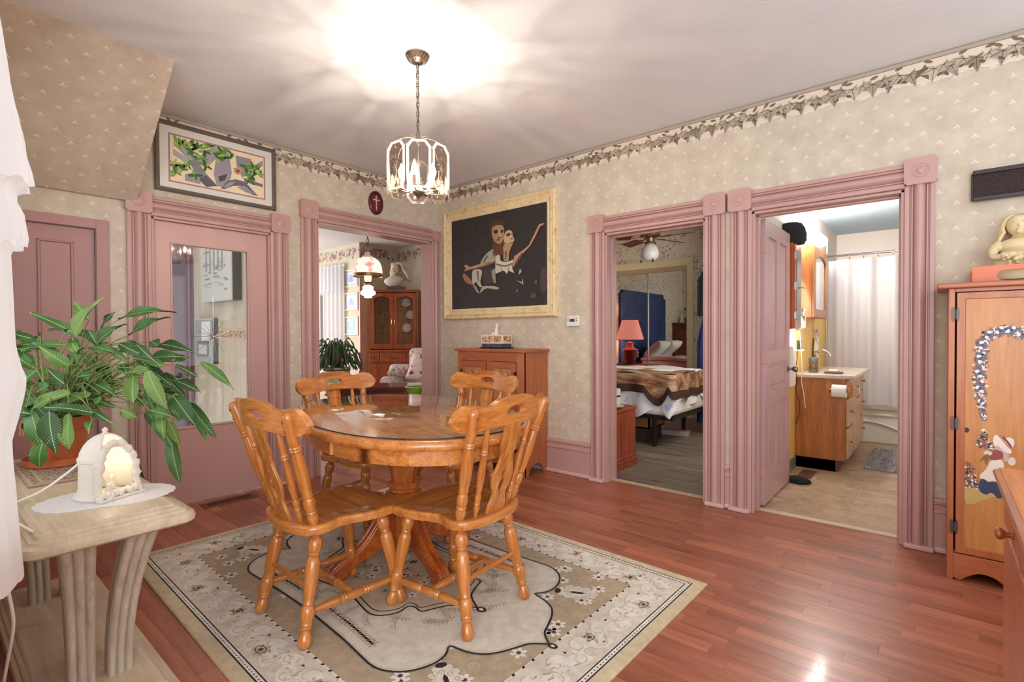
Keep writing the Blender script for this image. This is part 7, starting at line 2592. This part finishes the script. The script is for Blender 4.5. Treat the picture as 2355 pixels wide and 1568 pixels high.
# door leaf
d3 = thing('door_3', 'pink six-panel bathroom door standing open against the wall', None, kind='structure')
MD = Matrix(((0, 1, 0, 3.140), (1, 0, 0, .185), (0, 0, 1, 0), (0, 0, 0, 1)))
PANS = [(.10, 1.30, .33, 1.92), (.43, 1.30, .66, 1.92), (.10, 1.0, .66, 1.20), (.10, .25, .33, .90), (.43, .25, .66, .90)]
PANS = [(.10, 1.10, .34, 1.90), (.43, 1.10, .66, 1.90), (.10, .80, .66, 1.00), (.10, .24, .34, .70), (.43, .24, .66, .70)]
DP = mat('bath_door_paint', RGB(196, 160, 162), .35, var=.04, vscale=3)
cutout('door_leaf', rect(0, .012, .76, 2.012), [rect(*p) for p in PANS], .034, DP, d3, 0.0, MD @ MT((0, .017, 0)))
for p in PANS:
    B(MD).box(p[0] - .002, .010, p[1] - .002, p[2] + .002, .020, p[3] + .002).build('panel', DP, d3)
    B(MD).box(p[0] + .035, .012, p[1] + .035, p[2] - .035, .028, p[3] - .035).build('raised_panel', DP, d3, bev=.008, seg=2)
kb = B(MD @ MT((.70, .034, .93), rx=-pi / 2)).lathe([(.028, 0), (.028, .006), (.012, .012), (.010, .03), (.022, .042), (.026, .054), (.022, .066), (.010, .072), (0, .073)], 20).build('knob', mat('knob_pewter', RGB(140, 130, 130), .25, .9), d3, smooth=40)
for z in (.25, 1.05, 1.82):
    B(MD).box(-.012, .010, z - .045, .004, .040, z + .045).build('hinge', TRIM, d3)

# vanity
vn = thing('bathroom_vanity', 'oak bathroom vanity with a marbled sink top', 'vanity', (0, 0, 0))
VO = wood('vanity_oak', RGB(146, 82, 38), RGB(186, 118, 62), 'z', 1.1, .35, .1)
B().box(3.105, 1.55, .0, 3.43, 2.72, .10).build('toe_kick', mat('kick_dark', RGB(96, 52, 26), .5), vn)
B().box(3.105, 1.55, .10, 3.485, 2.72, .815).box(3.105, 1.55, .0, 3.415, 1.57, .10).build('body', VO, vn, bev=.002)
b = B()
b.box(3.102, 1.515, .815, 3.555, 2.75, .850)
b.build('countertop', mat('cultured_marble', RGB(206, 190, 178), .2, var=.12, vscale=9), vn, bev=.010, seg=3)
B().lathe([(.165, .8505), (.158, .853), (.150, .8515), (.150, .849), (0.0, .848)], 30, MT((3.33, 2.18, 0), s=(.85, 1.25, 1))).build('basin', mat('basin_tan', RGB(214, 190, 160), .2), vn, smooth=40)
BEV = wood('vanity_front', RGB(170, 120, 84), RGB(206, 170, 136), 'z', 1, .3)
KNB = mat('nickel_knob', RGB(200, 184, 160), .25, .8)
for ya, yb, rows_ in ((1.56, 1.86, ((.66, .80), (.40, .64), (.12, .38))), (2.42, 2.71, ((.66, .80), (.40, .64), (.12, .38)))):
    for za, zb in rows_:
        dd = B().box(3.485, ya, za, 3.505, yb, zb).build('drawer', BEV, vn, bev=.004)
        B(MT((3.505, (ya + yb) / 2, (za + zb) / 2), ry=pi / 2)).lathe([(.007, 0), (.006, .014), (.014, .020), (.015, .028), (0, .032)], 14).build('knob', KNB, dd, smooth=True)
for ya, yb, s in ((1.88, 2.135, 1), (2.145, 2.40, -1)):
    dd = B().box(3.485, ya, .12, 3.505, yb, .80).build('door', BEV, vn, bev=.004)
    B().tube([(3.505, (yb - .03) if s > 0 else (ya + .03), .60), (3.525, (yb - .03) if s > 0 else (ya + .03), .61), (3.525, (yb - .03) if s > 0 else (ya + .03), .70), (3.505, (yb - .03) if s > 0 else (ya + .03), .71)], .005, 6).build('pull', KNB, dd, smooth=True)
# faucet
fc_ = thing('faucet', 'chrome gooseneck faucet on the vanity', 'faucet', (3.165, 2.14, .8505))
B().lathe([(.024, 0), (.022, .01), (.012, .02), (.012, .05), (0, .05)], 16).build('base', CHROME, fc_, smooth=40)
B().tube(smoothpoly([(0, 0, .04), (0, 0, .14), (.02, 0, .185), (.07, 0, .195), (.115, 0, .165), (.125, 0, .135)], 4, False), .009, 10).build('spout', CHROME, fc_, smooth=True)
# soap dispenser
sd = thing('soap_dispenser', 'grey and brown glazed soap dispenser on the vanity', 'dispenser', (3.212, 1.74, .8505))
B().lathe([(0, 0), (.038, 0), (.040, .01), (.036, .055), (.034, .070), (.038, .085), (.041, .125), (.036, .138), (.018, .142), (0, .142)], 20).build('body', mat('glaze_grey', RGB(96, 96, 92), .3), sd, smooth=40)
B().lathe([(.0375, .030), (.0385, .032), (.0355, .078), (.0345, .078)], 20).build('band', mat('glaze_rust', RGB(112, 62, 46), .35), sd, smooth=True)
B().lathe([(.014, .142), (.014, .160), (.006, .162), (.006, .195), (0, .195)], 12).tube([(0, 0, .19), (.035, -.01, .192), (.045, -.012, .184)], .005, 6).build('pump', mat('pump_dark', RGB(70, 66, 62), .3, .6), sd, smooth=40)
# soap dish
so = thing('soap_dish', 'dark soap dish with white soap at the vanity edge', 'soap dish', (3.375, 1.72, .8505))
B().box(-.07, -.045, 0, .07, .045, .014).build('dish', mat('dish_dark', RGB(56, 56, 58), .4), so, bev=.008, seg=3)
B().box(-.038, -.025, .014, .038, .025, .034).build('soap', mat('soap_white', RGB(236, 230, 220), .5), so, bev=.008, seg=3)
# paper holder
ph = thing('toilet_paper_holder', 'wooden toilet paper holder on the vanity side', 'holder', (0, 0, 0))
PHW = wood('holder_oak', RGB(176, 108, 54), RGB(206, 140, 80), 'z', 1.5, .35)
for x in (3.365, 3.545 - .03):
    B().prism([(x + p[0] * .026, .725 + p[1] * .062) for p in smoothpoly([(-1, -.6), (-.5, -1), (.5, -1), (1, -.6), (1, .6), (.5, 1), (-.5, 1), (-1, .6)], 3)], 1.534, 1.549, 'xz').build('plate', PHW, ph, bev=.002)
    B().prism([(x + p[0] * .012, .725 + p[1] * .022) for p in ((-1, -1), (1, -1), (1, 1), (-1, 1))], 1.475, 1.536, 'xz').build('post', PHW, ph, bev=.006, seg=3)
B(MT((3.365, 1.487, .725), ry=pi / 2)).lathe([(.010, 0), (.010, .15), (0, .15)], 12).build('spindle', mat('spindle_brass', RGB(190, 150, 90), .3, .6), ph, smooth=40)
tr_ = tag(B(MT((3.395, 1.487, .716), ry=pi / 2)).lathe([(.018, 0), (.054, 0), (.054, .105), (.018, .105), (.018, 0)], 32).build('toilet_roll', mat('tissue_white', RGB(240, 240, 242), .9), smooth=40), 'white toilet paper roll on the wooden holder', 'toilet roll')
# wall cabinet, bag, medicine cabinet
wc = thing('wall_cabinet', 'orange varnished wall cabinet behind the bathroom door edge', 'cabinet', (0, 0, 0))
OR = wood('orange_varnish', RGB(166, 78, 28), RGB(198, 106, 44), 'z', 1, .25, .3)
B().box(3.1005, 1.0, 1.25, 3.185, 1.24, 1.955).build('body', OR, wc, bev=.003)
dd = B().box(3.185, 1.005, 1.26, 3.203, 1.235, 1.945).build('door', OR, wc, bev=.003)
B().box(3.203, 1.04, 1.32, 3.206, 1.20, 1.89).build('glass', mat('dark_glass', RGB(70, 60, 54), .15), dd)
for z in (1.36, 1.60, 1.85):
    B().box(3.195, 1.0, z - .03, 3.210, 1.012, z + .03).build('hinge', mat('hinge_silver', RGB(190, 186, 184), .3, .8), dd)
B(MT((3.206, 1.225, 1.60), ry=pi / 2)).lathe([(.006, 0), (.006, .01), (.013, .016), (.012, .026), (0, .030)], 12).build('knob', mat('porcelain_w', RGB(240, 238, 234), .2), dd, smooth=True)
bg = thing('black_bag', 'black cloth bag lying on top of the orange wall cabinet', 'bag', (3.15, 1.12, 1.9555))
b = B()
b.loft([[(k * (.10 + .012 * sin(3 * a + z * 20)) * cos(a) * 1.0, k * (.125 + .015 * sin(2 * a + 1)) * sin(a), z) for a in [2 * pi * i / 22 for i in range(22)]] for k, z in ((.85, 0), (1.0, .03), (1.02, .08), (.95, .13), (.80, .165), (.5, .178), (.15, .18))])
b.build('body', mat('bag_black', RGB(34, 36, 36), .85, bump=.3, bscale=30), bg, smooth=60)
md = thing('medicine_cabinet', 'oak medicine cabinet with an arched mirror door over the sink', 'cabinet', (0, 0, 0))
B().box(3.1005, 1.74, 1.36, 3.195, 2.48, 2.03).build('body', VO, md, bev=.003)
MM = Matrix(((0, 1, 0, 3.206), (1, 0, 0, 0), (0, 0, 1, 0), (0, 0, 0, 1)))
dd = cutout('door', rect(1.745, 1.365, 2.475, 2.025), [arch_hole(1.83, 2.39, 1.44, 1.955)], .020, VO, md, .002, MM)
B().box(3.200, 1.80, 1.42, 3.204, 2.42, 1.97).build('mirror', MIR, dd)
lb = thing('vanity_light', 'light bar with round white bulbs over the medicine cabinet', 'light', (0, 0, 0))
B().box(3.1005, 1.62, 2.07, 3.125, 2.30, 2.17).build('bar', CHROME, lb, bev=.004)
for y in (1.70, 1.86, 2.02, 2.18):
    B(MT((3.125, y, 2.12), ry=pi / 2)).lathe([(.022, 0), (.022, .03), (0, .03)], 14).build('socket', CHROME, lb)
    B().ball((3.20, y, 2.12), .058, 20, 14).build('globe_bulb', glow_mat('globe_glow', (1, .93, .84, 1), 5.0, (1, 1, 1, 1)), lb, smooth=True)
    point_light('globe_light', (3.20, y, 2.12), BATH_W, (1, .93, .84), .05, lb)
# cup with brushes on its shelf, outlet, cords
sh = thing('brush_shelf', 'narrow glass shelf under the medicine cabinet', 'shelf', (0, 0, 0))
B().box(3.1005, 1.48, 1.256, 3.19, 1.72, 1.262).build('glass', glass_mat('hutch_glass', (.95, .96, .96, 1), 1.2), sh)
B().box(3.1005, 1.5, 1.24, 3.11, 1.7, 1.256).build('bracket', CHROME, sh)
cpb = thing('brush_cup', 'grey cup of toothbrushes on the narrow bathroom shelf', 'cup', (3.150, 1.54, 1.2625))
B().box(-.028, -.028, 0, .028, .028, .11).build('cup', mat('cup_grey', RGB(120, 130, 118), .4), cpb, bev=.004)
for k, c in enumerate((RGB(226, 226, 230), RGB(60, 60, 70), RGB(236, 236, 236))):
    B().tube([(-.012 + .012 * k, .005 * k, .10), (-.02 + .022 * k, .01, .17)], .007, 6).build('toothbrush', mat('brush_%d' % k, c, .4), cpb, smooth=True)
ol = thing('wall_outlet', 'white wall outlet with chargers beside the vanity', 'outlet', (0, 0, 0))
B().box(3.1005, 1.42, 1.06, 3.108, 1.50, 1.18).build('plate', WHITE, ol, bev=.003)
for z in (1.09, 1.14):
    B().box(3.108, 1.445, z - .012, 3.1092, 1.475, z + .012).build('socket', mat('socket_grey', RGB(200, 196, 190), .5), ol)
B().box(3.108, 1.505, 1.055, 3.16, 1.62, 1.065).build('charger_shelf', WHITE, ol)
B().box(3.115, 1.52, 1.065, 3.15, 1.55, 1.15).build('charger', BLACK, ol, bev=.004)
cw = tag(B().tube(smoothpoly([(3.135, 1.50, 1.24), (3.15, 1.47, 1.20), (3.165, 1.46, 1.0), (3.17, 1.46, .86), (3.165, 1.465, .78), (3.185, 1.465, .66), (3.195, 1.47, .55)], 5, False), .0035, 6).build('charger_cord', mat('cord_w', RGB(236, 234, 230), .5), smooth=True), 'white charger cord dangling over the vanity side', 'cord')
cbk = tag(B().tube(smoothpoly([(3.13, 1.53, 1.08), (3.13, 1.47, 1.0), (3.12, 1.46, .88), (3.13, 1.47, .80), (3.12, 1.468, .70), (3.15, 1.468, .58), (3.14, 1.468, .46), (3.12, 1.468, .40)], 5, False), .003, 6).build('shaver_cord', BLACK, smooth=True), 'thin black cord dangling over the vanity side', 'cord')


def towel(name, label, x, y0, y1, z0, z1, material, th=.018):
    b = B()
    n = 14
    rows = []
    for j in range(9):
        t = j / 8
        z = z1 + (z0 - z1) * t
        sp = .55 + .45 * min(1, t * 1.6)
        cy = (y0 + y1) / 2
        rows.append([(x + th * (1 + .4 * sin(a * 3 + t * 2)) * sin(a) + th, cy + (y1 - y0) / 2 * sp * cos(a), z) for a in [2 * pi * i / 24 for i in range(24)]])
    b.loft(rows)
    return tag(b.build(name, material, None, smooth=50), label, 'towel')


TOW = mat('towel_white', RGB(232, 226, 214), .95, bump=.5, bscale=200)
towel('hand_towel', 'white hand towel hanging beside the open bathroom door', 3.105, 1.14, 1.42, .76, 1.10, TOW)
towel('guest_towel', 'small white towel hanging from a ring behind the faucet', 3.108, 2.30, 2.52, .90, 1.16, TOW, .016)
rg_ = thing('towel_ring', 'chrome towel ring bracket on the yellow wall', 'towel ring', (3.10, 2.41, 1.24))
B(MT((0, 0, 0), ry=pi / 2)).lathe([(.022, 0.0005), (.022, .01), (.010, .016), (.010, .04), (0, .04)], 14).build('bracket', CHROME, rg_, smooth=40)
B(MT((.035, 0, -.07), ry=pi / 2)).torus(.07, .005, 24, 6).build('ring', CHROME, rg_, smooth=True)
# bathtub, curtain, rod
tu = thing('bathtub', 'white bathtub with a curved apron behind the curtain', 'bathtub', (0, 0, 0))
TUBM = mat('tub_white', RGB(232, 224, 216), .2)
B().box(3.115, 3.19, 0.0, 4.62, 3.24, .37).build('apron', TUBM, tu, bev=.01)
B().box(3.115, 3.15, .37, 4.62, 3.94, .42).build('rim', TUBM, tu, bev=.018, seg=3)
B().tube(smoothpoly([(3.4, 3.182, .24), (3.62, 3.178, .22), (3.85, 3.178, .13), (4.05, 3.182, .07), (4.3, 3.184, .06)], 5, False), .013, 8).build('apron_moulding', TUBM, tu, smooth=True)
B().box(3.115, 3.17, .30, 4.62, 3.20, .33).build('apron_ledge', TUBM, tu, bev=.01, seg=3)
sc_ = thing('shower_curtain', 'translucent white shower curtain on a rod', 'curtain', (0, 0, 0))
b = B()
b.grid(lambda u, w: (3.13 + 1.2 * u, 3.10 + .030 * sin(u * 34 + .5 * sin(w * 2)) + .012 * sin(u * 71), .43 + 1.60 * w), 110, 6)
b.build('cloth', sheer('shower_white', RGB(236, 232, 236), .95, .4), sc_, smooth=True)
rd = thing('curtain_rod', 'chrome shower curtain rod with hooks', 'rod', (0, 0, 0))
B().tube([(3.105, 3.14, 2.085), (4.64, 3.14, 2.085)], .012, 12).build('rod', CHROME, rd, smooth=True)
for k in range(9):
    B(MT((3.2 + k * .13, 3.125, 2.067), ry=pi / 2)).torus(.034, .0025, 16, 5).build('hook', CHROME, rd, smooth=True)
# bath mat, vent, cloth
bm_ = thing('bath_mat', 'grey shaggy bath mat in front of the tub', 'mat', (3.90, 2.33, 0))
B().box(-.31, -.52, .0005, .40, .45, .012).build('backing', mat('mat_grey', RGB(150, 146, 148), .95), bm_)
b = B()
rm_ = random.Random(6)
for k in range(2600):
    x, y = rm_.uniform(-.31, .16), rm_.uniform(-.52, .45)
    a = rm_.uniform(0, 6.28)
    b.loft([[(x - .004, y, .010), (x + .004, y, .010), (x, y + .005, .010)], [(x + .018 * cos(a), y + .018 * sin(a), .030), (x + .018 * cos(a) + .002, y + .018 * sin(a), .030), (x + .018 * cos(a), y + .018 * sin(a) + .002, .031)]], cap=False)
o = b.build('pile', mat('shag_grey', RGB(182, 178, 180), .95, var=.25, vscale=40), bm_)
o['kind'] = 'stuff'
bv = thing('bath_floor_vent', 'flat brown floor vent in the bathroom tiles', 'vent', (3.235, 1.30, .0003))
B().box(-.055, -.15, 0, .055, .15, .004).build('plate', mat('vent_brown', RGB(110, 72, 50), .5), bv)
for k in range(9):
    B().box(-.045, -.13 + k * .03, .004, .045, -.115 + k * .03, .0045).build('slat', mat('vent_dark', RGB(70, 44, 32), .6), bv)
ck = B()
ck.loft([[((.07 * k + .012 * sin(3 * a + z * 60)) * cos(a) * 1.2, (.05 * k + .010 * sin(4 * a)) * sin(a), z) for a in [2 * pi * i / 20 for i in range(20)]] for k, z in ((.9, .0005), (1.1, .012), (1.0, .03), (.7, .048), (.25, .055))])
o = ck.build('dark_cloth', mat('cloth_dark_green', RGB(26, 30, 28), .9, bump=.6, bscale=50), None, smooth=60)
o.location = (3.225, .985, 0)
tag(o, 'crumpled black cloth on the bathroom floor by the door', 'cloth')
